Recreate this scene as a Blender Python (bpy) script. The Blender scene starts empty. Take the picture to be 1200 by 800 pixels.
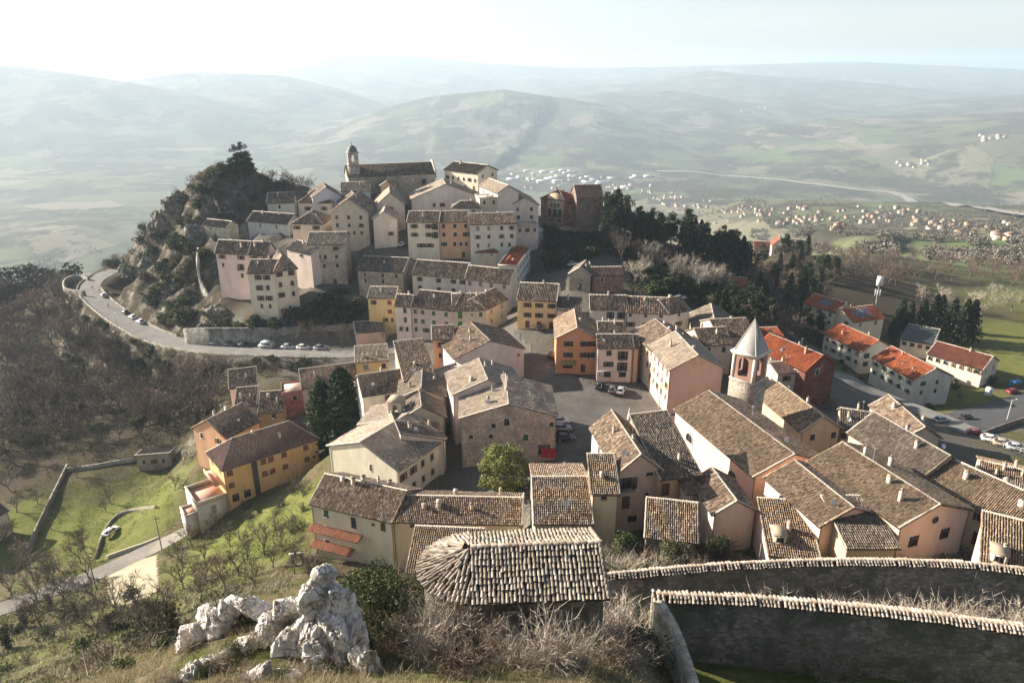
import bpy, math, random
import numpy as np
from mathutils import Matrix, Vector
rad = math.radians
SC = bpy.context.scene
COL = SC.collection

# ------------------------------------------------------------------ camera
# camera stands at the origin on the castle rock, looks along +y; all heights are relative to it
F = 850.0                       # focal length in pixels of the 1200 px wide photograph (25 mm lens)
PITCH = math.atan((400 - 75) / F)
cam_data = bpy.data.cameras.new('camera')
cam_data.sensor_width = 36.0
cam_data.lens = 36.0 * F / 1200.0
cam_data.clip_start = 0.5
cam_data.clip_end = 60000.0
cam = bpy.data.objects.new('camera', cam_data)
cam.location = (0, 0, 0)
cam.rotation_euler = (rad(90) - PITCH, 0, 0)
COL.objects.link(cam)
SC.camera = cam

# ------------------------------------------------------------------ sky and sun
SUN_AZ = rad(69)                # left of the view direction
SUN_EL = rad(22)
world = bpy.data.worlds.new('World')
SC.world = world
world.use_nodes = True
wn = world.node_tree
wn.nodes.clear()
w_out = wn.nodes.new('ShaderNodeOutputWorld')
w_bg = wn.nodes.new('ShaderNodeBackground')
w_sky = wn.nodes.new('ShaderNodeTexSky')
w_sky.sky_type = 'NISHITA'
w_sky.sun_disc = False
w_sky.sun_elevation = SUN_EL
w_sky.sun_rotation = -SUN_AZ    # 0 = +y, positive turns towards +x
w_sky.altitude = 600
w_sky.air_density = 0.9
w_sky.dust_density = 1.8
w_sky.ozone_density = 1.0
w_bg.inputs['Strength'].default_value = 0.066
# thin high cloud all over the sky: the same light, without its colour, in streaks
w_tc = wn.nodes.new('ShaderNodeTexCoord'); w_mp = wn.nodes.new('ShaderNodeMapping'); w_mp.inputs['Scale'].default_value = (1.6, 1.6, 9.0)
w_no = wn.nodes.new('ShaderNodeTexNoise'); w_no.inputs['Scale'].default_value = 1.4; w_no.inputs['Detail'].default_value = 7; w_no.inputs['Roughness'].default_value = 0.62
w_rp = wn.nodes.new('ShaderNodeMapRange'); w_rp.inputs['From Min'].default_value = 0.40; w_rp.inputs['From Max'].default_value = 0.68; w_rp.inputs['To Min'].default_value = 0.15; w_rp.inputs['To Max'].default_value = 0.9
w_bw = wn.nodes.new('ShaderNodeRGBToBW'); w_ml = wn.nodes.new('ShaderNodeMath'); w_ml.operation = 'MULTIPLY'; w_ml.inputs[1].default_value = 1.12
w_mx = wn.nodes.new('ShaderNodeMix'); w_mx.data_type = 'RGBA'
wn.links.new(w_tc.outputs['Generated'], w_mp.inputs['Vector']); wn.links.new(w_mp.outputs[0], w_no.inputs['Vector']); wn.links.new(w_no.outputs['Fac'], w_rp.inputs['Value'])
wn.links.new(w_sky.outputs[0], w_bw.inputs[0]); wn.links.new(w_bw.outputs[0], w_ml.inputs[0])
wn.links.new(w_rp.outputs[0], w_mx.inputs[0]); wn.links.new(w_sky.outputs[0], w_mx.inputs[6]); wn.links.new(w_ml.outputs[0], w_mx.inputs[7])
wn.links.new(w_mx.outputs[2], w_bg.inputs['Color'])
wn.links.new(w_bg.outputs[0], w_out.inputs['Surface'])

sun_data = bpy.data.lights.new('sun', 'SUN')
sun_data.energy = 5.0
sun_data.angle = rad(0.5)
sun_data.color = (1.0, 0.88, 0.72)
sun = bpy.data.objects.new('sun', sun_data)
sun_dir = Vector((-math.sin(SUN_AZ) * math.cos(SUN_EL), math.cos(SUN_AZ) * math.cos(SUN_EL), math.sin(SUN_EL)))
sun.rotation_euler = sun_dir.to_track_quat('Z', 'Y').to_euler()
sun.location = (-60, 40, 80)
COL.objects.link(sun)

vs = SC.view_settings
vs.view_transform = 'Standard'
vs.look = 'None'
vs.exposure = 1.6
vs.gamma = 1.0
vs.use_curve_mapping = False
HAZE_DENSITY = 1.05e-4
HAZE_ANISO = 0.2
HAZE_COLOR = (0.66, 0.83, 1.0)
SC.cycles.max_bounces = 5
SC.cycles.diffuse_bounces = 2
SC.cycles.glossy_bounces = 2
SC.cycles.transmission_bounces = 2
SC.cycles.transparent_max_bounces = 8
SC.cycles.volume_bounces = 0

# ------------------------------------------------------------------ photograph pixel -> point
cp, sp = math.cos(PITCH), math.sin(PITCH)
def ray(px, py):
    u = (px - 600.0) / F
    v = (400.0 - py) / F
    return (u, cp + v * sp, -sp + v * cp)
def on_plane(px, py, z):
    r = ray(px, py)
    k = z / r[2]
    return Vector((r[0] * k, r[1] * k, z))
# the survey heights below were first taken with a longer lens (F0, horizon at 110); K brings its distances over
F0 = 1167.0; P0 = math.atan(290 / F0); c0_, s0_ = math.cos(P0), math.sin(P0); K = F / F0
def survey_depth(px, py, z):
    v = (400.0 - py) / F0
    return z / (-s0_ + v * c0_) * (c0_ + v * s0_)
def at_z(px, py, z):
    return at_d(px, py, K * survey_depth(px, py, z))
def at_o(px, py, d):
    return at_d(px, py, K * d)
def survey_xyz(x, d, z):
    q = d * c0_ - z * s0_
    return at_d(600 + F0 * x / q, 400 - F0 * (d * s0_ + z * c0_) / q, K * d)
def at_d(px, py, d):
    r = ray(px, py)
    k = d / r[1]
    return Vector((r[0] * k, d, r[2] * k))

# ------------------------------------------------------------------ mesh helpers
class MB:
    """collects blocks of vertices and faces, links them as one mesh"""
    def __init__(s):
        s.v = []; s.f = {}; s.n = 0
    def add(s, verts, faces, mat=0):
        verts = np.asarray(verts, dtype=np.float64).reshape(-1, 3)
        for f in faces:
            k = len(f)
            s.f.setdefault((k, mat), []).append(np.asarray(f, dtype=np.int64).reshape(1, k) + s.n)
        s.v.append(verts); s.n += len(verts)
    def add_np(s, verts, faces, mat=0):
        faces = np.asarray(faces, dtype=np.int64)
        if len(faces):
            s.f.setdefault((faces.shape[1], mat), []).append(faces + s.n)
        s.v.append(np.asarray(verts, dtype=np.float64).reshape(-1, 3)); s.n += len(s.v[-1])
    def box(s, x0, y0, z0, x1, y1, z1, mat=0):
        v = [(x0,y0,z0),(x1,y0,z0),(x1,y1,z0),(x0,y1,z0),(x0,y0,z1),(x1,y0,z1),(x1,y1,z1),(x0,y1,z1)]
        s.add(v, [(0,3,2,1),(4,5,6,7),(0,1,5,4),(1,2,6,5),(2,3,7,6),(3,0,4,7)], mat)
    def tube(s, p, q, r0, r1, n=5, mat=0, cap=False):
        p = Vector(p); q = Vector(q); d = (q - p)
        if d.length < 1e-6: return
        d.normalize()
        a = d.orthogonal().normalized(); b = d.cross(a)
        v = []
        for i in range(n):
            t = 2 * math.pi * i / n
            o = a * math.cos(t) + b * math.sin(t)
            v.append(p + o * r0)
        for i in range(n):
            t = 2 * math.pi * i / n
            o = a * math.cos(t) + b * math.sin(t)
            v.append(q + o * r1)
        f = [(i, (i + 1) % n, n + (i + 1) % n, n + i) for i in range(n)]
        if cap: f.append(tuple(range(n, 2 * n)))
        s.add([tuple(x) for x in v], f, mat)
    def lathe(s, prof, n=12, mat=0, cx=0, cy=0, rot=0.0):
        v = []; m = len(prof)
        for i in range(n):
            t = 2 * math.pi * i / n + rot
            for (r, z) in prof:
                v.append((cx + r * math.cos(t), cy + r * math.sin(t), z))
        f = []
        for i in range(n):
            j = (i + 1) % n
            for k in range(m - 1):
                f.append((i * m + k, j * m + k, j * m + k + 1, i * m + k + 1))
        s.add(v, f, mat)
    def mesh(s, name, mats, smooth=False):
        me = bpy.data.meshes.new(name)
        V = np.concatenate(s.v) if s.v else np.zeros((0, 3))
        loops = []; starts = []; mi = []; pos = 0
        for (k, m), arrs in s.f.items():
            A = np.concatenate(arrs)
            loops.append(A.ravel())
            starts.append(pos + np.arange(len(A)) * k)
            mi.append(np.full(len(A), m, dtype=np.int32))
            pos += A.size
        if loops:
            L = np.concatenate(loops).astype(np.int32); S = np.concatenate(starts).astype(np.int32); M = np.concatenate(mi)
            me.vertices.add(len(V)); me.vertices.foreach_set('co', V.astype(np.float32).ravel())
            me.loops.add(len(L)); me.loops.foreach_set('vertex_index', L)
            me.polygons.add(len(S)); me.polygons.foreach_set('loop_start', S)
            me.polygons.foreach_set('material_index', M)
            if smooth: me.polygons.foreach_set('use_smooth', np.ones(len(S), dtype=bool))
        for m in mats: me.materials.append(m)
        me.update(calc_edges=True)
        me.validate()
        return me
    def build(s, name, mats, parent=None, smooth=False):
        if not isinstance(mats, (list, tuple)): mats = [mats]
        return link(name, s.mesh(name, mats, smooth), parent)

def link(name, data, parent=None):
    o = bpy.data.objects.new(name, data)
    COL.objects.link(o)
    if parent is not None: o.parent = parent
    return o
def tag(o, label=None, cat=None, group=None, kind=None):
    if label: o['label'] = label
    if cat: o['category'] = cat
    if group: o['group'] = group
    if kind: o['kind'] = kind
    return o
def thing(name, label, cat, loc=(0, 0, 0), rz=0.0, group=None):
    o = link(name, None)
    o.empty_display_size = 0.5
    o.location = loc; o.rotation_euler = (0, 0, rz)
    return tag(o, label, cat, group)
def copy_tree(o, parent=None):
    c = o.copy(); COL.objects.link(c); c.parent = parent
    for ch in o.children: copy_tree(ch, c)
    return c

# ------------------------------------------------------------------ numpy value noise
def _hash(ix, iy, s):
    h = (ix * 374761393 + iy * 668265263 + s * 974711) & 0x7fffffff
    h = ((h ^ (h >> 13)) * 1274126177) & 0x7fffffff
    return ((h ^ (h >> 16)) & 0xffff) / 65535.0
def vnoise(x, y, s=0):
    ix = np.floor(x).astype(np.int64); iy = np.floor(y).astype(np.int64)
    fx = x - ix; fy = y - iy
    fx = fx * fx * fx * (fx * (fx * 6 - 15) + 10); fy = fy * fy * fy * (fy * (fy * 6 - 15) + 10)
    a = _hash(ix, iy, s); b = _hash(ix + 1, iy, s); c = _hash(ix, iy + 1, s); d = _hash(ix + 1, iy + 1, s)
    return (a * (1 - fx) + b * fx) * (1 - fy) + (c * (1 - fx) + d * fx) * fy
def fbm(x, y, s=0, o=4, ridged=False):
    t = 0.0; amp = 0.5
    for i in range(o):
        n = vnoise(x, y, s + i * 17)
        if ridged: n = 1 - np.abs(2 * n - 1)
        t = t + amp * n; amp *= 0.5
        x, y = 1.63 * x + 1.21 * y + 3.1, -1.21 * x + 1.63 * y + 7.7
    return t

# ------------------------------------------------------------------ materials
def nodes_of(name):
    m = bpy.data.materials.new(name)
    m.use_nodes = True
    nt = m.node_tree
    b = nt.nodes['Principled BSDF']
    b.inputs['Specular IOR Level'].default_value = 0.25
    return m, nt, b
def N(nt, t, **kw):
    n = nt.nodes.new(t)
    for k, v in kw.items():
        if k in n.inputs: n.inputs[k].default_value = v
        else: setattr(n, k, v)
    return n
def ramp(nt, fac, stops, mode='LINEAR'):
    r = nt.nodes.new('ShaderNodeValToRGB')
    r.color_ramp.interpolation = mode
    e = r.color_ramp.elements
    while len(e) > 1: e.remove(e[0])
    for i, (p, c) in enumerate(stops):
        if i == 0: el = e[0]; el.position = p
        else: el = e.new(p)
        el.color = (c[0], c[1], c[2], 1)
    nt.links.new(fac, r.inputs[0])
    return r.outputs[0]
def mix(nt, fac, a, b, blend='MIX'):
    n = nt.nodes.new('ShaderNodeMix'); n.data_type = 'RGBA'; n.blend_type = blend
    for sock, val in ((n.inputs[0], fac), (n.inputs[6], a), (n.inputs[7], b)):
        if isinstance(val, (int, float)): sock.default_value = val
        elif isinstance(val, (tuple, list)): sock.default_value = (val[0], val[1], val[2], 1)
        else: nt.links.new(val, sock)
    return n.outputs[2]
def noise(nt, scale, detail=4, vec=None, rough=0.55):
    n = N(nt, 'ShaderNodeTexNoise', Scale=scale, Detail=detail, Roughness=rough)
    if vec is not None: nt.links.new(vec, n.inputs['Vector'])
    return n.outputs['Fac']
def coords(nt, kind='Object', scale=None):
    c = nt.nodes.new('ShaderNodeTexCoord').outputs[kind]
    if scale is not None:
        m = N(nt, 'ShaderNodeMapping'); m.inputs['Scale'].default_value = scale
        nt.links.new(c, m.inputs['Vector']); return m.outputs[0]
    return c
def wpos(nt):
    return nt.nodes.new('ShaderNodeNewGeometry').outputs['Position']
def bump(nt, b, h, strength=0.4, dist=0.05):
    n = N(nt, 'ShaderNodeBump', Strength=strength, Distance=dist)
    nt.links.new(h, n.inputs['Height']); nt.links.new(n.outputs[0], b.inputs['Normal'])
def sc(c, k): return tuple(min(1.0, x * k) for x in c)

TILE_K = 0.9          # scales every tile colour; lowered to deepen the shade on roofs
_mc = {}
def cached(fn):
    def w(*a):
        k = (fn.__name__,) + a
        if k not in _mc: _mc[k] = fn(*a)
        return _mc[k]
    return w
@cached
def plain(name, col, rough=0.7, metal=0.0):
    m, nt, b = nodes_of(name)
    c = coords(nt)
    col_o = ramp(nt, noise(nt, 3.0, 4, c), [(0.3, sc(col, 0.82)), (0.7, sc(col, 1.1))])
    nt.links.new(col_o, b.inputs['Base Color'])
    b.inputs['Roughness'].default_value = rough; b.inputs['Metallic'].default_value = metal
    return m
@cached
def plaster(col, dirt=0.3):
    m, nt, b = nodes_of('plaster')
    p = wpos(nt)
    st = N(nt, 'ShaderNodeMapping'); st.inputs['Scale'].default_value = (0.45, 0.45, 0.16)
    nt.links.new(p, st.inputs['Vector'])
    f1 = noise(nt, 1.0, 5, st.outputs[0], 0.65)           # rain streaks run down the wall
    f2 = noise(nt, 0.35, 5, p, 0.6)                       # large patches of repair
    f3 = noise(nt, 9.0, 3, p)
    c1 = ramp(nt, f1, [(0.3, sc(col, 1 - dirt)), (0.6, col)])
    c2 = mix(nt, ramp(nt, f2, [(0.52, (0, 0, 0)), (0.66, (1, 1, 1))]), c1, tuple(0.6 * a + 0.4 * g for a, g in zip(col, (0.42, 0.38, 0.33))))
    c3 = mix(nt, 0.25, c2, ramp(nt, f3, [(0.3, sc(col, 0.7)), (0.7, sc(col, 1.12))]))
    nt.links.new(c3, b.inputs['Base Color'])
    b.inputs['Roughness'].default_value = 0.9
    bump(nt, b, f3, 0.25, 0.03)
    return m
@cached
def stone(col, scale=2.4, moss=0.0):
    m, nt, b = nodes_of('stone')
    p = wpos(nt)
    mp = N(nt, 'ShaderNodeMapping'); mp.inputs['Scale'].default_value = (scale, scale, scale * 1.7)
    nt.links.new(p, mp.inputs['Vector'])
    v = N(nt, 'ShaderNodeTexVoronoi', Scale=1.0, Randomness=0.9); v.feature = 'DISTANCE_TO_EDGE'
    nt.links.new(mp.outputs[0], v.inputs['Vector'])
    v2 = N(nt, 'ShaderNodeTexVoronoi', Scale=1.0, Randomness=0.9)
    nt.links.new(mp.outputs[0], v2.inputs['Vector'])
    bw = N(nt, 'ShaderNodeRGBToBW'); nt.links.new(v2.outputs['Color'], bw.inputs[0])
    c = ramp(nt, bw.outputs[0], [(0.15, sc(col, 0.62)), (0.5, col), (0.85, sc(col, 1.35))])
    c = mix(nt, ramp(nt, v.outputs['Distance'], [(0.02, (1, 1, 1)), (0.09, (0, 0, 0))]), c, sc(col, 0.75))
    big = noise(nt, 0.3, 5, p, 0.65)
    c = mix(nt, ramp(nt, big, [(0.42, (0, 0, 0)), (0.62, (0.75, 0.75, 0.75))]), c, sc(col, 0.5))
    if moss: c = mix(nt, ramp(nt, noise(nt, 0.6, 5, p), [(0.5, (0, 0, 0)), (0.62, (moss,) * 3)]), c, (0.07, 0.09, 0.03))
    nt.links.new(c, b.inputs['Base Color'])
    b.inputs['Roughness'].default_value = 0.95
    bump(nt, b, ramp(nt, v.outputs['Distance'], [(0.0, (0, 0, 0)), (0.12, (1, 1, 1))]), 0.6, 0.06)
    return m
@cached
def tiles(cols, lichen=0.35):
    """every tile is an island with its own shade"""
    m, nt, b = nodes_of('roof_tiles')
    g = nt.nodes.new('ShaderNodeNewGeometry')
    cols = tuple(sc(c, TILE_K) for c in cols); n = len(cols)
    c = ramp(nt, g.outputs['Random Per Island'], [(i / n, cols[i]) for i in range(n)], 'CONSTANT')
    p = g.outputs['Position']
    big = noise(nt, 0.45, 5, p, 0.6)
    avg = tuple(sum(k[i] for k in cols) / n for i in range(3))
    c = mix(nt, ramp(nt, big, [(0.4, (0, 0, 0)), (0.65, (0.6, 0.6, 0.6))]), c, sc(avg, 0.55))
    li = noise(nt, 3.5, 5, p, 0.7)
    c = mix(nt, ramp(nt, li, [(0.55, (0, 0, 0)), (0.7, (lichen,) * 3)]), c, (0.30, 0.28, 0.235))
    nt.links.new(c, b.inputs['Base Color'])
    b.inputs['Roughness'].default_value = 0.9
    bump(nt, b, noise(nt, 12, 3, p), 0.3, 0.02)
    return m
@cached
def foliage(cols, trans=0.25):
    m, nt, b = nodes_of('leaves')
    g = nt.nodes.new('ShaderNodeNewGeometry')
    n = len(cols)
    c = ramp(nt, g.outputs['Random Per Island'], [(i / max(1, n - 1), cols[i]) for i in range(n)])
    oi = nt.nodes.new('ShaderNodeObjectInfo')
    hv = N(nt, 'ShaderNodeHueSaturation'); hv.inputs['Saturation'].default_value = 0.95
    mm = N(nt, 'ShaderNodeMapRange'); mm.inputs['To Min'].default_value = 0.75; mm.inputs['To Max'].default_value = 1.25
    nt.links.new(oi.outputs['Random'], mm.inputs['Value']); nt.links.new(mm.outputs[0], hv.inputs['Value'])
    nt.links.new(c, hv.inputs['Color'])
    nt.links.new(hv.outputs[0], b.inputs['Base Color'])
    b.inputs['Roughness'].default_value = 0.75
    if trans:
        t = N(nt, 'ShaderNodeBsdfTranslucent'); nt.links.new(hv.outputs[0], t.inputs['Color'])
        ms = N(nt, 'ShaderNodeMixShader'); ms.inputs[0].default_value = trans
        nt.links.new(b.outputs[0], ms.inputs[1]); nt.links.new(t.outputs[0], ms.inputs[2])
        nt.links.new(ms.outputs[0], nt.nodes['Material Output'].inputs['Surface'])
    return m
@cached
def glass():
    m, nt, b = nodes_of('window_glass')
    b.inputs['Base Color'].default_value = (0.018, 0.022, 0.026, 1)
    b.inputs['Roughness'].default_value = 0.12
    b.inputs['Specular IOR Level'].default_value = 0.5
    return m
@cached
def paint(col):
    m, nt, b = nodes_of('car_paint')
    c = ramp(nt, noise(nt, 2.0, 3, coords(nt)), [(0.3, sc(col, 0.9)), (0.7, sc(col, 1.05))])
    nt.links.new(c, b.inputs['Base Color'])
    b.inputs['Roughness'].default_value = 0.28
    b.inputs['Specular IOR Level'].default_value = 0.5
    b.inputs['Coat Weight'].default_value = 0.4
    return m
# ------------------------------------------------------------------ palettes
WHITE = (0.70, 0.645, 0.565); CREAM = (0.64, 0.56, 0.44); YELLOW = (0.64, 0.47, 0.24); ORANGE = (0.56, 0.29, 0.14)
PEACH = (0.64, 0.43, 0.28); PINK = (0.62, 0.43, 0.36); ROSE = (0.66, 0.56, 0.51); TAN = (0.52, 0.40, 0.28); GREY = (0.48, 0.44, 0.385)
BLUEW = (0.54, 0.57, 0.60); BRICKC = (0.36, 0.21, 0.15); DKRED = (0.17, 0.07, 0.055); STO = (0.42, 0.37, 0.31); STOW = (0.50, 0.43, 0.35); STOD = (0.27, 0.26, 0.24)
OLD = ((0.27, 0.20, 0.145), (0.16, 0.115, 0.085), (0.36, 0.28, 0.205), (0.23, 0.155, 0.105), (0.45, 0.375, 0.29), (0.12, 0.09, 0.07), (0.32, 0.21, 0.14))
WARM = ((0.34, 0.25, 0.168), (0.24, 0.17, 0.115), (0.43, 0.33, 0.235), (0.18, 0.13, 0.092), (0.37, 0.265, 0.18), (0.30, 0.225, 0.16))
PALE = ((0.44, 0.37, 0.29), (0.36, 0.30, 0.24), (0.50, 0.43, 0.35), (0.33, 0.25, 0.19), (0.47, 0.40, 0.32), (0.28, 0.22, 0.17))
GREYT = ((0.19, 0.155, 0.125), (0.12, 0.10, 0.082), (0.25, 0.21, 0.165), (0.17, 0.13, 0.10), (0.32, 0.275, 0.22), (0.21, 0.15, 0.11))
REDT = ((0.47, 0.135, 0.055), (0.52, 0.165, 0.07), (0.42, 0.115, 0.05), (0.50, 0.15, 0.065), (0.38, 0.12, 0.06))
DREDT = ((0.30, 0.10, 0.065), (0.26, 0.085, 0.06), (0.34, 0.125, 0.08), (0.23, 0.09, 0.065))
BROWNT = ((0.21, 0.135, 0.11), (0.17, 0.11, 0.095), (0.25, 0.16, 0.13), (0.19, 0.13, 0.11))
BR = (0.13, 0.07, 0.04); GN = (0.03, 0.12, 0.07); DK = (0.07, 0.055, 0.045); GY = (0.28, 0.28, 0.27); OB = (0.26, 0.10, 0.04); BLU = (0.05, 0.09, 0.14)

# ------------------------------------------------------------------ the houses
# p0, p1: left and right end of the eaves of the wall towards the castle (photo pixels), zg ground, ze eaves height
# roof: x ridge along that wall, y ridge at right angles, hx / hy hipped both ends, hyf hipped at far end, sf/sb/sl/sr lean-to falling to front/back/left/right, flat
HOUSES = []
S = 1.12   # metres per unit of the height survey below
def H(name, label, p0, p1, zg, ze, roof, rise, wall, tile, wins=(), dep=None, ry=None, cat='house', group=None, **kw):
    zg *= S; ze *= S; rise *= S; hh = ze - zg
    if dep is not None: dep *= S * .82
    ze = at_z((p0[0] + p1[0]) / 2, (p0[1] + p1[1]) / 2, ze).z; zg = ze - hh
    a = on_plane(p0[0], p0[1], ze); b = on_plane(p1[0], p1[1], ze)
    d = b - a; w = math.hypot(d.x, d.y); yaw = math.atan2(d.y, d.x)
    if dep is None:
        mid = (a + b) / 2
        r = on_plane((p0[0] + p1[0]) / 2, ry, ze + rise)
        dep = max(6.0, min(15.0, (r.y - mid.y) * math.cos(yaw) * (1.0 if roof == 'sf' else 2.0)))
    u = Vector((math.cos(yaw), math.sin(yaw), 0)); v = Vector((-math.sin(yaw), math.cos(yaw), 0))
    c = a + u * (w / 2) + v * (dep / 2); c.z = zg
    HOUSES.append(dict(name=name, label=label, a=a, u=u, v=v, c=c, w=w, dep=dep, yaw=yaw, zg=zg, h=ze - zg, roof=roof, rise=rise,
                       wall=wall, tile=tile, wins=wins, cat=cat, group=group, kw=kw, far=c.y))

# ---- top of the hill
H('hilltop_church', 'long grey stone church with domed bell turret crowning the old town hill', (408,207), (510,202.5), -38, -28, 'x', 3.2, ('s', STO), GREYT, (('f',[.86],1,'o',dict(top=3.2,w=1.6,h=2.2)),), dep=13, cat='church', chim=0, parapet=1)
H('long_building', 'long white building with a row of upper windows beside the hilltop church', (521,198.5), (560,203), -38, -27, 'x', 2.2, ('p', WHITE), WARM, (('f',6,1,'o',dict(top=3.0)),('f',4,1,'o',dict(top=6.0)),('r',2,1,'o')), dep=13, cat='building')
H('stepped_house', 'bright white house with pale tiled roof stepping down below the long white building', (562,217.5), (583,226), -42, -31, 'x', 2.2, ('p', WHITE), PALE, (('f',2,1,'o'),), dep=9)
H('corner_house', 'white house with small front gable above the round bastion terrace', (598,241), (631,240), -43, -35.7, 'y', 2.6, ('p', WHITE), PALE, (('f',2,2,'o',dict(w=1.0)),('l',2,1,'o')), dep=20)
H('gabled_house', 'wide white house with low front gable and pale orange roof slope', (482.5,233), (563,230.5), -42, -34, 'y', 4.6, ('p', WHITE), PALE, (('f',[.32,.44,.62,.8],1,'o',dict(top=2.6,w=1.0)),), dep=14)
H('annex_house', 'small low white house with dark roof in front of the wide gabled house', (530,243), (563,243), -42, -35.6, 'hx', 1.6, ('p', WHITE), GREYT, (('f',2,1,'o',dict(w=.7,h=.8)),), dep=7)
H('arched_house', 'cream house with two small windows tucked beside the stepped house', (562,233), (584,232), -42, -33.0, 'flat', 0.2, ('p', CREAM), PALE, (('f',2,1,'o',dict(top=1.4,w=.8)),), dep=8)
H('narrow_house', 'narrow white house with a blank gable wall and one shuttered window', (437,256.5), (464,256), -46.5, -37.9, 'y', 2.4, ('p', WHITE), PALE, (('f',[.74],1,'s',dict(top=5.4,w=1.0)),), dep=11)
H('upper_narrow_house', 'slim house with pale roof slope uphill behind the narrow white house', (441,240), (474,239), -43, -35.2, 'y', 3.8, ('p', ROSE), PALE, (('f',[.5],1,'o'),('r',2,2,'o')), dep=20)
H('peach_attic_house', 'tiny peach gabled house squeezed below the hilltop church wall', (446,217), (461,217), -40, -30.6, 'y', 1.4, ('p', PEACH), WARM, (('f',[.5],1,'o',dict(w=.7)),), dep=7)
H('tall_white_house', 'white three storey house with brown shutters and small balconies', (477,260), (514,260), -48.4, -37.6, 'x', 2.0, ('p', WHITE), OLD, (('f',[.22,.68],2,'s',dict(w=1.2)),('f',[.42,.68],1,'s',dict(top=8.2,w=1.5)),('f',[.88],2,'b',dict())), ry=247, balcony=1)
H('ochre_house', 'ochre three storey house between two white houses in the middle of the hill', (514.6,260), (550,259.5), -49, -37.7, 'x', 2.0, ('p', (0.58,0.38,0.22)), OLD, (('f',[.14,.52,.88],2,'o',dict(w=1.1)),('f',[.14,.5,.7,.88],1,'o',dict(top=7.8)),('f',[.78],1,'d',dict())), ry=247)
H('balcony_house', 'white house with long iron balcony next to the ochre house', (551,263), (605,261.5), -47.8, -38.2, 'x', 2.0, ('p', (0.66,0.62,0.56)), OLD, (('f',[.16,.9],2,'o',dict(w=1.1)),('f',[.4,.68],2,'o',dict(w=1.0)),('f',[.16,.4,.68,.85],1,'o',dict(top=7.4,w=.8))), ry=246, balcony=2)
H('bastion_house', 'low white house with three windows on the curved bastion', (605,266), (631,265), -48, -41.0, 'flat', 0.2, ('p', ROSE), GREYT, (('f',3,1,'o',dict(w=.8,top=1.3)),), dep=8)
H('turret_house', 'small round turret with pink pyramid roof behind the long curved row', (558,295), (582,295), -54, -46.6, 'pyr', 2.4, ('p', CREAM), DREDT, (('f',[.25,.75],1,'o',dict(w=.6,h=.6,top=1.0)),), dep=6.5, chim=0)
H('blue_shadow_building', 'tall building with side wall in the blue of its shade and flat orange terrace roof', (584,311.4), (606,312.5), -58, -46.6, 'flat', 0.3, ('p', BLUEW), REDT, (('r',6,3,'s',dict(w=1.0,sh=BLU)),), dep=28, cat='building', terr=1)  # blue of the shaded facade is put into the wall colour
H('long_row_house', 'long white row house with small shuttered windows behind the curved row', (483,321), (545,325.5), -57.5, -50.2, 'x', 3.0, ('p', WHITE), OLD, (('f',[.14,.5,.78,.95],1,'s',dict(w=.9)),('f',[.14,.5,.78],1,'o',dict(top=4.5,w=1.2))), ry=306)
H('row_end_house', 'white end house of the long row with four small pink shutters', (545.5,325.5), (596,331), -59.5, -50.3, 'x', 3.0, ('p', WHITE), OLD, (('f',[.1,.35,.6,.9],1,'c',dict(w=1.0,sh=(.34,.2,.17))),), ry=313)
H('grey_stone_house', 'grey stone house with dark roof in the shade below the narrow white house', (419,316), (472,318.5), -55, -49.6, 'x', 2.6, ('s', STO), GREYT, (('f',[.16,.55,.85],1,'o',dict(w=.9)),('f',[.16,.55],1,'o',dict(top=3.6,w=.9))), ry=301)
H('curved_row_house', 'narrow white end house with green shutters at the corner of the curved row', (463,357.5), (481,358.5), -62.5, -53.2, 'x', 2.2, ('p', WHITE), OLD, (('f',[.62],2,'c',dict(w=.9,h=1.6,sh=GN)),('f',[.3,.7],1,'o',dict(top=7.4,w=.8))), ry=345)
H('curved_row_main_house', 'long grey plastered row with green shutters curving along the street', (481.5,358.5), (530,363.5), -62.5, -53.3, 'x', 2.6, ('p', GREY), OLD, (('f',[.1,.28,.55,.85],2,'c',dict(w=1.1,sh=(.10,.13,.10))),('f',[.1,.35,.7],1,'o',dict(top=7.2,w=1.0))), ry=341)
H('curved_row_shop_house', 'grey plastered row house with bright green balcony doors beside the curved row', (530.5,363.5), (569,362.5), -61.5, -53.4, 'x', 2.6, ('p', GREY), OLD, (('f',[.22],2,'c',dict(w=1.3,h=2.0,sh=(.03,.2,.1))),('f',[.58],2,'o',dict(w=.6,h=.6)),('f',[.85],1,'c',dict(sh=GN)),('r',3,2,'c',dict(sh=(.14,.16,.13)))), ry=344)
H('curved_row_corner_house', 'grey corner house closing the curved row towards the uphill street', (569.5,362), (594,350), -60.5, -53.3, 'x', 2.4, ('p', GREY), OLD, (('f',[.25,.75],2,'c',dict(w=.9,sh=(.14,.16,.13))),), dep=10)
H('yellow_annex_house', 'small yellow house with brown windows stuck to the curved row', (431,348.5), (463,349), -63, -53.0, 'x', 1.8, ('p', YELLOW), PALE, (('f',[.2],1,'o',dict(w=.9)),('f',[.78],2,'c',dict(w=1.3,sh=OB)),('f',[.6,.85],1,'o',dict(top=7.2,w=.8))), ry=336)
H('pink_garage', 'low pink garage under the yellow house', (417,390), (451,387), -64.5, -60.5, 'sf', 0.8, ('p', PINK), GREYT, (('r',[.5],1,'g',dict(top=1.8,w=2.2,h=2.2)),), dep=8, cat='garage', chim=0)
H('low_tower_house', 'small cream rooftop house between grey stone house and long row', (455,324), (474,324), -58, -52.0, 'sf', 0.5, ('p', CREAM), PALE, (('f',[.5],1,'o',dict(w=.9)),), dep=6)

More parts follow.
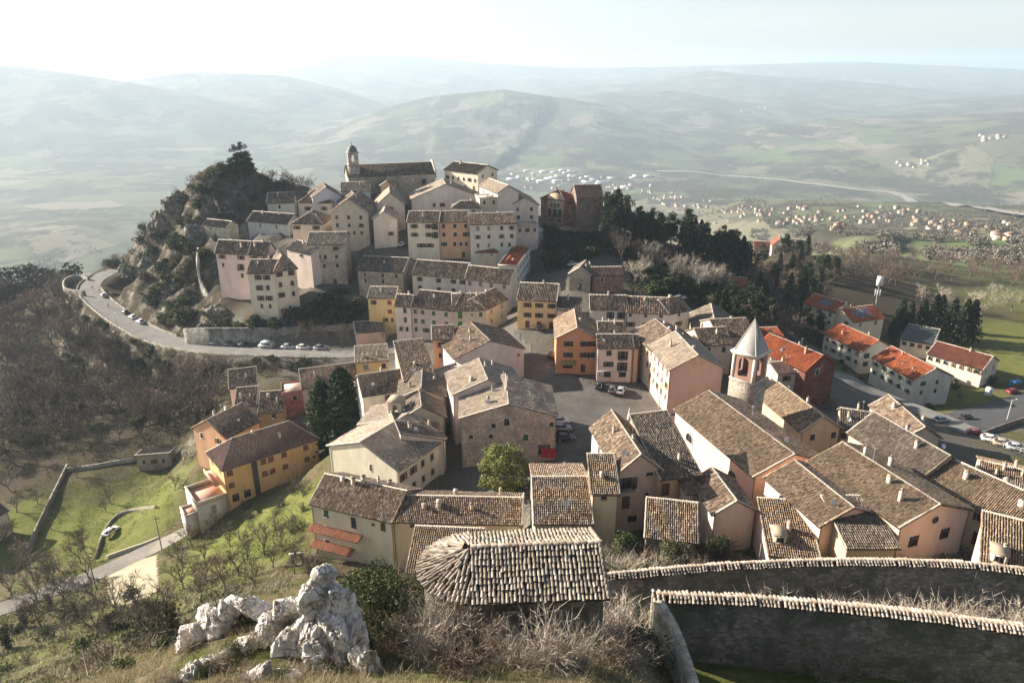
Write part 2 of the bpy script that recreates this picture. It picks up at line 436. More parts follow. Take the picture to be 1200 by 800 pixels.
# ---- upper left of the hill
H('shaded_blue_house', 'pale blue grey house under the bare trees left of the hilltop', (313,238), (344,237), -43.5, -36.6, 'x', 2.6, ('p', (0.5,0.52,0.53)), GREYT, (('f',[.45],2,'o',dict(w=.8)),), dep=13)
H('garden_wall_house', 'low grey house with dark roof below the pale blue grey house', (290,258.5), (338,262), -45.5, -41.0, 'x', 2.4, ('p', (0.44,0.45,0.45)), GREYT, (('f',[.3,.7],1,'o',dict(w=.7)),), ry=249)
H('hipped_house', 'white house with hipped tan roof and two broad windows high on the left', (349,237), (389,237), -42, -35.5, 'hy', 3.4, ('p', (0.62,0.59,0.54)), OLD, (('f',[.28,.74],1,'s',dict(top=2.4,w=1.3)),), dep=13)
H('lower_hipped_house', 'cream house with hipped roof just below the white hipped house', (342,261.5), (378,262), -46, -39.8, 'hy', 2.9, ('p', CREAM), OLD, (('f',[.15,.78],1,'s',dict(w=1.3)),), dep=14)
H('tan_gable_house', 'tan gabled house with three windows per floor left of the narrow white house', (387,248.5), (431,249), -46, -36.3, 'y', 4.2, ('p', (0.58,0.51,0.43)), OLD, (('f',[.16,.48,.8],2,'o',dict(w=1.0,top=1.8)),('f',[.6,.8],1,'o',dict(top=7.4,w=.8))), dep=17)
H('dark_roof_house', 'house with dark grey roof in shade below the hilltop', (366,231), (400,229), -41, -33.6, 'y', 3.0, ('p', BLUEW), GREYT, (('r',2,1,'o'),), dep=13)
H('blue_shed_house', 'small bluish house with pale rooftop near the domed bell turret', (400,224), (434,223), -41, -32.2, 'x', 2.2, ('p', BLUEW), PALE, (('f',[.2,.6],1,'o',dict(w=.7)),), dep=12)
H('stone_annex_house', 'grey house with dark roof uphill of the tan gabled house', (399,240), (434,238), -43, -35.5, 'y', 3.0, ('s', STO), GREYT, (('f',[.5],1,'o',dict(w=.8)),), dep=12)
H('cliff_hut', 'small pale stone hut perched on the edge of the rocky cliff', (238,263), (266,266), -47, -42.5, 'x', 1.4, ('s', (0.55,0.5,0.43)), GREYT, (('f',[.3],1,'o',dict(w=.7)),), dep=6, chim=0)
H('pink_white_house', 'tall pinkish white house with green balcony above the parked van', (252.5,295), (290,297), -58, -44.5, 'x', 3.0, ('p', (0.68,0.58,0.54)), OLD, (('f',[.18,.78],1,'s',dict(w=1.3)),('f',[.18],1,'o',dict(top=4.4,w=.8)),('f',[.74],1,'b',dict(top=4.7,w=1.2,h=2.0)),('f',[.74],1,'o',dict(top=7.6,w=1.0))), ry=286, balcony=3)
H('pink_wing_house', 'narrow pink wing joining the pinkish white house', (290.5,297), (313,298), -58, -44.6, 'x', 3.0, ('p', (0.68,0.52,0.44)), OLD, (('f',[.3],1,'s',dict(w=1.2)),('f',[.8],1,'o',dict(w=.7)),('f',[.3],1,'o',dict(top=4.4,w=.7))), ry=285)
H('cream_tall_house', 'tall cream house with three rows of small windows above the parking wall', (290,319.5), (321,319.5), -60.5, -47.6, 'x', 2.6, ('p', (0.68,0.62,0.52)), OLD, (('f',[.38,.7],3,'o',dict(w=1.1,h=1.6,step=3.4)),('f',[.38,.7],1,'o',dict(top=11.0,w=.8))), dep=11)
H('cream_hipped_house', 'tall cream house with pale hip ridge standing forward of the cream row', (321.5,316.5), (347,313.5), -60.5, -47.0, 'hy', 3.2, ('p', (0.68,0.62,0.52)), OLD, (('f',[.2,.75],3,'o',dict(w=1.0,h=1.6,step=3.4)),('r',3,2,'o',dict(w=.9,h=1.6,step=3.2))), dep=15)
H('stone_tower_house', 'big square grey stone house with pale speckled roof', (360,286.5), (404,285.5), -55.5, -42.9, 'x', 2.2, ('s', (0.50,0.46,0.41)), PALE, (('f',[.24,.75],1,'o',dict(w=1.0)),('f',[.24,.45,.75],1,'o',dict(top=4.4,w=1.0)),('f',[.4,.75],1,'o',dict(top=7.4,w=.9)),('f',[.65],1,'d',dict())), ry=272)
H('pale_roof_house', 'low white house with pale tiled roof joined to the big stone house', (336,291), (364,297), -54.5, -45.0, 'x', 1.6, ('p', (0.62,0.55,0.50)), PALE, (('f',[.6],1,'o',dict(w=1.8,h=1.0)),), dep=11)

# ---- right shoulder of the hill
H('brick_convent', 'brown brick building with red pyramid roof on the right end of the hill', (658,237.5), (701,238.5), -45.8, -37.0, 'pyr', 3.0, ('s', BRICKC), DREDT, (('f',[.35,.75],1,'o',dict(top=2.0,w=1.0)),('f',[.75],1,'o',dict(top=5.2))), dep=14, cat='building')
H('brick_convent_wing', 'brick wing with rounded pale gable and arched doors under a red roof', (634,232), (661,234.5), -44.5, -35.6, 'hx', 2.4, ('s', (0.34,0.22,0.16)), DREDT, (('f',[.5,.82],1,'a',dict(top=7.2,w=1.4,h=3.4)),('f',[.62,.8],1,'o',dict(top=3.2,w=.7))), dep=12, cat='building')
H('back_convent_hall', 'dark brick hall with brown roof behind the red pyramid roof', (676,231.5), (707,231), -46, -34.5, 'x', 3.4, ('s', (0.24,0.18,0.16)), BROWNT, (('f',[.7],1,'o'),), dep=14, cat='building')
H('lane_house', 'small grey house in shade below the pine wood', (667.5,320), (692,322), -51.5, -46.9, 'y', 2.0, ('s', STO), GREYT, (('f',[.5],1,'d',dict()),('r',[.5],1,'o')), dep=9)
H('brick_ruin', 'ivy covered brown brick ruin beside the small shaded house', (695,322), (730,321.5), -52, -47.0, 'x', 1.4, ('s', (0.30,0.19,0.15)), BROWNT, (('f',[.3],1,'o',dict(w=.8)),), dep=7, cat='ruin', chim=0)
H('yellow_house', 'yellow two storey house with six brown windows on the rising street', (606.5,350.5), (652,352.5), -55.3, -47.9, 'x', 2.3, ('p', (0.66,0.52,0.30)), OLD, (('f',[.26,.56,.88],2,'s',dict(w=1.1,h=1.3)),('f',[.26,.56,.88],1,'d',dict())), ry=331)
H('low_white_link_house', 'low white house with broken roofs joined to the yellow house', (652.5,363), (680,364), -55, -49.5, 'sf', 1.0, ('p', ROSE), GREYT, (('f',[.7],1,'o',dict(w=.7)),), dep=9)
H('blue_shutter_house', 'white house with two tall windows between blue grey shutters', (692,361), (734.5,361.5), -55.3, -48.9, 'x', 2.5, ('p', (0.62,0.62,0.61)), OLD, (('f',[.56,.85],1,'s',dict(w=1.0,h=1.9,top=2.0,sh=BLU)),), ry=346)
H('long_white_house', 'long white house with square attic windows and a bent roof', (735,365), (784,367), -55.5, -49.3, 'x', 2.4, ('p', (0.62,0.58,0.52)), OLD, (('f',[.08,.45,.82],1,'o',dict(top=1.0,w=.8,h=.8)),('f',[.1,.48,.86],1,'s',dict(top=3.6,w=1.1)),('f',[.5],1,'d',dict())), ry=348)
H('long_white_end_house', 'end house of the long white row with one shuttered window and two chimneys', (784.5,367), (808,362.5), -55.5, -49.3, 'x', 2.2, ('p', (0.62,0.58,0.52)), OLD, (('f',[.5],1,'o',dict(top=1.0,w=.8,h=.8)),('f',[.5],1,'s',dict(top=3.6,w=1.1))), dep=10, chim=2)
H('orange_corner_house', 'orange three storey house with brown shutters on the square', (652,395.5), (700,396), -57.4, -49.3, 'y', 2.4, ('p', ORANGE), WARM, (('f',[.3,.7,.9],2,'s',dict(w=1.1,h=1.35,step=2.9,sh=(.1,.045,.03))),('f',[.3],1,'g',dict(top=7.0,w=2.4,h=2.0)),('f',[.68],1,'d',dict())), dep=15, balcony=4)
H('cafe_house', 'white three storey house with shop front and balconies on the square', (701,406.5), (742,406.5), -58.2, -50.0, 'x', 1.9, ('p', (0.66,0.57,0.50)), OLD, (('f',[.32],2,'o',dict(w=1.2,h=1.3,step=2.9)),('f',[.72],2,'b',dict(w=1.2,h=2.1,top=2.1,step=2.9)),('f',[.3,.74],1,'g',dict(top=7.1,w=1.7,h=1.5))), ry=392, balcony=5, sign=1)
H('cafe_back_house', 'taller mottled roof house rising behind the shop front house', (702,389.5), (731,389.5), -57.8, -49.0, 'x', 1.6, ('p', (0.6,0.5,0.42)), OLD, (('f',[.5],1,'o',dict(w=.7,h=.7,top=.8)),), dep=6.5, chim=3)
H('peach_strip_house', 'narrow peach strip of house at the right end of the shop front', (742.5,406.5), (749,406.5), -58.2, -50.1, 'x', 1.8, ('p', PEACH), OLD, (), ry=392, chim=0)
H('piazza_row_house', 'long house with cream wall and pale roof facing the square across from the shop', (785,433), (848,430), -58.5, -49.0, 'y', 2.8, ('p', PINK), PALE, (('l',5,3,'o',dict(w=.9,h=1.4,step=2.8)),), dep=16, ww='l')
H('piazza_back_row', 'house row with mottled roofs and many chimneys behind the pink gabled house', (764,410), (822,405), -58.5, -49.5, 'y', 2.4, ('p', CREAM), OLD, (('l',3,2,'o'),), dep=14, chim=4)
H('roof_jumble_house', 'low house with patched roof left of the spire', (822,404), (858,402), -58, -51.0, 'x', 2.2, ('p', CREAM), OLD, (('f',2,1,'o'),), dep=11, chim=2)
H('back_lane_house', 'house with grey tiled roof behind the spire towards the wood', (842,394), (884,392), -58, -50.8, 'x', 2.2, ('p', GREY), OLD, (('f',2,1,'o'),), dep=13)
H('dark_gable_shed', 'dark roofed barn with pale gable end below the wood', (812,385), (860,388), -59, -53.0, 'y', 2.6, ('p', GREY), GREYT, (), dep=15, cat='barn', chim=0)
H('red_lean_house', 'small pink house with orange lean-to roof behind the spire', (903,405), (926,404), -60, -53.0, 'sf', 1.6, ('p', PINK), REDT, (('f',2,1,'o'),), dep=9)
H('dark_red_house', 'house with orange lit roof slope and dark red gable wall right of the spire', (944,434), (979,425), -60.5, -51.5, 'y', 2.6, ('p', DKRED), REDT, (('f',[.42],1,'o',dict(w=1.1,h=1.5,top=1.2)),('l',3,1,'o')), dep=17)
H('grey_balcony_house', 'grey wing with iron balcony between the spire and the dark red gable', (912,437), (943,434.5), -60.5, -52.5, 'x', 1.0, ('p', GREY), BROWNT, (('f',[.35,.75],2,'o'),), dep=8, balcony=6, chim=3)
H('small_white_house', 'small white house with red roof at the edge of the wood', (853,334), (873,336), -66, -61.0, 'x', 2.0, ('p', WHITE), REDT, (('f',[.5],1,'s',dict(w=1.6)),), dep=9)

# ---- right side apartments
H('solar_house', 'orange roofed house with large solar panel array', (1000,377), (1036,372), -75.5, -67.5, 'x', 2.6, ('p', CREAM), REDT, (('f',2,1,'o'),('l',2,2,'o')), dep=13, solar=1)
H('solar_wing_house', 'cream house wing with small solar panel and stepped orange roof', (980,366), (1002,360), -75.5, -66.5, 'y', 2.4, ('p', CREAM), REDT, (('l',3,2,'o'),), dep=15, solar=2)
H('white_apartment', 'white apartment block with loggia balconies under an orange roof', (1010,411.5), (1045,406.5), -76.5, -69.4, 'y', 2.8, ('p', (0.72,0.68,0.56)), REDT, (('l',5,2,'o',dict(w=1.3,h=1.3)),('f',[.2],2,'g',dict(w=2.2,h=1.8,top=1.9))), dep=19, cat='apartment', loggia=1)
H('white_apartment_large', 'three storey white apartment block with orange roof and skylights', (1072,445), (1116,440), -77.5, -69.2, 'y', 2.8, ('p', (0.72,0.69,0.62)), REDT, (('l',5,2,'s',dict(w=1.2,h=1.3,sh=(.3,.42,.38))),('f',[.25,.62],2,'o',dict(w=.9))), dep=19.5, cat='apartment', sky=3)
H('red_hall', 'long low white hall with dull red roof beside the lawn', (1087,414), (1152,432.5), -77.5, -72.0, 'x', 2.6, ('p', WHITE), DREDT, (('f',7,1,'o',dict(w=1.4,top=1.4)),('r',2,1,'o')), dep=13, cat='hall')
H('grey_hall', 'low grey roofed hall in tree shade behind the apartment blocks', (1056,397), (1093,404), -78, -73.0, 'sf', 1.2, ('p', WHITE), ((.2,.24,.24),(.17,.2,.2)), (('f',4,1,'o',dict(w=1.4,top=1.4)),), dep=16, cat='hall', chim=0)

# ---- houses along the road below the hill, left centre
H('roadside_pink_house', 'small rose house with mottled roof at the foot of the road', (269,454.5), (301,450.5), -69, -64.0, 'sf', 2.4, ('p', ROSE), OLD, (('f',[.3,.8],1,'c',dict(w=1.0,sh=OB)),), ry=436)
H('wall_roof_house', 'low rose lean-to house under the rose house', (275.5,476), (300,474), -70.5, -65.4, 'sf', 2.2, ('p', ROSE), OLD, (('f',[.5],1,'o'),), ry=463)
H('court_house', 'yellow court house with sagging mottled roof', (303,483), (332,481), -70.5, -66.3, 'sf', 2.6, ('p', YELLOW), OLD, (('f',[.6],1,'o'),), ry=461)
H('red_wall_house', 'deep red walled house with small terrace beside the dark conifer', (331,461.5), (354,458.5), -70, -64.0, 'flat', 0.3, ('p', (0.42,0.14,0.13)), PALE, (('f',[.6],1,'o'),), dep=7, chim=0)
H('long_roof_house', 'house with long mottled roof behind the tall dark conifer', (354,455), (423,446), -68.5, -63.3, 'sf', 2.6, ('p', CREAM), OLD, (('f',[.15,.6,.85],1,'o'),), ry=434)
H('old_orange_house', 'old orange house with sagging brown roof behind the big orange house', (264,513), (304,492), -73, -64.5, 'x', 3.0, ('p', PEACH), OLD, (('f',[.2],1,'o'),('l',2,1,'o')), dep=12)
H('orange_villa', 'big orange villa with hipped brown roof and tiled terraces', (261,549), (372,512.5), -73.5, -64.2, 'hx', 3.4, ('p', (0.66,0.43,0.22)), BROWNT, (('f',[.06,.4,.48,.62,.86],2,'c',dict(w=1.3,h=1.4,sh=OB,step=3.0)),('f',[.08,.2],1,'g',dict(top=7.9,w=1.5,h=1.9)),('l',2,1,'c',dict(sh=OB))), dep=10.5, cat='villa', villa=1)
H('white_gable_house', 'large white house with pale lit gable and dark right roof slope', (385,521.5), (466,550.5), -63.0, -54.6, 'y', 2.9, ('p', (0.72,0.68,0.60)), PALE, (('f',[.5,.68],1,'o',dict(top=5.2,w=.7)),('f',[.62],1,'o',dict(top=1.6,w=.6)),('f',[.3],1,'o',dict(top=6.8,w=.7)),('r',5,2,'o',dict(w=1.0,h=1.5,top=2.2,step=3.3)),), dep=15.5, pil=1, balcony=7)
H('long_foreground_house', 'long cream house with green shutters and mottled roof full of chimneys', (364.5,588), (460,609.5), -60.5, -51.0, 'x', 2.2, ('p', (0.68,0.62,0.52)), OLD, (('f',[.18],2,'c',dict(w=.9,h=1.3,sh=GN,step=3.0)),('f',[.52],1,'c',dict(w=.9,h=2.0,top=2.1,sh=(.03,.06,.05))),('f',[.76],1,'o',dict(w=.5,h=.5)),('f',[.88],1,'o',dict(w=.8,h=1.5)),('f',[.16],1,'o',dict(top=7.4,w=1.0,h=1.6))), dep=10, awn=1, chim=5)
H('long_foreground_wing', 'tiled wing with tall chimneys and yellow end wall behind the coppo roofed ruin', (460.5,608.5), (611,612), -59, -50.9, 'x', 1.6, ('p', CREAM), OLD, (('f',[.15,.3],1,'o',dict(w=.7,h=.6,top=1.0)),), dep=8.5, chim=5, yend=1)
H('rock_foot_house', 'low house with sloping tile roof behind the white rock and brambles', (478,668), (560,672), -54, -48.5, 'sf', 2.0, ('s', STOW), WARM, (), dep=7, chim=0)
H('yellow_flat_house', 'small yellow house with flat tiled roof above the conifer', (417,424.5), (455,421.5), -60.5, -55.4, 'sf', 1.0, ('p', YELLOW), PALE, (('f',[.3],1,'c',dict(w=1.2,sh=(.2,.27,.3))),('f',[.85],1,'o')), dep=9)
H('sloping_roof_house', 'house with one large sloping roof and peach wall above the narrow alley', (474,446), (509.5,442), -59.5, -51.5, 'sf', 3.0, ('p', PEACH), OLD, (('f',[.25],1,'o'),), dep=17, bl=1)
H('dark_link_house', 'white house with dark roof next to the bell gable chapel', (425,463), (476,455), -60.5, -54.0, 'x', 2.6, ('p', WHITE), GREYT, (('f',[.6],1,'o'),), dep=10)
H('bell_gable_chapel', 'small white chapel with square twin arched bell gable', (421,497), (470,501), -61, -54.6, 'sl', 2.0, ('p', ROSE), PALE, (('f',[.3],1,'o',dict(w=1.1,h=1.0)),), dep=9, cat='chapel', chim=0)
H('vaulted_roof_house', 'house with dark roof and pale curved gable behind the chapel', (468,492), (521,488), -60, -53.2, 'y', 2.4, ('p', GREY), GREYT, (('r',2,1,'o'),), dep=13)
H('upper_vault_house', 'pale gable house with dark side roof uphill of the chapel', (467,466), (521,464), -60, -52.2, 'y', 1.8, ('p', ROSE), GREYT, (), dep=10)
H('alley_house', 'dark roofed house between the white gable house and the narrow alley', (470,522), (520,514), -60.5, -54.2, 'sr', 2.4, ('p', WHITE), GREYT, (), dep=10)
H('tall_alley_house', 'tall narrow house with orange shaded wall in the alley', (507,397.5), (532,396.5), -60.5, -51.6, 'sf', 1.4, ('p', (0.58,0.34,0.2)), OLD, (('f',[.35,.75],2,'o'),), dep=6)
H('blank_gable_house', 'house with wide blank whitewashed gable and mottled left roof', (533,420), (614,408), -60, -52.6, 'y', 3.0, ('p', (0.66,0.62,0.57)), OLD, (('f',[.92],1,'o',dict(w=.6,h=.6)),), dep=16)
H('white_roof_box', 'small white box house with orange side below the blank gable', (525,448), (556,438), -59.5, -53.6, 'flat', 0.3, ('p', ROSE), PALE, (('l',1,1,'o'),), dep=8)
H('stone_palace', 'large weathered stone house with red awning and ivy stains', (540,489), (652,486.5), -58.3, -50.0, 'y', 2.4, ('s', STOW), PALE, (('f',[.48],1,'o',dict(top=1.2,w=1.0,h=1.5)),('f',[.1,.31],1,'o',dict(top=4.2,w=.8,h=.9)),('f',[.68],1,'c',dict(top=4.6,w=.9,h=1.3,sh=GN)),('f',[.34,.95],1,'o',dict(top=1.9,w=.8,h=1.0)),('f',[.88],1,'g',dict(top=7.4,w=2.4,h=2.2))), dep=15, awn=2, chim=4)
H('stone_palace_wing', 'roof terrace wing with pale tiles uphill of the large stone house', (531,462), (612,455), -58.5, -49.3, 'y', 2.4, ('p', ROSE), PALE, (('l',2,1,'o'),), dep=12, chim=4)

# ---- centre and right foreground
H('pantile_house', 'house with even square pantile roof beside the round evergreen', (627,611.5), (694,611), -53.5, -45.9, 'x', 2.2, ('s', STOW), OLD, (('f',[.5],1,'o'),), ry=547, chim=0)
H('pantile_wing', 'low wing of the pantile roof with a single dark window', (694.5,577), (725,577), -52, -43.6, 'sf', 2.0, ('p', CREAM), WARM, (('f',[.45],1,'o',dict(w=.8,h=.8,top=.8)),), dep=7, chim=1)
H('pink_balcony_house', 'pink three storey house with white side wall and green balcony', (725,553), (774,548.5), -52, -43.0, 'y', 2.4, ('p', (0.64,0.47,0.39)), OLD, (('f',[.22],1,'b',dict(w=1.5,h=1.9,top=2.0)),('f',[.75],1,'o',dict(w=1.0,h=.6,top=.8)),('f',[.72],1,'o',dict(w=.6,h=.7,top=4.2)),('f',[.22],1,'d',dict(top=5.2)),('f',[.4],1,'g',dict(top=8.1,w=1.4,h=1.2)),('l',[.3,.55,.8],1,'o',dict(w=.9,h=1.5,top=2.0)),), dep=15, balcony=8, lw=WHITE)
H('pink_dark_roof_wing', 'pink wing under a dark roof leaning against the church side', (774.5,560), (820,554), -52, -43.6, 'sf', 3.6, ('p', PEACH), GREYT, (('f',[.15],1,'d',dict(top=2.0)),), dep=13, porch=1)
H('low_garden_house', 'low stone shed with mottled tiled roof behind the garden shrubs', (757,627), (817,634), -50, -45.2, 'sf', 1.6, ('s', STOD), OLD, (), dep=6.5, cat='shed', chim=0)
H('sacristy', 'bright side block with square mottled roof against the church nave', (837,601), (886,597), -50.5, -44.8, 'y', 1.6, ('p', (0.68,0.56,0.47)), OLD, (), dep=9, cat='house', chim=0)
H('choir', 'church choir with tan tiled roof and round arched side window', (962,615), (1032,602), -50, -43.4, 'y', 1.7, ('p', (0.70,0.52,0.42)), WARM, (('l',[.35],1,'a',dict(w=1.6,h=1.3,top=1.2)),), dep=13, cat='church', chim=0)
H('parish_house', 'long pink parish house with warm tiled roof and round gable window', (1055,616), (1137,596), -49, -42.4, 'y', 1.8, ('p', (0.64,0.47,0.41)), WARM, (('f',[.25,.7],1,'g',dict(w=1.6,h=1.7,top=3.0)),('f',[.5],1,'r',dict(top=.4,w=1.0,h=1.0))), dep=18, chim=4)
H('lean_roof_house', 'low dark lean-to roof between choir and parish house', (993,640), (1052,640), -48, -43.6, 'sf', 1.6, ('p', TAN), GREYT, (), dep=9, chim=0)
H('canon_house', 'low tan tile roof in front of the choir with a boxed window', (902,648), (960,652), -49.5, -45.6, 'sf', 2.4, ('p', (0.68,0.55,0.45)), WARM, (('f',[.2],1,'o'),), dep=9, dormer=1, chim=1)
H('church_nave', 'big pink church nave with broad tan tiled roof and small round windows', (884,557), (970,541), -57.5, -45.0, 'y', 2.3, ('p', (0.70,0.50,0.41)), WARM, (('l',[.22,.78],1,'a',dict(w=1.9,h=1.5,top=3.0)),), dep=25, cat='church', chim=0)
H('tan_house', 'tan gabled house with three dark windows right of the church', (940,505), (985,500.5), -57.5, -51.3, 'y', 2.4, ('p', TAN), WARM, (('f',[.3,.85],2,'c',dict(w=1.0,h=1.3,sh=DK)),), dep=17)
H('tan_wing_house', 'tan house wing with dark roof and paired chimneys', (985.5,501), (1026,507), -57.5, -51.5, 'x', 2.0, ('p', TAN), GREYT, (('f',[.05,.4],1,'c',dict(w=1.0,h=1.4,sh=DK)),('f',[.9],1,'o',dict(top=3.6))), dep=9, chim=3)
H('dark_roof_yellow_house', 'yellow house with broad dark roof right of the parish house', (1080,559), (1135,548), -52, -44.8, 'y', 2.6, ('p', (0.66,0.55,0.36)), GREYT, (('l',[.8],1,'o'),), dep=16, chim=2)
H('long_yellow_house', 'long pale yellow house with warm tiled roof running out to the right', (1082,562), (1230,634), -52.5, -45.0, 'x', 2.4, ('p', (0.68,0.60,0.42)), WARM, (('f',[.08,.16,.34,.5,.56,.7,.85],1,'s',dict(w=.8,h=1.2,sh=BR)),('f',[.3,.52,.7],1,'d',dict(top=4.8))), dep=10, chim=3)
H('parking_roof_house', 'small house with mottled roof beside the parked white car', (1060,512), (1102,512), -57, -52.3, 'y', 2.0, ('p', CREAM), OLD, (('f',[.5],1,'o'),), dep=15)
H('right_edge_house', 'house with broad tiled roof and white chimneys below the car park', (1146,575), (1216,592), -52.5, -47.8, 'x', 2.0, ('p', CREAM), WARM, (), dep=13, chim=4)
H('skylight_house', 'low house with warm pantiles and a boxed skylight behind the garden wall', (1150,668), (1230,690), -45.5, -41.0, 'sf', 2.4, ('p', CREAM), WARM, (), dep=9, dormer=2)
H('left_edge_house', 'white house with grey roof cut by the edge of the lawn', (-50,630), (8,597), -86.5, -80.5, 'x', 2.4, ('p', WHITE), GREYT, (('r',2,1,'o'),), dep=9)
H('garden_shed', 'small stone shed with dark roof on the lawn wall', (160,537), (199,534), -82.5, -79.2, 'sb', 0.9, ('s', (0.36,0.33,0.29)), GREYT, (('f',[.2,.5,.78],1,'o',dict(w=.8,h=1.4,top=1.3)),), dep=5, cat='shed', chim=0)
# ---- farther houses right of the hill
H('hamlet_house', 'brown house with red roof at the hamlet beyond the pine wood', (884,291), (901,292), -84, -77.5, 'x', 3.0, ('p', TAN), DREDT, (('f',3,2,'o'),), dep=11)
H('hamlet_barn', 'pale gabled house with dull red roof in the hamlet beyond the wood', (905,287), (922,288), -84.5, -78.5, 'y', 3.4, ('p', CREAM), DREDT, (('f',2,2,'o'),), dep=12)
H('hamlet_long_house', 'long tan house with brown roof at the end of the hamlet', (922,288), (944,290), -86, -79.5, 'x', 3.0, ('p', TAN), BROWNT, (('f',4,1,'o'),), dep=11)

# ------------------------------------------------------------------ terrain
CTRL = []          # (x, y, z)
for h in HOUSES:
    for fu, fv in ((0, 0), (1, 0), (1, 1), (0, 1)):
        p = h['a'] + h['u'] * (h['w'] * fu) + h['v'] * (h['dep'] * fv)
        CTRL.append((p.x, p.y, h['zg']))
def g(px, py, z):  # ground seen at a pixel, at surveyed height z
    p = at_z(px, py, z * S); CTRL.append((p.x, p.y, p.z)); return p
# square and streets
for px, py, z in ((660,470,-58),(700,500,-58),(730,480,-58),(760,470,-58.2),(640,440,-57.5),(620,415,-57),(600,395,-56.5),(588,385,-57),(600,560,-58),(640,540,-58),(655,520,-58),(555,545,-58.4),(580,548,-58.3),(610,548,-58.2),(640,545,-58),(570,590,-58.5),(560,570,-59),
                  (535,560,-60),(530,500,-60),(770,440,-58.3),(765,420,-58),(760,400,-57)): g(px, py, z)
# ring road round the left of the hill
ROAD = [(470,408,-63.5),(430,412,-64),(390,414,-65),(350,413,-65.6),(300,411,-66.4),(250,408,-67.2),(210,402,-68),(180,393.5,-68.3),(155,381,-68.2),(132,366,-67.6),(114,351,-66.8),(105,339,-66.2),(110,329,-66),(124,321,-66),(140,315,-66.5)]
road_pts = []
for px, py, z in ROAD:
    road_pts.append(g(px, py, z))
_rp = road_pts
for i, q in enumerate(_rp):
    d = _rp[min(i + 1, len(_rp) - 1)] - _rp[max(i - 1, 0)]; d.z = 0; d.normalize()
    for k in (-5.2, -4.2, -2.2, 2.2, 4.2, 5.4): CTRL.append((q.x - d.y * k, q.y + d.x * k, q.z - (.3 if abs(k) > 5 else 0)))
# below the road: retaining drop, scrub, woods on the left
for px, py, z in ((420,428,-66),(370,430,-69),(320,432,-71),(270,432,-72.5),(230,438,-75),(185,440,-77),(150,432,-77),(120,410,-77),(95,385,-76),(80,360,-73),(88,338,-71),
                  (200,470,-78),(150,480,-81),(100,460,-83),(60,430,-83),(20,420,-84),(0,460,-85),(40,480,-85),(60,380,-79),(20,370,-80),(70,335,-73),(40,325,-75),(10,330,-78),(-40,340,-82),(-120,400,-90),
                  (250,480,-73),(225,500,-77),(210,520,-78.5),(200,560,-80.5),(215,600,-77),(150,520,-82),(100,520,-83),(50,520,-84.5),(0,520,-86),(160,545,-82),(110,560,-82.5),(60,570,-83.5),(30,600,-84.5),(150,600,-82),(120,640,-82.5),(80,660,-83),(0,680,-84),(-60,600,-88),
                  (200,630,-78),(250,630,-74),(300,620,-70),(340,640,-64),(330,670,-60),(260,670,-66),(180,680,-72),(100,710,-73),(20,730,-72),(-40,740,-73),
                  (350,590,-66),(375,560,-64),(370,540,-65)): g(px, py, z)
# foreground castle slope
for px, py, z in ((280,700,-50),(230,730,-50),(150,750,-52),(90,775,-46),(30,790,-44),(330,690,-42),(400,680,-36),(440,690,-32),(380,740,-21),(330,760,-22),(270,770,-25),(200,790,-27),
                  (400,790,-19.5),(300,796,-19.5),(480,760,-23),(470,725,-26),(560,770,-24),(600,795,-21.5),(700,770,-25),(740,740,-28),(740,795,-22.5),(660,740,-27.5),(590,740,-27.5),(530,735,-27.5),(500,700,-31),
                  (560,640,-46),(600,635,-49),(700,650,-44),(740,650,-46),(800,655,-44),(680,640,-48)): g(px, py, z)
for x, d, z in ((-12,20,-15.5),(0,20,-16),(14,20,-19),(26,20,-20),(-24,24,-19),(-40,40,-40),(0,10,-6),(-30,8,-18),(30,8,-16),
                (9.6,37,-30.2),(10,44,-30.3),(12,49,-30.4),(20,48,-30.5),(30,46,-30.5),(26,38,-30.6),(16,36,-30.4),(36,40,-30.6),(40,46,-30.5),(8,52,-32),(14,55,-32.6),(24,55,-32.6),(34,54,-32.4),(40,54,-32.4),
                (6,63,-36),(14,64.5,-36.5),(24,65,-36.5),(34,65,-36.3),(44,64,-36),(60,60,-37),(30,75,-41),(45,75,-41),(20,80,-43),(7.4,40,-26.2),(7.0,46,-28.5),(5,56,-33)):
    CTRL.append(tuple(survey_xyz(x * S, d * S, z * S)))
# rocky cliff on the left of the hill
for px, py, z in ((265,193,-25.5),(285,188,-24.5),(250,198,-26.5),(225,212,-31),(205,226,-36),(185,245,-43),(165,262,-49),(145,285,-57),(130,305,-63),(240,240,-37),(215,270,-45),(195,300,-54),(180,330,-60),(165,350,-64),(190,375,-66),(230,385,-65.5),(250,365,-61),
                  (240,330,-57),(235,300,-51),(250,285,-49),(245,262,-43.5),(300,205,-28.5),(330,215,-32),(360,215,-32.5),(300,240,-39),(280,262,-44),(290,280,-47),(320,275,-47.5),
                  (280,380,-62),(350,382,-62),(400,375,-61.5),(390,350,-57.5),(420,350,-58),(440,372,-62),(300,392,-63.5),(360,393,-63.5)): g(px, py, z)
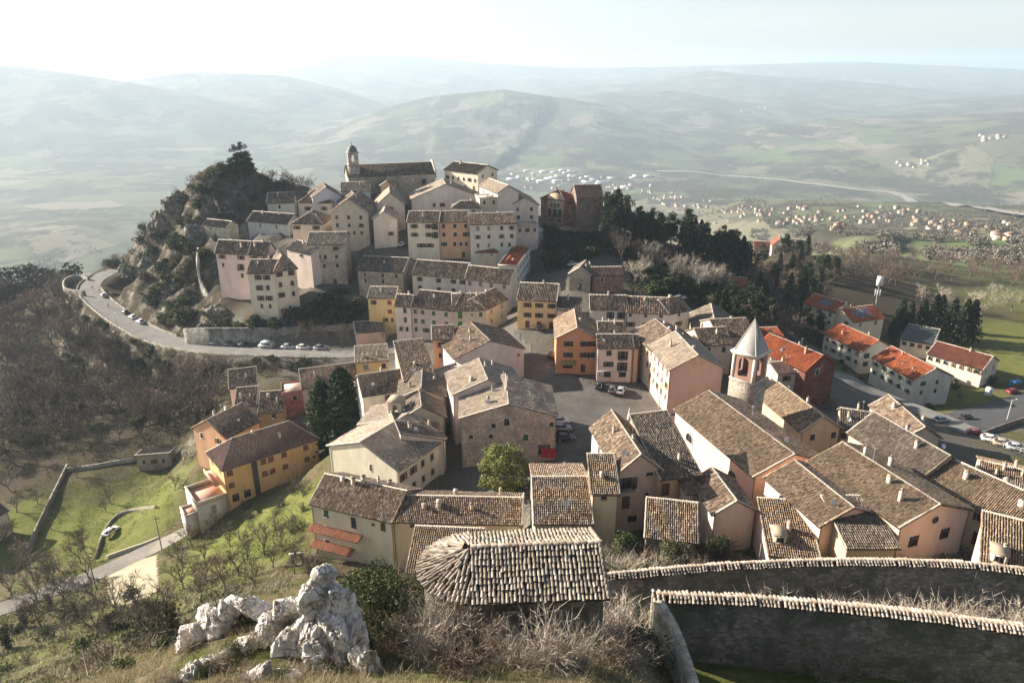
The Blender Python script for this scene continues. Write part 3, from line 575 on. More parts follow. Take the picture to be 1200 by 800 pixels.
# behind the crest the ground drops to the valley
for x, d, z in ((-100,385,-60),(-60,400,-60),(-20,405,-58),(20,400,-58),(60,395,-62),(100,400,-75),(-130,420,-95),(-60,450,-105),(0,450,-100),(70,450,-98),(-130,360,-80),(-150,380,-88),(-200,380,-86),(-200,330,-84),(-240,300,-90),(-260,420,-130),
                (-300,520,-210),(-150,560,-220),(0,560,-190),(120,560,-150),(-400,800,-300),(-100,800,-310),(150,800,-250),(-600,1300,-370),(0,1300,-370),(300,1300,-300),(-1200,2200,-395),(-400,2200,-395),(300,2400,-370),(-500,200,-190),(-900,600,-330),(-2500,3000,-380),(-700,4000,-400),(-3500,5000,-380),(0,4500,-402),(0,6500,-395),
                (-400,100,-150),(-250,60,-110),(-150,40,-75)):
    CTRL.append(tuple(survey_xyz(x * S, d * S, z * S)))
# right shoulder, pine wood, fields
for px, py, z in ((650,268,-45.5),(680,275,-47),(645,300,-49),(660,340,-52),(640,330,-52),(720,275,-47.5),(760,282,-50),(800,290,-53),(840,305,-57),(870,320,-61),(720,305,-50.5),(760,320,-53),(800,330,-56),(740,340,-54),(790,350,-56),(830,350,-59),
                  (860,365,-62),(890,375,-66),(900,350,-66.5),(930,370,-69),(950,345,-70),(980,320,-73),(1000,340,-74),(940,310,-73),(900,300,-76),(860,300,-66),(920,400,-64),(950,400,-68),(940,470,-60),(1000,470,-66),(1000,440,-71),(1040,470,-72),(1090,485,-71),(1130,480,-72),(1180,485,-70),(1150,510,-64),(1190,525,-60),(1110,505,-62),
                  (1180,455,-77),(1130,450,-78),(1170,400,-77.5),(1195,380,-78),(1120,365,-78.5),(1080,350,-78),(1190,350,-82),(1120,335,-83),(1060,325,-80),(1190,320,-92),(1100,310,-93),(1000,300,-92),(1060,295,-115),(1150,298,-108),(1100,285,-125),(1190,290,-120),(1000,280,-112),(940,270,-135),(1190,270,-160),(1060,265,-165),(900,255,-205),(1000,255,-200),(1100,262,-180),(1150,250,-230),(1050,240,-280),(960,240,-270),(860,240,-250),(800,225,-350),(1199,245,-290)): g(px, py, z)
for px, py, z in ((760,205,-385),(650,208,-385),(640,195,-400),(930,215,-375),(1000,224,-370),(1100,240,-362),(1200,255,-358),(1300,272,-355),(1050,215,-372),(1150,225,-362),(1199,235,-355),(880,195,-372),(1000,200,-335),(1080,190,-310),(1150,185,-260),(1199,195,-285),(1060,170,-235),(1150,160,-180),(960,165,-270),(860,175,-340),(780,170,-385),(880,150,-220),(980,145,-190),(1080,140,-160),(1199,140,-130),(500,175,-395),(600,180,-400),(700,175,-398),(200,215,-385),(60,250,-372),(20,290,-345),(100,200,-380),(350,200,-395)): g(px, py, z)

ROCK_A = [(378,668,39),(372,690,38.5),(392,690,38.5),(365,715,38),(385,712,37.8),(402,716,37.6),(360,740,37),(380,742,36.8),(400,742,36.6),(418,745,36.5),(375,765,36),(398,768,35.8),(420,768,35.6),(432,780,35.2),(352,735,37.5),(345,755,37)]
ROCK_B = [(262,708,40),(245,716,40),(278,702,40.5),(225,730,40),(235,735,39.5),(255,725,39.6),(215,745,39.5),(298,704,40)]
ROCK_C = [(330,705,39),(318,722,38.5),(300,745,38),(285,752,37.5),(268,765,37),(250,775,36.5),(232,785,36),(215,795,35.5),(310,735,38),(322,785,34.5),(338,790,34),(300,790,34.5)]
for q in ROCK_A + ROCK_B + ROCK_C:
    p_ = at_o(q[0], q[1], q[2] * S); CTRL.append((p_.x, p_.y, p_.z - (1.6 if q in ROCK_A else .5)))
CT = np.array(CTRL)
# thin out points that fall on one another, average their height
key = {}
for x, y, z in CT:
    key.setdefault((round(x / 1.5), round(y / 1.5)), []).append((x, y, z))
CT = np.array([np.mean(v, axis=0) for v in key.values()])
def _phi(a, b):
    return np.sqrt((a[:, None, 0] - b[None, :, 0]) ** 2 + (a[:, None, 1] - b[None, :, 1]) ** 2 + 4.0)
_n = len(CT)
_sc = 500.0
A = np.zeros((_n + 3, _n + 3))
A[:_n, :_n] = _phi(CT, CT) / _sc
dist_cam = np.hypot(CT[:, 0], CT[:, 1])
A[:_n, :_n] -= np.diag(0.0045 + 0.0 * dist_cam)      # a little smoothing between neighbours
A[:_n, _n] = 1; A[:_n, _n + 1] = CT[:, 0] / _sc; A[:_n, _n + 2] = CT[:, 1] / _sc
A[_n:, :_n] = A[:_n, _n:].T
sol = np.linalg.solve(A, np.concatenate([CT[:, 2], np.zeros(3)]))

# far ridges: crest lines (pixel, pixel, distance), half width
RIDGES = [
    ([(-500,45,6263),(-200,58,6349),(0,76,6435),(100,88,6520),(200,106,6606),(300,128,6692),(370,143,6778),(430,160,6864),(500,178,7035)], 1150, 0.30, 3),
    ([(120,100,8500),(220,84,8500),(330,88,8704),(400,105,8840),(470,128,9044)], 1500, 0.3, 5),
    ([(400,142,6440),(450,126,6440),(510,112,6510),(590,105,6510),(650,114,6510),(700,124,6370),(760,140,6300),(820,152,6230)], 1100, 0.42, 7),
    ([(640,115,8280),(720,108,8280),(790,106,8208),(860,118,8064),(940,128,7920),(1020,134,7632)], 1300, 0.42, 9),
    ([(560,112,10500),(680,102,10500),(760,96,10640),(830,82,10850),(880,88,10850),(960,92,10710),(1040,99,10500),(1120,108,10220),(1300,110,10150)], 1700, 0.40, 11),
    ([(340,80,14280),(400,64,14280),(480,66,14280),(560,74,14620),(680,80,14960),(800,78,14960),(1000,72,15300),(1250,84,15300)], 2200, 0.34, 13),
    ([(960,140,7650),(1040,126,7500),(1110,116,7350),(1180,114,7275),(1300,108,7350),(1600,95,7500)], 1500, 0.40, 15),
    ([(900,168,5840),(1000,152,5920),(1100,140,6000),(1200,132,5920),(1350,130,5920)], 900, 0.38, 17),
    ([(-1100,70,3200),(-900,90,2600),(-800,200,1700),(-760,300,1100)], 500, 0.3, 19),
]
ridge_np = []
for pts, wdt, rough, seed in RIDGES:
    P = np.array([tuple(at_d(*p)) for p in pts])
    ridge_np.append((P, wdt, rough, seed))
def near_height(X, Y):
    X = np.asarray(X, dtype=float).ravel(); Y = np.asarray(Y, dtype=float).ravel()
    out = np.empty(len(X))
    for i in range(0, len(X), 20000):
        q = np.stack([X[i:i + 20000], Y[i:i + 20000]], 1)
        out[i:i + 20000] = _phi(q, CT) @ sol[:_n] / _sc + sol[_n] + sol[_n + 1] * q[:, 0] / _sc + sol[_n + 2] * q[:, 1] / _sc
    return out
def height(X, Y):
    X = np.asarray(X, dtype=float); Y = np.asarray(Y, dtype=float)
    shp = X.shape; X = X.ravel(); Y = Y.ravel()
    Z = near_height(X, Y)
    R = np.hypot(X, Y)
    far = np.clip((R - 2500) / 2500, 0, 1)
    # valley floor stays level far away instead of following the trend of the survey
    Z = np.where(R > 2500, np.maximum(Z * (1 - far) + np.clip(Z, -590, -150) * far, -600), Z)
    lim = np.clip((R - 7000) / 3000, 0, 1)
    Z = Z * (1 - lim) + (-540) * lim
    big = np.clip((R - 340) / 900, 0, 1)
    Z = Z + big * (fbm(X / 420, Y / 420, 3, 4) - 0.47) * 55 * np.clip(R / 3500, 0.25, 1.6)
    H0 = Z.copy()
    m = R > 700
    if m.any():
        x = X[m]; y = Y[m]; base = Z[m]; best = base.copy()
        wob = (fbm(x / 900, y / 900, 21, 4) - 0.47)
        for P, wdt, rough, seed in ridge_np:
            bd = np.full(len(x), 1e9); bz = np.zeros(len(x))
            for a, b in zip(P[:-1], P[1:]):
                d = b - a; L = d[0] ** 2 + d[1] ** 2
                t = np.clip(((x - a[0]) * d[0] + (y - a[1]) * d[1]) / L, 0, 1)
                dd = np.hypot(x - a[0] - t * d[0], y - a[1] - t * d[1])
                zz = a[2] + t * d[2]
                u = dd < bd
                bd = np.where(u, dd, bd); bz = np.where(u, zz, bz)
            spur = fbm(x / (wdt * 0.55), y / (wdt * 0.55), seed, 3, True) - 0.5
            q = np.clip(bd / (wdt * (1.55 + 0.9 * wob)), 0, 3)
            amp = np.maximum(bz - base, 0)
            prof = np.exp(-(q ** 1.35) * 1.1)
            hh = base + amp * prof + amp * rough * spur * np.clip(q * 2.2, 0, 1) * np.exp(-q * 1.1) * 1.6
            best = np.maximum(best, hh)
        H0[m] = best
    return H0.reshape(shp)
def hz(x, y):
    return float(height(np.array([x]), np.array([y]))[0])

def axis(parts):
    out = [parts[0][0]]
    for a, b, step in parts:
        n = max(1, int(round((b - a) / step)))
        out += list(a + (b - a) * (np.arange(n) + 1) / n)
    return np.array(out)
def grow(a, b, s0, k=1.07):
    o = [a]; s = s0
    while o[-1] < b: o.append(o[-1] + s); s *= k
    return np.array(o)
pos = grow(170, 16500, 3.2, 1.055)
xs = np.concatenate([-pos[::-1], axis([(-170, -46, 2.0), (-46, 50, 0.6), (50, 170, 2.0)])[1:-1], pos])
ys = np.concatenate([axis([(-60, 14, 3), (14, 58, 0.5), (58, 190, 1.3), (190, 345, 2.0)])[:-1], grow(345, 27000, 3.4, 1.024)])
GX, GY = np.meshgrid(xs, ys)
GZ = height(GX, GY)
# small relief
RR = np.hypot(GX, GY)
GZ = GZ + (fbm(GX / 3.1, GY / 3.1, 31, 3) - 0.45) * 0.55 * np.clip((300 - RR) / 80, 0, 1) * np.clip((RR - 8) / 20, 0, 1)
# rugged cliff relief on the left rock face
cl = np.exp(-(((GX + 108 * S) / (34 * S)) ** 2 + ((GY - 340 * S * K) / (42 * S * K)) ** 2))
GZ = GZ + cl * (fbm(GX / 9, GY / 9, 41, 4, True) - 0.5) * 17
# the ring road lies on a level bench
def smooth_path(pts, n=8):
    P = [Vector(p) for p in pts]; out = []
    for i in range(len(P) - 1):
        p0 = P[max(i - 1, 0)]; p1 = P[i]; p2 = P[i + 1]; p3 = P[min(i + 2, len(P) - 1)]
        for k in range(n):
            t = k / n
            out.append(0.5 * ((2 * p1) + (p2 - p0) * t + (2 * p0 - 5 * p1 + 4 * p2 - p3) * t * t + (3 * p1 - p0 - 3 * p2 + p3) * t ** 3))
    out.append(P[-1]); return out
road_path = smooth_path(road_pts, 8)
_ra = np.array([tuple(q) for q in road_path])
_m = (GX > _ra[:, 0].min() - 12) & (GX < _ra[:, 0].max() + 12) & (GY > _ra[:, 1].min() - 12) & (GY < _ra[:, 1].max() + 12)
_q = np.stack([GX[_m], GY[_m]], 1); _dd = np.hypot(_q[:, None, 0] - _ra[None, :, 0], _q[:, None, 1] - _ra[None, :, 1])
_i = _dd.argmin(1); _w = np.clip((7.5 - _dd.min(1)) / 2.3, 0, 1)
GZ[_m] = GZ[_m] * (1 - _w) + (_ra[_i, 2] - .06) * _w
nx, ny = len(xs), len(ys)
V = np.stack([GX.ravel(), GY.ravel(), GZ.ravel()], 1)
ii = np.arange(nx * ny).reshape(ny, nx)
Fq = np.stack([ii[:-1, :-1], ii[:-1, 1:], ii[1:, 1:], ii[1:, :-1]], -1).reshape(-1, 4)
ZMIN = float(V[:, 2].min()); ZMAX = float(V[:, 2].max())
def ground_z(x, y):
    """height of the built sheet (bilinear)"""
    i = int(np.clip(np.searchsorted(xs, x) - 1, 0, nx - 2)); j = int(np.clip(np.searchsorted(ys, y) - 1, 0, ny - 2))
    u = (x - xs[i]) / (xs[i + 1] - xs[i]); v = (y - ys[j]) / (ys[j + 1] - ys[j])
    return float((GZ[j, i] * (1 - u) + GZ[j, i + 1] * u) * (1 - v) + (GZ[j + 1, i] * (1 - u) + GZ[j + 1, i + 1] * u) * v)
def pick(px, py, dmin=15, dmax=9000):
    """first point of the ground under a photo pixel"""
    r = ray(px, py); d = dmin
    prev = d
    while d < dmax:
        x, z = r[0] / r[1] * d, r[2] / r[1] * d
        if ground_z(x, d) > z:
            lo, hi = prev, d
            for _ in range(12):
                m = (lo + hi) / 2
                if ground_z(r[0] / r[1] * m, m) > r[2] / r[1] * m: hi = m
                else: lo = m
            return Vector((r[0] / r[1] * hi, hi, ground_z(r[0] / r[1] * hi, hi)))
        prev = d; d *= 1.009
    return None
# ------------------------------------------------------------------ ground sheet
cover = np.zeros((nx * ny, 4), dtype=np.float32)     # r lawn, g wood floor, b town paving, a far fields
vx, vy = V[:, 0], V[:, 1]
def blob(ch, px, py, z, rx, ry, amt=1.0, soft=0.5):
    p = at_z(px, py, z * S)
    wob = 1 + 0.45 * (fbm(vx / 7, vy / 7, 55, 3) - 0.45)
    d = np.sqrt(((vx - p.x) / (rx * wob)) ** 2 + ((vy - p.y) / (ry * .8 * wob)) ** 2)
    cover[:, ch] = np.maximum(cover[:, ch], amt * np.clip((1.0 + soft - d) / soft / 1.0, 0, 1))
for a in ((110,570,-83,17,26),(60,600,-84,12,20),(150,610,-82,12,16),(130,520,-82.5,26,12,.6),(60,530,-85,20,12,.5),(290,640,-70,12,16),(330,620,-68,10,10),(270,660,-66,10,12,.7),(170,730,-66,14,10,.6),(60,760,-55,16,12,.5),(470,770,-21,3,3,.6),(280,735,-30,4,4,.7)): blob(0, *a)
for a in ((1165,400,-77.5,40,34,.75),(1190,350,-82,60,26,.7),(1080,345,-79,40,14,.5),(1020,460,-71,22,14,.7),(1100,460,-76,18,10,.7),(1150,430,-77,20,12,.8),(1130,440,-78,20,10,.8)): blob(0, *a)
for a in ((215,290,-49,26,22,.85),(240,340,-58,14,18,.9),(190,330,-60,20,20,.6),(250,225,-32,16,14,.8)): blob(0, *a)
for x, y, rx, ry in ((24 * S, 42 * S * K, 16, 7), (13 * S, 40 * S * K, 6, 6)):
    d = np.sqrt(((vx - x) / rx) ** 2 + ((vy - y) / ry) ** 2); cover[:, 0] = np.maximum(cover[:, 0], np.clip((1.4 - d) / .4, 0, 1))
for a in ((60,430,-83,90,80),(100,480,-83,60,50),(0,380,-84,120,80),(730,310,-52,50,40),(800,330,-56,40,34),(880,350,-64,40,34),(950,330,-72,60,50),(700,300,-50,26,22),(1100,325,-82,150,26,.8),(650,300,-49,14,20)): blob(1, *a)
for a in ((700,450,-58,30,34),(600,500,-58,26,60),(520,340,-55,60,60),(450,260,-44,60,60),(640,370,-56,24,30),(860,470,-58,50,50),(450,440,-62,26,26),(960,440,-63,20,22),(1120,490,-68,24,14)): blob(2, *a, soft=0.25)
R_ = np.hypot(vx, vy)
cover[:, 3] = np.clip((R_ - 330 * S) / (160 * S), 0, 1)

def ground_material():
    m, nt, b = nodes_of('ground')
    p = wpos(nt)
    at = N(nt, 'ShaderNodeAttribute'); at.attribute_name = 'cover'
    sep = N(nt, 'ShaderNodeSeparateColor'); nt.links.new(at.outputs['Color'], sep.inputs[0])
    lawn, wood, town, far = sep.outputs[0], sep.outputs[1], sep.outputs[2], at.outputs['Alpha']
    fine = noise(nt, 1.7, 6, p, 0.7); mid = noise(nt, 0.22, 5, p, 0.62); big = noise(nt, 0.05, 4, p)
    dry = ramp(nt, fine, [(0.28, (0.044, 0.0336, 0.0224)), (0.5, (0.104, 0.084, 0.052)), (0.72, (0.176, 0.148, 0.096))])
    grn = ramp(nt, fine, [(0.28, (0.028, 0.0336, 0.0096)), (0.52, (0.068, 0.0784, 0.02)), (0.75, (0.12, 0.124, 0.04))])
    scr = mix(nt, ramp(nt, mid, [(0.44, (0, 0, 0)), (0.6, (1, 1, 1))]), dry, grn)
    lw = mix(nt, ramp(nt, mid, [(0.35, (0, 0, 0)), (0.7, (1, 1, 1))]), ramp(nt, fine, [(0.25, (0.0572, 0.07424, 0.01536)), (0.75, (0.13, 0.1508, 0.0384))]), ramp(nt, fine, [(0.25, (0.1144, 0.1218, 0.03648)), (0.75, (0.1924, 0.1914, 0.0672))]))
    wd = ramp(nt, fine, [(0.3, (0.028, 0.0224, 0.016)), (0.55, (0.06, 0.048, 0.0336)), (0.75, (0.088, 0.076, 0.048))])
    pv = ramp(nt, fine, [(0.3, (0.065, 0.06, 0.05)), (0.7, (0.15, 0.14, 0.12))])
    c = mix(nt, lawn, scr, lw)
    c = mix(nt, wood, c, wd)
    c = mix(nt, town, c, pv)
    # far: hedged fields, woods, bare slopes
    vmap = N(nt, 'ShaderNodeMapping'); vmap.inputs['Scale'].default_value = (0.0042, 0.0026, 0.0); nt.links.new(p, vmap.inputs['Vector'])
    wv = N(nt, 'ShaderNodeTexNoise', Scale=2.2, Detail=3); nt.links.new(vmap.outputs[0], wv.inputs['Vector'])
    vadd = mix(nt, 0.16, vmap.outputs[0], wv.outputs['Color'])
    vor = N(nt, 'ShaderNodeTexVoronoi', Scale=1.15); nt.links.new(vadd, vor.inputs['Vector'])
    bw = N(nt, 'ShaderNodeSeparateColor'); nt.links.new(vor.outputs['Color'], bw.inputs[0])
    fields = ramp(nt, bw.outputs[0], [(0.0, (0.115, 0.13, 0.07)), (0.2, (0.16, 0.15, 0.10)), (0.38, (0.10, 0.11, 0.065)), (0.52, (0.19, 0.17, 0.125)), (0.68, (0.125, 0.125, 0.08)), (0.84, (0.105, 0.14, 0.06))], 'CONSTANT')
    fm = N(nt, 'ShaderNodeMapping'); fm.inputs['Scale'].default_value = (0.0022, 0.0015, 0.0022); nt.links.new(p, fm.inputs['Vector'])
    wn1 = noise(nt, 1.6, 10, fm.outputs[0], 0.7)
    wn2 = noise(nt, 9.0, 6, fm.outputs[0], 0.7)
    woods = ramp(nt, wn2, [(0.3, (0.035, 0.038, 0.026)), (0.7, (0.095, 0.085, 0.062))])
    fc = mix(nt, ramp(nt, wn1, [(0.47, (0, 0, 0)), (0.515, (1, 1, 1))]), fields, woods)
    edge = N(nt, 'ShaderNodeTexVoronoi', Scale=1.15); edge.feature = 'DISTANCE_TO_EDGE'; nt.links.new(vadd, edge.inputs['Vector'])
    hed = noise(nt, 22.0, 3, fm.outputs[0])
    eg = mix(nt, 1.0, ramp(nt, edge.outputs['Distance'], [(0.006, (.8,) * 3), (0.028, (0, 0, 0))]), ramp(nt, hed, [(0.45, (0, 0, 0)), (0.55, (1, 1, 1))]), 'MULTIPLY')
    fc = mix(nt, eg, fc, (0.06, 0.06, 0.042))
    c = mix(nt, far, c, fc)
    # steep ground is bare rock
    gn = nt.nodes.new('ShaderNodeNewGeometry'); sx = N(nt, 'ShaderNodeSeparateXYZ'); nt.links.new(gn.outputs['True Normal'], sx.inputs[0])
    rk = ramp(nt, noise(nt, 0.5, 7, p, 0.72), [(0.3, (0.06, 0.06, 0.045)), (0.5, (0.17, 0.16, 0.135)), (0.7, (0.30, 0.28, 0.245))])
    st = ramp(nt, sx.outputs[2], [(0.68, (1, 1, 1)), (0.80, (0, 0, 0))])
    inv = N(nt, 'ShaderNodeMath', operation='SUBTRACT'); inv.inputs[0].default_value = 1.0; nt.links.new(far, inv.inputs[1])
    mul = N(nt, 'ShaderNodeMath', operation='MULTIPLY'); nt.links.new(st, mul.inputs[0]); nt.links.new(inv.outputs[0], mul.inputs[1])
    mul2 = N(nt, 'ShaderNodeMath', operation='MULTIPLY'); nt.links.new(mul.outputs[0], mul2.inputs[0]); nt.links.new(ramp(nt, mid, [(0.47, (0, 0, 0)), (0.6, (1, 1, 1))]), mul2.inputs[1])
    c = mix(nt, mul2.outputs[0], c, rk)
    nt.links.new(c, b.inputs['Base Color'])
    b.inputs['Roughness'].default_value = 1.0
    b.inputs['Specular IOR Level'].default_value = 0.08
    bump(nt, b, fine, 0.5, 0.25)
    return m
gmb = MB(); gmb.add_np(V, Fq)
ground = gmb.build('ground', ground_material(), smooth=True)
tag(ground, kind='structure')
ca = ground.data.attributes.new('cover', 'FLOAT_COLOR', 'POINT')
ca.data.foreach_set('color', cover.ravel())

# ------------------------------------------------------------------ haze
hb = MB(); hb.box(-21000, -700, ZMIN - 30, 21000, 30000, ZMAX + 60)
hm = bpy.data.materials.new('haze'); hm.use_nodes = True
hnt = hm.node_tree; hnt.nodes.clear()
ho = hnt.nodes.new('ShaderNodeOutputMaterial'); hv = hnt.nodes.new('ShaderNodeVolumePrincipled')
hv.inputs['Density'].default_value = HAZE_DENSITY
hv.inputs['Color'].default_value = HAZE_COLOR + (1,)
hv.inputs['Anisotropy'].default_value = HAZE_ANISO
hnt.links.new(hv.outputs[0], ho.inputs['Volume'])
haze = hb.build('haze', hm)
tag(haze, kind='stuff')

# ------------------------------------------------------------------ roads, square, paths: draped sheets
def asphalt(name, c0, c1, scale=2.0, cob=False):
    m, nt, b = nodes_of(name)
    p = wpos(nt)
    f = noise(nt, scale, 6, p, 0.7); f2 = noise(nt, 0.25, 4, p)
    c = ramp(nt, f, [(0.3, c0), (0.7, c1)])
    c = mix(nt, ramp(nt, f2, [(0.35, (0.6,) * 3), (0.65, (0, 0, 0))]), c, sc(c0, 0.75))
    if cob:
        v = N(nt, 'ShaderNodeTexVoronoi', Scale=3.2); v.feature = 'DISTANCE_TO_EDGE'; nt.links.new(p, v.inputs['Vector'])
        c = mix(nt, ramp(nt, v.outputs['Distance'], [(0.02, (0.5,) * 3), (0.1, (0, 0, 0))]), c, sc(c0, 0.5))
        bump(nt, b, v.outputs['Distance'], 0.4, 0.03)
    nt.links.new(c, b.inputs['Base Color']); b.inputs['Roughness'].default_value = 0.85
    return m
ASPH = asphalt('asphalt', (0.15, 0.145, 0.14), (0.22, 0.215, 0.205))
DARKASPH = asphalt('dark_asphalt', (0.05, 0.053, 0.058), (0.085, 0.088, 0.092))
COBBLE = asphalt('cobbles', (0.095, 0.09, 0.083), (0.17, 0.16, 0.147), 1.2, True)
DIRT = asphalt('packed_dirt', (0.30, 0.26, 0.18), (0.42, 0.37, 0.27))
def sides(path):
    out = []
    for i, p in enumerate(path):
        d = path[min(i + 1, len(path) - 1)] - path[max(i - 1, 0)]; d.z = 0; d.normalize()
        out.append(Vector((-d.y, d.x, 0)))
    return out
def ribbon(name, path, w0, w1, mat, lift=0.1, cols=6, kind='structure', zfix=None, flat=True, thick=0.0):
    """strip from offset w0 to w1 left of the path, laid on the ground"""
    n = sides(path); v = []
    for p, s_ in zip(path, n):
        pts = [p + s_ * (w0 + (w1 - w0) * k / cols) for k in range(cols + 1)]
        zs = [ground_z(q.x, q.y) for q in pts]
        zc = zfix(p) if zfix else None
        for q, z in zip(pts, zs):
            v.append((q.x, q.y, (zc if zc is not None else (max(zs) if flat else z)) + lift))
    m = cols + 1; L = len(path)
    f = [(i * m + k, i * m + k + 1, (i + 1) * m + k + 1, (i + 1) * m + k) for i in range(L - 1) for k in range(cols)]
    f = [q[::-1] for q in f]
    mb = MB(); mb.add(v, f)
    if thick:
        vv = [(a, b_, c - thick) for a, b_, c in v]
        mb.add(v + vv, [(i * m, (i + 1) * m, (i + 1) * m + L * m, i * m + L * m) for i in range(L - 1)] + [(i * m + cols, i * m + cols + L * m, (i + 1) * m + cols + L * m, (i + 1) * m + cols) for i in range(L - 1)])
    o = mb.build(name, mat)
    return tag(o, kind=kind)
def drape(name, poly, mat, lift=0.06, step=1.5, kind='structure'):
    """polygon laid on the ground, cut to grid squares"""
    P = [Vector(p) for p in poly]
    x0, x1 = min(p.x for p in P), max(p.x for p in P); y0, y1 = min(p.y for p in P), max(p.y for p in P)
    def inside(x, y):
        r = False; j = len(P) - 1
        for i in range(len(P)):
            if (P[i].y > y) != (P[j].y > y) and x < (P[j].x - P[i].x) * (y - P[i].y) / (P[j].y - P[i].y) + P[i].x: r = not r
            j = i
        return r
    nxs, nys = int((x1 - x0) / step) + 1, int((y1 - y0) / step) + 1
    v = []; f = []; idx = {}
    def vid(i, j):
        if (i, j) not in idx:
            x, y = x0 + i * step, y0 + j * step
            idx[(i, j)] = len(v); v.append((x, y, ground_z(x, y) + lift))
        return idx[(i, j)]
    for i in range(nxs):
        for j in range(nys):
            if inside(x0 + (i + .5) * step, y0 + (j + .5) * step):
                f.append((vid(i, j), vid(i + 1, j), vid(i + 1, j + 1), vid(i, j + 1)))
    mb = MB(); mb.add(v, f); o = mb.build(name, mat); return tag(o, kind=kind)

rn = sides(road_path)
# path order runs from the town (right) to the far bend; left of travel = downhill/near side
ribbon('road', road_path, -3.5 * S, 3.5 * S, ASPH, 0.10, 6, thick=0.6, zfix=lambda p: p.z)
def pz(px, py, z): return at_z(px, py, z * S)
square = drape('square', [pz(588,381,-57),(pz(604,395,-57)),pz(655,437,-57.5),pz(700,455,-58),pz(752,452,-58),pz(756,400,-57.5),pz(768,412,-58),pz(790,480,-58.2),pz(700,520,-58),pz(655,560,-58),pz(640,600,-58),pz(600,612,-58),pz(540,600,-59),pz(532,560,-60),pz(640,545,-58),pz(655,500,-58),pz(620,460,-58),pz(585,425,-57),pz(575,395,-57)], COBBLE, 0.09)
lot = drape('car_park', [pz(1098,500,-67),pz(1120,478,-72),pz(1150,468,-74),pz(1230,450,-76),pz(1240,480,-71),pz(1165,505,-66),pz(1200,528,-60.5),pz(1200,540,-58.5),pz(1120,510,-63)], DARKASPH, 0.09)
side_road = ribbon('side_road', smooth_path([pz(950,423,-64),pz(985,440,-67.5),pz(1005,455,-69.5),pz(1040,475,-71.5),pz(1080,490,-70.5),pz(1110,497,-68),pz(1150,512,-63.5),pz(1200,530,-60)]), -3.0, 3.0, ASPH, 0.13)
wood_road = ribbon('wood_road', smooth_path([pz(940,415,-63),pz(925,395,-64.5),pz(905,375,-66.5),pz(890,355,-66),pz(880,335,-64.5)]), -2.5, 2.5, DARKASPH, 0.13)
convent_path = drape('convent_path', [pz(636,262,-45),pz(655,262,-45.3),pz(680,272,-46.5),pz(690,277,-47.2),pz(668,278,-47.5),pz(645,270,-46)], DIRT, 0.1, 1.0)
low_road = ribbon('lower_road', smooth_path([pick(-20,725),pick(20,712),pick(60,697),pick(110,678),pick(150,660),pick(190,640),pick(235,612),pick(262,598)]), -2.2, 2.2, asphalt('lane', (0.2, 0.185, 0.165), (0.3, 0.28, 0.25)), 0.13)
court = drape('sand_court', [pick(124,668),pick(183,650),pick(186,690),pick(160,712),pick(128,705)], DIRT, 0.12, 0.7)
# river bed: pale gravel in the valley
river_path = smooth_path([q for q in (pick(a, b, 900, 12000) for a, b in ((770,201),(830,204),(880,208),(930,213),(970,218),(1000,222),(1060,231),(1120,241),(1160,247),(1199,254),(1290,270))) if q is not None], 10)
GRAVEL = asphalt('gravel', (0.27, 0.255, 0.23), (0.40, 0.38, 0.345), 0.02)
river = ribbon('river_bed', river_path, -20, 20, GRAVEL, 2.0, 4)
# ------------------------------------------------------------------ house builder
SOFFIT = plain('eaves_timber', (0.07, 0.05, 0.038), 0.9)
MORTAR_LIT = plain('mortar_lit_edge', (0.46, 0.41, 0.35), 0.95)  # pale ridge mortar; on verges the paleness stands in for sunlit edges
SILL = plain('sill_stone', (0.42, 0.40, 0.36), 0.9)
FRAME = plain('window_frame', (0.26, 0.20, 0.15), 0.6)
SURR = plain('window_surround', (0.56, 0.51, 0.44), 0.9)
IRON = plain('iron', (0.035, 0.035, 0.035), 0.6)
PIPE = plain('downpipe', (0.13, 0.10, 0.08), 0.5)
rng = random.Random(7)

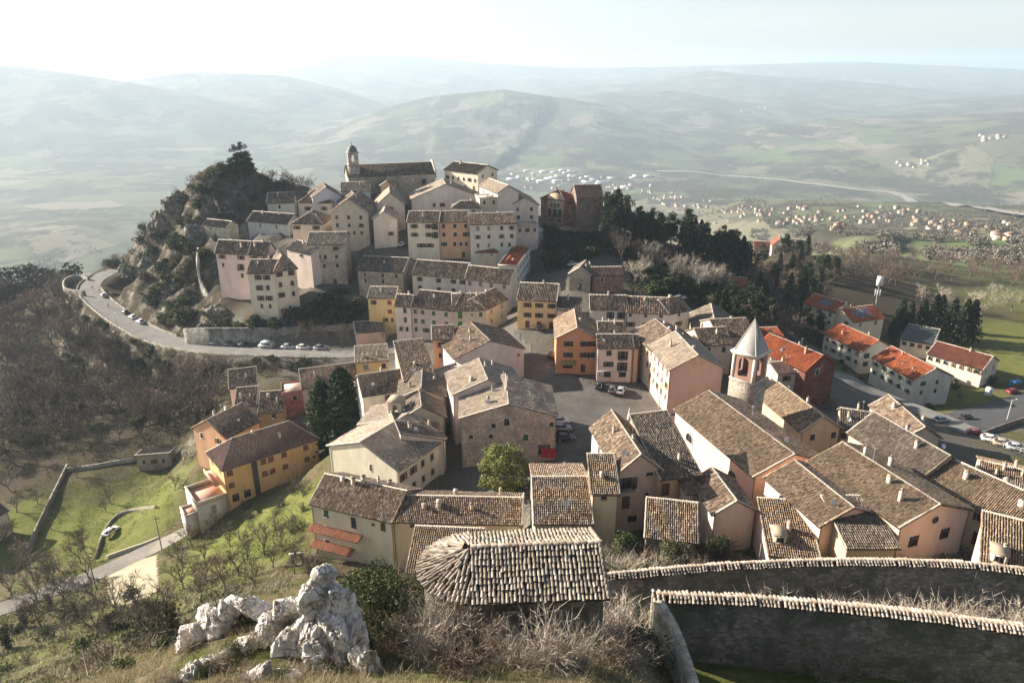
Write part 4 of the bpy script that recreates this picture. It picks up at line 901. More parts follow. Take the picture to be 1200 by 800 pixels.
def tile_slope(mb, poly, pitch=0.24, length=0.42, seed=0, segs=3, mat=0, lift=0.03, rag=1.0):
    """poly: first edge is the eaves; lays overlapping half round tiles in rows up the slope"""
    P = [Vector(p) for p in poly]
    e = (P[1] - P[0]).normalized()
    n = (P[1] - P[0]).cross(P[2] - P[0]).normalized()
    if n.z < 0: n = -n
    s_ = n.cross(e)
    if s_.z < 0: s_ = -s_
    A2 = [((p - P[0]).dot(e), (p - P[0]).dot(s_)) for p in P]
    a0 = min(a for a, b in A2); a1 = max(a for a, b in A2)
    R = np.random.RandomState(seed)
    la = []; lb = []; lr = []
    k = 0
    a = a0 + pitch * 0.5
    while a < a1 - pitch * 0.3:
        bs = []
        m = len(A2)
        for i in range(m):
            (x0, y0), (x1, y1) = A2[i], A2[(i + 1) % m]
            if (x0 - a) * (x1 - a) <= 0 and abs(x1 - x0) > 1e-6:
                bs.append(y0 + (y1 - y0) * (a - x0) / (x1 - x0))
        if len(bs) >= 2:
            b0, b1 = min(bs), max(bs)
            c = int((b1 - b0) / length)
            if c > 0:
                q = b0 - 0.05 + np.arange(c + 1) * ((b1 - b0) / (c + 1)) + R.uniform(-.03, .03)
                la.append(np.full(c + 1, a)); lb.append(q); lr.append(np.full(c + 1, (b1 - b0) / (c + 1)))
        a += pitch
    if not la: return
    a = np.concatenate(la); bb = np.concatenate(lb); ln = np.concatenate(lr)
    T = len(a)
    a = a + R.normal(0, pitch * 0.06 * rag, T) + .10 * (rag - 1) * (vnoise(bb * 1.3, a * .5, seed + 3) - .5); bb = bb + R.normal(0, 0.025 * rag, T)
    ang = np.linspace(0, np.pi, segs + 1)
    r = pitch * 0.40
    jit = R.normal(0, 0.012 * rag, T)
    skew = R.normal(0, pitch * 0.05 * rag, T)
    verts = np.empty((T, 2, segs + 1, 3))
    e_, s2, n_, o_ = (np.array(v) for v in (e, s_, n, P[0]))
    for end in (0, 1):
        rr = r * (1.08 if end == 0 else 0.86)
        b_ = bb if end == 0 else bb + ln * 1.12
        hgt = (lift + 0.035 if end == 0 else lift) + jit + 0.11 * (vnoise(a / 2.2 + seed, b_ / 2.2, seed) - .4)
        for k, t in enumerate(ang):
            av = a - math.cos(t) * rr + (skew if end else 0)
            hv = hgt + math.sin(t) * rr * 1.05
            verts[:, end, k, :] = o_ + av[:, None] * e_ + b_[:, None] * s2 + hv[:, None] * n_
    m = 2 * (segs + 1)
    f = []
    for k in range(segs):
        f.append((k, k + 1, segs + 2 + k, segs + 1 + k))
    f = np.array(f)
    if np.cross(np.array(e), np.array(s_)).dot(np.array(n)) < 0: f = f[:, ::-1]
    faces = (np.arange(T)[:, None, None] * m + f[None]).reshape(-1, 4)
    mb.add_np(verts.reshape(-1, 3), faces, mat)

def cap_line(mb, p, q, r=0.13, step=0.42, mat=0, seed=0, segs=4):
    """row of half round ridge tiles from p to q"""
    p = Vector(p); q = Vector(q); d = q - p; L = d.length
    if L < 0.3: return
    d.normalize(); side = d.cross(Vector((0, 0, 1)))
    if side.length < 1e-4: return
    side.normalize(); up = side.cross(d).normalized()
    if up.z < 0: up = -up
    R = random.Random(seed); c = max(1, int(L / step)); st = L / c
    for i in range(c):
        o = p + d * (i * st); jy = R.uniform(-.02, .02)
        v = []
        for (t, rr) in ((0.0, r * R.uniform(1.0, 1.18)), (st * 1.1, r * 0.88)):
            for k in range(segs + 1):
                an = math.pi * k / segs
                v.append(o + d * t + side * (math.cos(an) * rr + jy) + up * (math.sin(an) * rr - 0.02))
        mb.add([tuple(x) for x in v], [(k, k + 1, segs + 2 + k, segs + 1 + k) for k in range(segs)] + [tuple(range(segs, -1, -1))], mat)

def deck(mb, poly, t=0.14, mat=0):
    P = [Vector(p) for p in poly]; n = (P[1] - P[0]).cross(P[2] - P[0]).normalized()
    if n.z < 0: P = P[::-1]
    m = len(P)
    lo = [(p.x, p.y, p.z - t) for p in P]
    mb.add([tuple(p) for p in P] + lo, [tuple(range(m)), tuple(range(2 * m - 1, m - 1, -1))] + [(i, m + i, m + (i + 1) % m, (i + 1) % m) for i in range(m)], mat)

def wall_face(mb, o, u, nrm, w, z0, z1, holes, mat=0, rev=0.2):
    """vertical wall with rectangular openings; o origin at u=0, z=0"""
    us = sorted({0.0, w} | {round(x, 4) for h in holes for x in (h[0], h[1])})
    zs = sorted({z0, z1} | {round(x, 4) for h in holes for x in (h[2], h[3])})
    o = Vector(o); u = Vector(u); nrm = Vector(nrm)
    P = lambda a, z, d=0.0: tuple(o + u * a + Vector((0, 0, z)) - nrm * d)
    v = []; f = []
    flip = u.cross(Vector((0, 0, 1))).dot(nrm) < 0
    def quad(a, b, c, d):
        k = len(v); v.extend((a, b, c, d)); f.append((k, k + 3, k + 2, k + 1) if flip else (k, k + 1, k + 2, k + 3))
    for i in range(len(us) - 1):
        for j in range(len(zs) - 1):
            a0, a1, b0, b1 = us[i], us[i + 1], zs[j], zs[j + 1]
            ca, cb = (a0 + a1) / 2, (b0 + b1) / 2
            if any(h[0] < ca < h[1] and h[2] < cb < h[3] for h in holes): continue
            quad(P(a0, b0), P(a1, b0), P(a1, b1), P(a0, b1))
    for h in holes:
        a0, a1, b0, b1 = h[:4]
        quad(P(a0, b0), P(a0, b1), P(a0, b1, rev), P(a0, b0, rev)); quad(P(a1, b1), P(a1, b0), P(a1, b0, rev), P(a1, b1, rev))
        quad(P(a0, b1), P(a1, b1), P(a1, b1, rev), P(a0, b1, rev)); quad(P(a1, b0), P(a0, b0), P(a0, b0, rev), P(a1, b0, rev))
    mb.add(v, f, mat)

# window meshes, shared: lie in x (width) z (height), outside towards -y, origin at the centre of the opening on the wall face
_wm = {}
def window_mesh(style, w, h, sh):
    k = (style, round(w, 2), round(h, 2), sh)
    if k in _wm: return _wm[k]
    mb = MB(); t = 0.07; d0, d1 = 0.10, 0.18
    if style in ('c', 'd', 'g'):
        n = 2 if style != 'd' or w > 1.3 else 1
        if style == 'g' : n = 3
        for i in range(n):
            a = -w / 2 + w * i / n + 0.015; b = -w / 2 + w * (i + 1) / n - 0.015
            if style == 'g':
                mb.box(a, d0, -h / 2, a + .06, d1, h / 2, 0); mb.box(b - .06, d0, -h / 2, b, d1, h / 2, 0)
                mb.box(a + .06, d0, h / 2 - .1, b - .06, d1, h / 2, 0); mb.box(a + .06, d0 + .03, -h / 2, b - .06, d1, h / 2 - .1, 1)
            else:
                mb.box(a, 0.03, -h / 2 + 0.01, b, 0.08, h / 2 - 0.01, 0)
                q = -h / 2 + 0.12
                while q < h / 2 - 0.12:
                    mb.box(a + 0.06, 0.0, q, b - 0.06, 0.028, q + 0.09, 0); q += 0.2
    else:
        mb.box(-w / 2, d0, -h / 2, -w / 2 + t, d1, h / 2, 0); mb.box(w / 2 - t, d0, -h / 2, w / 2, d1, h / 2, 0)
        mb.box(-w / 2 + t, d0, h / 2 - t, w / 2 - t, d1, h / 2, 0); mb.box(-w / 2 + t, d0, -h / 2, w / 2 - t, d1, -h / 2 + t, 0)
        mb.box(-0.03, d0 + .005, -h / 2 + t, 0.03, d1, h / 2 - t, 0)
        mb.box(-w / 2 + t, d0 + 0.05, -h / 2 + t, -0.03, d0 + 0.06, h / 2 - t, 1); mb.box(0.03, d0 + 0.05, -h / 2 + t, w / 2 - t, d0 + 0.06, h / 2 - t, 1)
    if style in ('o', 's', 'c'):
        for sx in (-1, 1): mb.box(sx * (w / 2 + .075) - .07, -0.03, -h / 2 - .001, sx * (w / 2 + .075) + .07, 0.04, h / 2 + .14, 3)
        mb.box(-w / 2 - .004, -0.028, h / 2 + .004, w / 2 + .004, 0.04, h / 2 + .138, 3)
    if style not in ('d', 'g'):
        mb.box(-w / 2 - 0.08, -0.09, -h / 2 - 0.09, w / 2 + 0.08, 0.1, -h / 2 - 0.003, 2)
    me = mb.mesh('window', [plain('shutter_paint', sh, 0.6) if style in 'cdg' else FRAME, glass(), SILL, SURR])
    _wm[k] = me
    return me
def shutter_mesh(w, h, sh):
    k = ('sh', round(w, 2), round(h, 2), sh)
    if k in _wm: return _wm[k]
    mb = MB(); a = w / 2
    mb.box(-a / 2, -0.055, -h / 2, a / 2, -0.015, h / 2, 0)
    q = -h / 2 + 0.1
    while q < h / 2 - 0.1:
        mb.box(-a / 2 + .05, -0.075, q, a / 2 - .05, -0.0555, q + 0.08, 0); q += 0.18
    _wm[k] = mb.mesh('shutter', [plain('shutter_paint', sh, 0.6)])
    return _wm[k]
_am = {}
def arch_mesh(w, h, rnd=False):
    k = (round(w, 2), round(h, 2), rnd)
    if k in _am: return _am[k]
    mb = MB(); n = 12
    # glazed arch with a proud stone surround, lies on the wall face
    if rnd: ring = [(math.cos(2 * math.pi * i / 20) * w / 2, math.sin(2 * math.pi * i / 20) * w / 2) for i in range(20)]
    else:
        ring = [(-w / 2, -h / 2), (w / 2, -h / 2)] + [(math.cos(math.pi * i / n) * w / 2, h / 2 - w / 2 + math.sin(math.pi * i / n) * w / 2) for i in range(n + 1)]
    m = len(ring)
    mb.add([(x, 0.012, z) for x, z in ring], [tuple(range(m))], 0)
    v = []
    for s_, y in ((1.0, -0.02), (1.22, -0.06), (1.22, 0.02), (1.0, 0.02)):
        v += [(x * s_, y, z * (s_ if rnd else (1 + (s_ - 1) * .8))) for x, z in ring]
    f = []
    for a, b in ((0, 1), (1, 2)):
        f += [(a * m + i, a * m + (i + 1) % m, b * m + (i + 1) % m, b * m + i) for i in range(m)]
    f += [(3 * m + i, 3 * m + (i + 1) % m, (i + 1) % m, i) for i in range(m)]
    mb.add(v, f, 1)
    mb.box(-.03, -0.01, -h / 2, .03, 0.01, (w if rnd else h) / 2, 2)
    _am[k] = mb.mesh('window', [glass(), SILL, FRAME]); return _am[k]

_cm = {}
def chimney_mesh(kind):
    if kind in _cm: return _cm[kind]
    mb = MB(); w = (0.34, 0.28, 0.45)[kind % 3]; h = (1.1, 1.5, 0.9)[kind % 3]
    mb.box(-w, -w * .8, -1.2, w, w * .8, h, 0)
    mb.box(-w - .06, -w * .8 - .06, h + .002, w + .06, w * .8 + .06, h + .08, 1)
    if kind % 3 == 0:
        for sx in (-1, 1):
            mb.box(sx * w * .7 - .06, -w * .6, h + .082, sx * w * .7 + .06, w * .6, h + .3, 0)
        v = [(-w - .08, -w, h + .302), (w + .08, -w, h + .302), (w + .08, w, h + .302), (-w - .08, w, h + .302), (-w - .08, 0, h + .52), (w + .08, 0, h + .52)]
        mb.add(v, [(0, 1, 5, 4), (2, 3, 4, 5), (1, 2, 5), (3, 0, 4), (0, 3, 2, 1)], 2)
    elif kind % 3 == 1:
        mb.lathe([(0.13, h + .07), (0.13, h + .5), (0.2, h + .52), (0.2, h + .58), (0.0, h + .66)], 8, 2)
    else:
        for sx in (-1, 1):
            mb.lathe([(0.1, h + .07), (0.1, h + .3), (0.0, h + .3)], 8, 2, cx=sx * w * .5)
    mats = [plaster((0.52, 0.44, 0.36)) if kind < 3 else plaster((0.42, 0.25, 0.17)), MORTAR_LIT, plain('cap_tile', (0.30, 0.22, 0.17), 0.9)]
    _cm[kind] = mb.mesh('chimney', mats); return _cm[kind]

def balcony_mesh(w=1.9, d=0.8):
    mb = MB(); mb.box(-w / 2, -d, -0.12, w / 2, 0.02, 0.0, 0)
    for i in range(int(w / .16) + 1):
        x = -w / 2 + .03 + i * (w - .06) / int(w / .16); mb.box(x - .012, -d + .02, 0, x + .012, -d + .045, .95, 1)
    for sx in (-1, 1):
        for k in range(5): mb.box(sx * (w / 2 - .03) - .012, -d + .1 + k * .15, 0, sx * (w / 2 - .03) + .012, -d + .125 + k * .15, .95, 1)
        mb.box(sx * (w / 2 - .03) - .025, -d, .952, sx * (w / 2 - .03) + .025, 0, 1.0, 1)
    mb.box(-w / 2, -d - .005, .955, w / 2, -d + .055, 1.004, 1)
    return mb.mesh('balcony', [SILL, IRON])

def roof_planes(hd):
    """list of slope polygons in house coordinates (eaves edge first) and ridge / hip lines"""
    w, d, h, r = hd['w'], hd['dep'], hd['h'], hd['rise']
    X0, X1, Y0, Y1 = -w / 2, w / 2, -d / 2, d / 2
    t = hd['roof']; o = 0.42 if min(w, d) > 4 else 0.25; og = 0.28
    pl = []; caps = []
    if t in ('x', 'hx') and not (t == 'hx' and w < d * 0.9) or (t == 'hy' and w > d):
        s_ = r / (d / 2); ze = h - s_ * o; hip = t[0] == 'h'
        rx0, rx1 = (X0 + d / 2 * .9, X1 - d / 2 * .9) if hip else (X0 - og, X1 + og)
        if hip and rx1 < rx0 + .4: rx0 = rx1 = 0; rx0 -= .2; rx1 += .2
        ex0, ex1 = (X0 - o, X1 + o) if hip else (X0 - og, X1 + og)
        A, B = (rx0, 0, h + r), (rx1, 0, h + r)
        pl.append([(ex0, Y0 - o, ze), (ex1, Y0 - o, ze), B, A]); pl.append([(ex1, Y1 + o, ze), (ex0, Y1 + o, ze), A, B])
        caps.append((A, B))
        if hip:
            pl.append([(ex0, Y1 + o, ze), (ex0, Y0 - o, ze), A]); pl.append([(ex1, Y0 - o, ze), (ex1, Y1 + o, ze), B])
            for c in ((ex0, Y0 - o, ze), (ex0, Y1 + o, ze)): caps.append((c, A))
            for c in ((ex1, Y0 - o, ze), (ex1, Y1 + o, ze)): caps.append((c, B))
        else:
            for xx in (ex0 + .12, ex1 - .12):
                caps.append(((xx, Y0 - o, ze), (xx, 0, h + r))); caps.append(((xx, Y1 + o, ze), (xx, 0, h + r)))
    elif t in ('y', 'hy', 'hx', 'hyf'):
        s_ = r / (w / 2); ze = h - s_ * o
        hipn = t in ('hy', 'hx'); hipf = t in ('hy', 'hx', 'hyf')
        ry0 = Y0 + w / 2 * .9 if hipn else Y0 - og; ry1 = Y1 - w / 2 * .9 if hipf else Y1 + og
        if hipn and ry1 < ry0 + .4: ry0, ry1 = -.2, .2
        ey0 = Y0 - o if hipn else Y0 - og; ey1 = Y1 + o if hipf else Y1 + og
        A, B = (0, ry0, h + r), (0, ry1, h + r)
        pl.append([(X0 - o, ey1, ze), (X0 - o, ey0, ze), A, B]); pl.append([(X1 + o, ey0, ze), (X1 + o, ey1, ze), B, A])
        caps.append((A, B))
        if hipn:
            pl.append([(X0 - o, ey0, ze), (X1 + o, ey0, ze), A])
            caps += [((X0 - o, ey0, ze), A), ((X1 + o, ey0, ze), A)]
        else:
            caps += [((X0 - o, ey0 + .12, ze), (0, ey0 + .12, h + r)), ((X1 + o, ey0 + .12, ze), (0, ey0 + .12, h + r))]
        if hipf:
            pl.append([(X1 + o, ey1, ze), (X0 - o, ey1, ze), B]); caps += [((X0 - o, ey1, ze), B), ((X1 + o, ey1, ze), B)]
        else:
            caps += [((X0 - o, ey1 - .12, ze), (0, ey1 - .12, h + r)), ((X1 + o, ey1 - .12, ze), (0, ey1 - .12, h + r))]
    elif t == 'pyr':
        ze = h - .2; A = (0, 0, h + r)
        c = [(X0 - o, Y0 - o, ze), (X1 + o, Y0 - o, ze), (X1 + o, Y1 + o, ze), (X0 - o, Y1 + o, ze)]
        for i in range(4): pl.append([c[i], c[(i + 1) % 4], A]); caps.append((c[i], A))
    elif t in ('sf', 'sb'):
        s_ = r / d; q = 1 if t == 'sf' else -1
        lo, hi = (Y0 - o, Y1 + .15) if q > 0 else (Y1 + o, Y0 - .15)
        zl, zh = h - s_ * o, h + r + s_ * .15
        p = [(X0 - og, lo, zl), (X1 + og, lo, zl), (X1 + og, hi, zh), (X0 - og, hi, zh)]
        pl.append(p if q > 0 else [p[1], p[0], p[3], p[2]])
        caps += [((X0 - og, hi, zh), (X1 + og, hi, zh)), ((X0 - og + .12, lo, zl), (X0 - og + .12, hi, zh)), ((X1 + og - .12, lo, zl), (X1 + og - .12, hi, zh))]
    elif t in ('sl', 'sr'):
        s_ = r / w; q = 1 if t == 'sl' else -1
        lo, hi = (X0 - o, X1 + .15) if q > 0 else (X1 + o, X0 - .15)
        zl, zh = h - s_ * o, h + r + s_ * .15
        p = [(lo, Y1 + og, zl), (lo, Y0 - og, zl), (hi, Y0 - og, zh), (hi, Y1 + og, zh)]
        pl.append(p if q > 0 else [p[1], p[0], p[3], p[2]])
        caps += [((hi, Y0 - og, zh), (hi, Y1 + og, zh)), ((lo, Y0 - og + .12, zl), (hi, Y0 - og + .12, zh)), ((lo, Y1 + og - .12, zl), (hi, Y1 + og - .12, zh))]
    return pl, caps

def roof_z(pl, x, y):
    best = None
    for p in pl:
        P = [Vector(q) for q in p]; n = (P[1] - P[0]).cross(P[2] - P[0])
        if abs(n.z) < 1e-6: continue
        z = P[0].z - (n.x * (x - P[0].x) + n.y * (y - P[0].y)) / n.z
        best = z if best is None else min(best, z)
    return best

def build_house(hd, idx):
    w, d, h, r, t = hd['w'], hd['dep'], hd['h'], hd['rise'], hd['roof']
    kw = hd['kw']; dist = hd['far']
    root = thing(hd['name'], hd['label'], hd['cat'], hd['c'], hd['yaw'], hd['group'])
    hd['root'] = root
    tr_ = random.Random(idx * 7 + 1); tint = (tr_.uniform(-.02, .07), tr_.uniform(-.05, .01), tr_.uniform(-.11, .0))
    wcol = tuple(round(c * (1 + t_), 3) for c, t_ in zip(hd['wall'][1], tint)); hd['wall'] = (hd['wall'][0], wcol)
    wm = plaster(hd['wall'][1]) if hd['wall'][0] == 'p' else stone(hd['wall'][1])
    # how deep the wall must reach into the ground
    zs = [ground_z(*(hd['c'] + hd['u'] * a * w / 2 + hd['v'] * b * d / 2)[:2]) for a in (-1, 0, 1) for b in (-1, 0, 1)]
    z0 = min(0.0, min(zs) - hd['zg']) - 0.5
    X0, X1, Y0, Y1 = -w / 2, w / 2, -d / 2, d / 2
    sidesd = {'f': ((X0, Y0, 0), (1, 0, 0), (0, -1, 0), w), 'r': ((X1, Y0, 0), (0, 1, 0), (1, 0, 0), d),
              'b': ((X1, Y1, 0), (-1, 0, 0), (0, 1, 0), w), 'l': ((X0, Y1, 0), (0, -1, 0), (-1, 0, 0), d)}
    hmax = {k: h - 0.02 for k in sidesd}
    if t == 'sf': hmax['b'] = h + r
    if t == 'sb': hmax['f'] = h + r
    if t == 'sl': hmax['r'] = h + r
    if t == 'sr': hmax['l'] = h + r
    holes = {k: [] for k in sidesd}; wl = []
    R = random.Random(idx * 13 + 5); hsh = R.choice((BR, BR, OB, (.06, .09, .06), (.28, .28, .27), (.16, .11, .07)))
    for spec in hd['wins']:
        side, cols, rows, st = spec[:4]; op = spec[4] if len(spec) > 4 else {}
        W = sidesd[side][3]
        fr = cols if isinstance(cols, list) else [(i + .5) / cols for i in range(cols)]
        ww, hh = op.get('w', 1.0), op.get('h', 1.35)
        if st == 'd': hh = op.get('h', 2.1); ww = op.get('w', 1.2)
        if st == 'b': hh = op.get('h', 2.0); ww = op.get('w', 1.0)
        for rr_ in range(rows):
            for f_ in fr:
                top = op.get('top', 1.55) + rr_ * op.get('step', 2.9)
                zc = h - top if not (st == 'd' and 'top' not in op) else max(1.05, min(zs[0], zs[6]) - hd['zg'] + 1.05)
                if st in 'ar' : zc = h - top
                uc = min(max(f_ * W, ww / 2 + .2), W - ww / 2 - .2)
                hole = (uc - ww / 2, uc + ww / 2, zc - hh / 2, zc + hh / 2)
                if zc + hh / 2 > hmax[side] - .05 and st != 'r':
                    dz = zc + hh / 2 - hmax[side] + .08; zc -= dz; hole = (hole[0], hole[1], hole[2] - dz, hole[3] - dz)
                if any(not (hole[1] + .12 < g_[0] or hole[0] - .12 > g_[1] or hole[3] + .12 < g_[2] or hole[2] - .12 > g_[3]) for g_ in holes[side]): continue
                if st not in 'ar': holes[side].append(hole)
                st_ = st
                if st == 'o' and ww >= .8 and hh >= 1.1 and R.random() < .38: st_ = R.choice('cs')
                wl.append((side, uc, zc, ww, hh, st_, op.get('sh', hsh)))
    mb = MB()
    for k, (o, u, n, W) in sidesd.items():
        mt = 1 if (kw.get('lw') and k == 'l') else 0
        wall_face(mb, o, u, n, W, z0, hmax[k], holes[k], mt)
    # gable triangles
    def tri(side, apex_f, base):
        o, u, n, W = sidesd[side]; o = Vector(o); u = Vector(u)
        a = o + Vector((0, 0, base)); b = o + u * W + Vector((0, 0, base)); c = o + u * (W * apex_f) + Vector((0, 0, h + r - .03))
        mb.add([tuple(a), tuple(b), tuple(c)], [(0, 1, 2)], 1 if (kw.get('lw') and side == 'l') else 0)
    b_ = h - 0.02
    if t == 'x': tri('l', .5, b_); tri('r', .5, b_)
    elif t in ('y', 'hyf'): tri('f', .5, b_); tri('b', .5, b_)
    elif t == 'sf': tri('r', 1.0, b_); tri('l', 0.0, b_)
    elif t == 'sb': tri('r', 0.0, b_); tri('l', 1.0, b_)
    elif t == 'sl': tri('f', 1.0, b_); tri('b', 0.0, b_)
    elif t == 'sr': tri('f', 0.0, b_); tri('b', 1.0, b_)
    mats = [wm]
    if kw.get('lw'): mats.append(plaster(kw['lw']))
    wall = mb.build('wall', mats, root)
    for side, uc, zc, ww, hh, st, sh in wl:
        o, u, n, W = sidesd[side]
        p = Vector(o) + Vector(u) * uc + Vector((0, 0, zc))
        rz = math.atan2(u[1], u[0])
        if st in 'ar':
            wo = link('window', arch_mesh(ww, hh, st == 'r'), root); wo.location = p + Vector(n) * 0.03; wo.rotation_euler = (0, 0, rz); continue
        name = 'door' if st == 'd' else ('shop_window' if st == 'g' else 'window')
        wo = link(name, window_mesh(st, ww, hh, sh if st in 'cdg' else BR), root)
        wo.location = p; wo.rotation_euler = (0, 0, rz)
        if st in 'sb' and dist < 420:
            for s_ in (-1, 1):
                so = link('shutter', shutter_mesh(ww, hh, sh), wo); so.location = (s_ * (ww * .75 + .03), 0, 0)
        if st == 'b' and kw.get('balcony'):
            bo = link('balcony', _wm.setdefault('balc', balcony_mesh()), wo); bo.location = (0, 0, -hh / 2 - .02)
    tm = tiles(hd['tile'], 0.2 if hd['tile'] in (REDT, DREDT, BROWNT) else 0.4)
    if t == 'flat':
        mb = MB(); o = .15
        mb.box(X0 - o, Y0 - o, h - .02, X1 + o, Y1 + o, h + .14, 0)
        roof = mb.build('roof', [MORTAR_LIT if not kw.get('terr') else tm], root)
        mb = MB(); q = .12
        for a in ((X0 - o, Y0 - o, X1 + o, Y0 - o + q), (X0 - o, Y1 + o - q, X1 + o, Y1 + o), (X0 - o, Y0 - o + q, X0 - o + q, Y1 + o - q), (X1 + o - q, Y0 - o + q, X1 + o, Y1 + o - q)):
            mb.box(a[0], a[1], h + .142, a[2], a[3], h + .5, 0)
        mb.build('parapet', [wm], roof)
        pl = [[(X0, Y0, h + .14), (X1, Y0, h + .14), (X1, Y1, h + .14), (X0, Y1, h + .14)]]
        if kw.get('terr'):
            mb = MB(); tile_slope(mb, [(X0 + .5, Y0 + .8, h + .2), (X1 - .5, Y0 + .8, h + .2), (X1 - .5, Y1 - 1, h + .9), (X0 + .5, Y1 - 1, h + .9)], .4, .7, idx, 2)
            tag(mb.build('roof_tiles', [tm], roof), kind='stuff')
    else:
        pl, caps = roof_planes(hd)
        mb = MB()
        for p in pl: deck(mb, p)
        roof = mb.build('roof', [SOFFIT], root)
        far = dist > 185
        mid = dist > 118
        pitch, ln, segs = (0.46, 0.8, 2) if far else ((0.32, 0.55, 2) if mid else (0.28, 0.46, 3))
        if hd['tile'] in (REDT, DREDT, BROWNT): pitch *= 1.15
        mb = MB()
        for q, p in enumerate(pl): tile_slope(mb, p, pitch, ln, idx * 7 + q, segs)
        for q, (a, b) in enumerate(caps): cap_line(mb, Vector(a) + Vector((0, 0, .06)), Vector(b) + Vector((0, 0, .06)), 0.15 if not far else 0.2, .42 if not far else .9, 1 if q == 0 or R.random() < .5 else 0, idx * 31 + q)
        tag(mb.build('roof_tiles', [tm, MORTAR_LIT], roof), kind='stuff')
    nch = kw.get('chim', R.choice((1, 1, 2, 2)))
    kbase = 3 if hd['tile'] in (REDT, DREDT) else 0
    for q in range(nch):
        cx = X0 + w * (0.14 + 0.72 * (q + R.uniform(.2, .8)) / nch); cy = Y0 + d * R.uniform(.22, .8)
        if t in ('y', 'hy', 'hyf'): cx = X0 + w * R.uniform(.2, .8); cy = Y0 + d * (0.14 + 0.72 * (q + R.uniform(.2, .8)) / nch)
        zc = roof_z(pl, cx, cy)
        co = link('chimney', chimney_mesh(kbase + R.choice((0, 1, 2, 0))), roof)
        co.location = (cx, cy, zc); co.rotation_euler = (0, 0, R.choice((0, math.pi / 2)))
        s_ = R.uniform(.62, .95); co.scale = (s_, s_, s_)
    if dist < 165 and t != 'flat':
        for sx in (X0 + .12, X1 - .12):
            mb = MB(); mb.tube((sx, Y0 - .09, h - .3), (sx, Y0 - .09, z0), .05, .05, 6, 0); mb.build('downpipe', [PIPE], root)
        if t in ('x', 'hx', 'sf'):
            mb = MB(); s_ = .42 * r / (d if t == 'sf' else d / 2); mb.tube((X0 - .25, Y0 - .46, h - s_ - .08), (X1 + .25, Y0 - .46, h - s_ - .08), .07, .07, 6, 0); mb.build('gutter', [PIPE], root)
        # television aerial
        if R.random() < .6:
            cx, cy = X0 + w * R.uniform(.3, .7), Y0 + d * R.uniform(.4, .7); zz = roof_z(pl, cx, cy)
            mb = MB(); mb.tube((cx, cy, zz - .1), (cx, cy, zz + 2.2), .022, .018, 4, 0)
            for k in range(5): mb.box(cx - .35 + .05 * k, cy - .3 + .14 * k, zz + 2.1, cx + .35 - .05 * k, cy - .28 + .14 * k, zz + 2.12, 0)
            mb.box(cx - .012, cy - .35, zz + 2.07, cx + .012, cy + .35, zz + 2.095, 0)
            mb.build('aerial', [plain('aluminium', (.45, .45, .44), .4)], roof)
        if R.random() < .35:
            cx, cy = X0 + w * R.uniform(.15, .85), Y0 + d * .15; zz = roof_z(pl, cx, cy)
            mb = MB(); mb.tube((cx, cy, zz - .1), (cx, cy, zz + .7), .025, .025, 4, 1)
            prof = [(0.02 + .38 * k / 5, .02 * k * k / 2.5) for k in range(6)]
            v = MB(); v.lathe(prof, 12); vv = np.concatenate(v.v); ang = rad(60)
            vv = np.stack([vv[:, 0] + cx, vv[:, 1] * math.cos(ang) - vv[:, 2] * math.sin(ang) + cy - .1, vv[:, 1] * math.sin(ang) + vv[:, 2] * math.cos(ang) + zz + .8], 1)
            mb.add_np(vv, v.f[(4, 0)] and np.concatenate(v.f[(4, 0)]), 0)
            mb.build('satellite_dish', [plain('dish_white', (.7, .7, .68), .5), IRON], roof)
    hd['pl'] = pl; hd['roof_obj'] = roof
    return root
for i, hd in enumerate(HOUSES): build_house(hd, i)
HD = {h['name']: h for h in HOUSES}
# ------------------------------------------------------------------ special structures
def arch_wall(mb, o, u, n, w, z0, z1, aw, az0, ah, th=0.4, mat=0, segs=10):
    """wall from o along u with one arched through opening (width aw, sill az0, height ah to crown)"""
    o = Vector(o); u = Vector(u); n = Vector(n); up = Vector((0, 0, 1))
    c = w / 2; r = aw / 2; sp_ = az0 + ah - r
    arc = [(c - r, az0)] + [(c - r * math.cos(math.pi * k / segs), sp_ + r * math.sin(math.pi * k / segs)) for k in range(segs + 1)] + [(c + r, az0)]
    outer = [(0, az0)] + [((w * (k / segs)), z1) for k in range(segs + 1)] + [(w, az0)]
    for dd, fl in ((0, False), (th, True)):
        P = lambda a, z: tuple(o + u * a + up * z - n * dd)
        v = []; f = []
        m = len(arc)
        v = [P(*a) for a in arc] + [P(*a) for a in outer]
        f = [(i, i + 1, m + i + 1, m + i) for i in range(m - 1)]
        v += [P(0, z0), P(w, z0), P(w, az0), P(0, az0)]; k = 2 * m
        f.append((k, k + 1, k + 2, k + 3))
        if fl: f = [q[::-1] for q in f]
        mb.add(v, f, mat)
    P = lambda a, z, d: tuple(o + u * a + up * z - n * d)
    v = [P(a, z, 0) for a, z in arc] + [P(a, z, th) for a, z in arc]; m = len(arc)
    mb.add(v, [(i, i + 1, m + i + 1, m + i) for i in range(m - 1)] + [(0, m, 2 * m - 1, m - 1)], mat)
def box_walls(mb, s, z0, z1, mat=0):
    mb.box(-s, -s, z0, s, s, z1, mat)

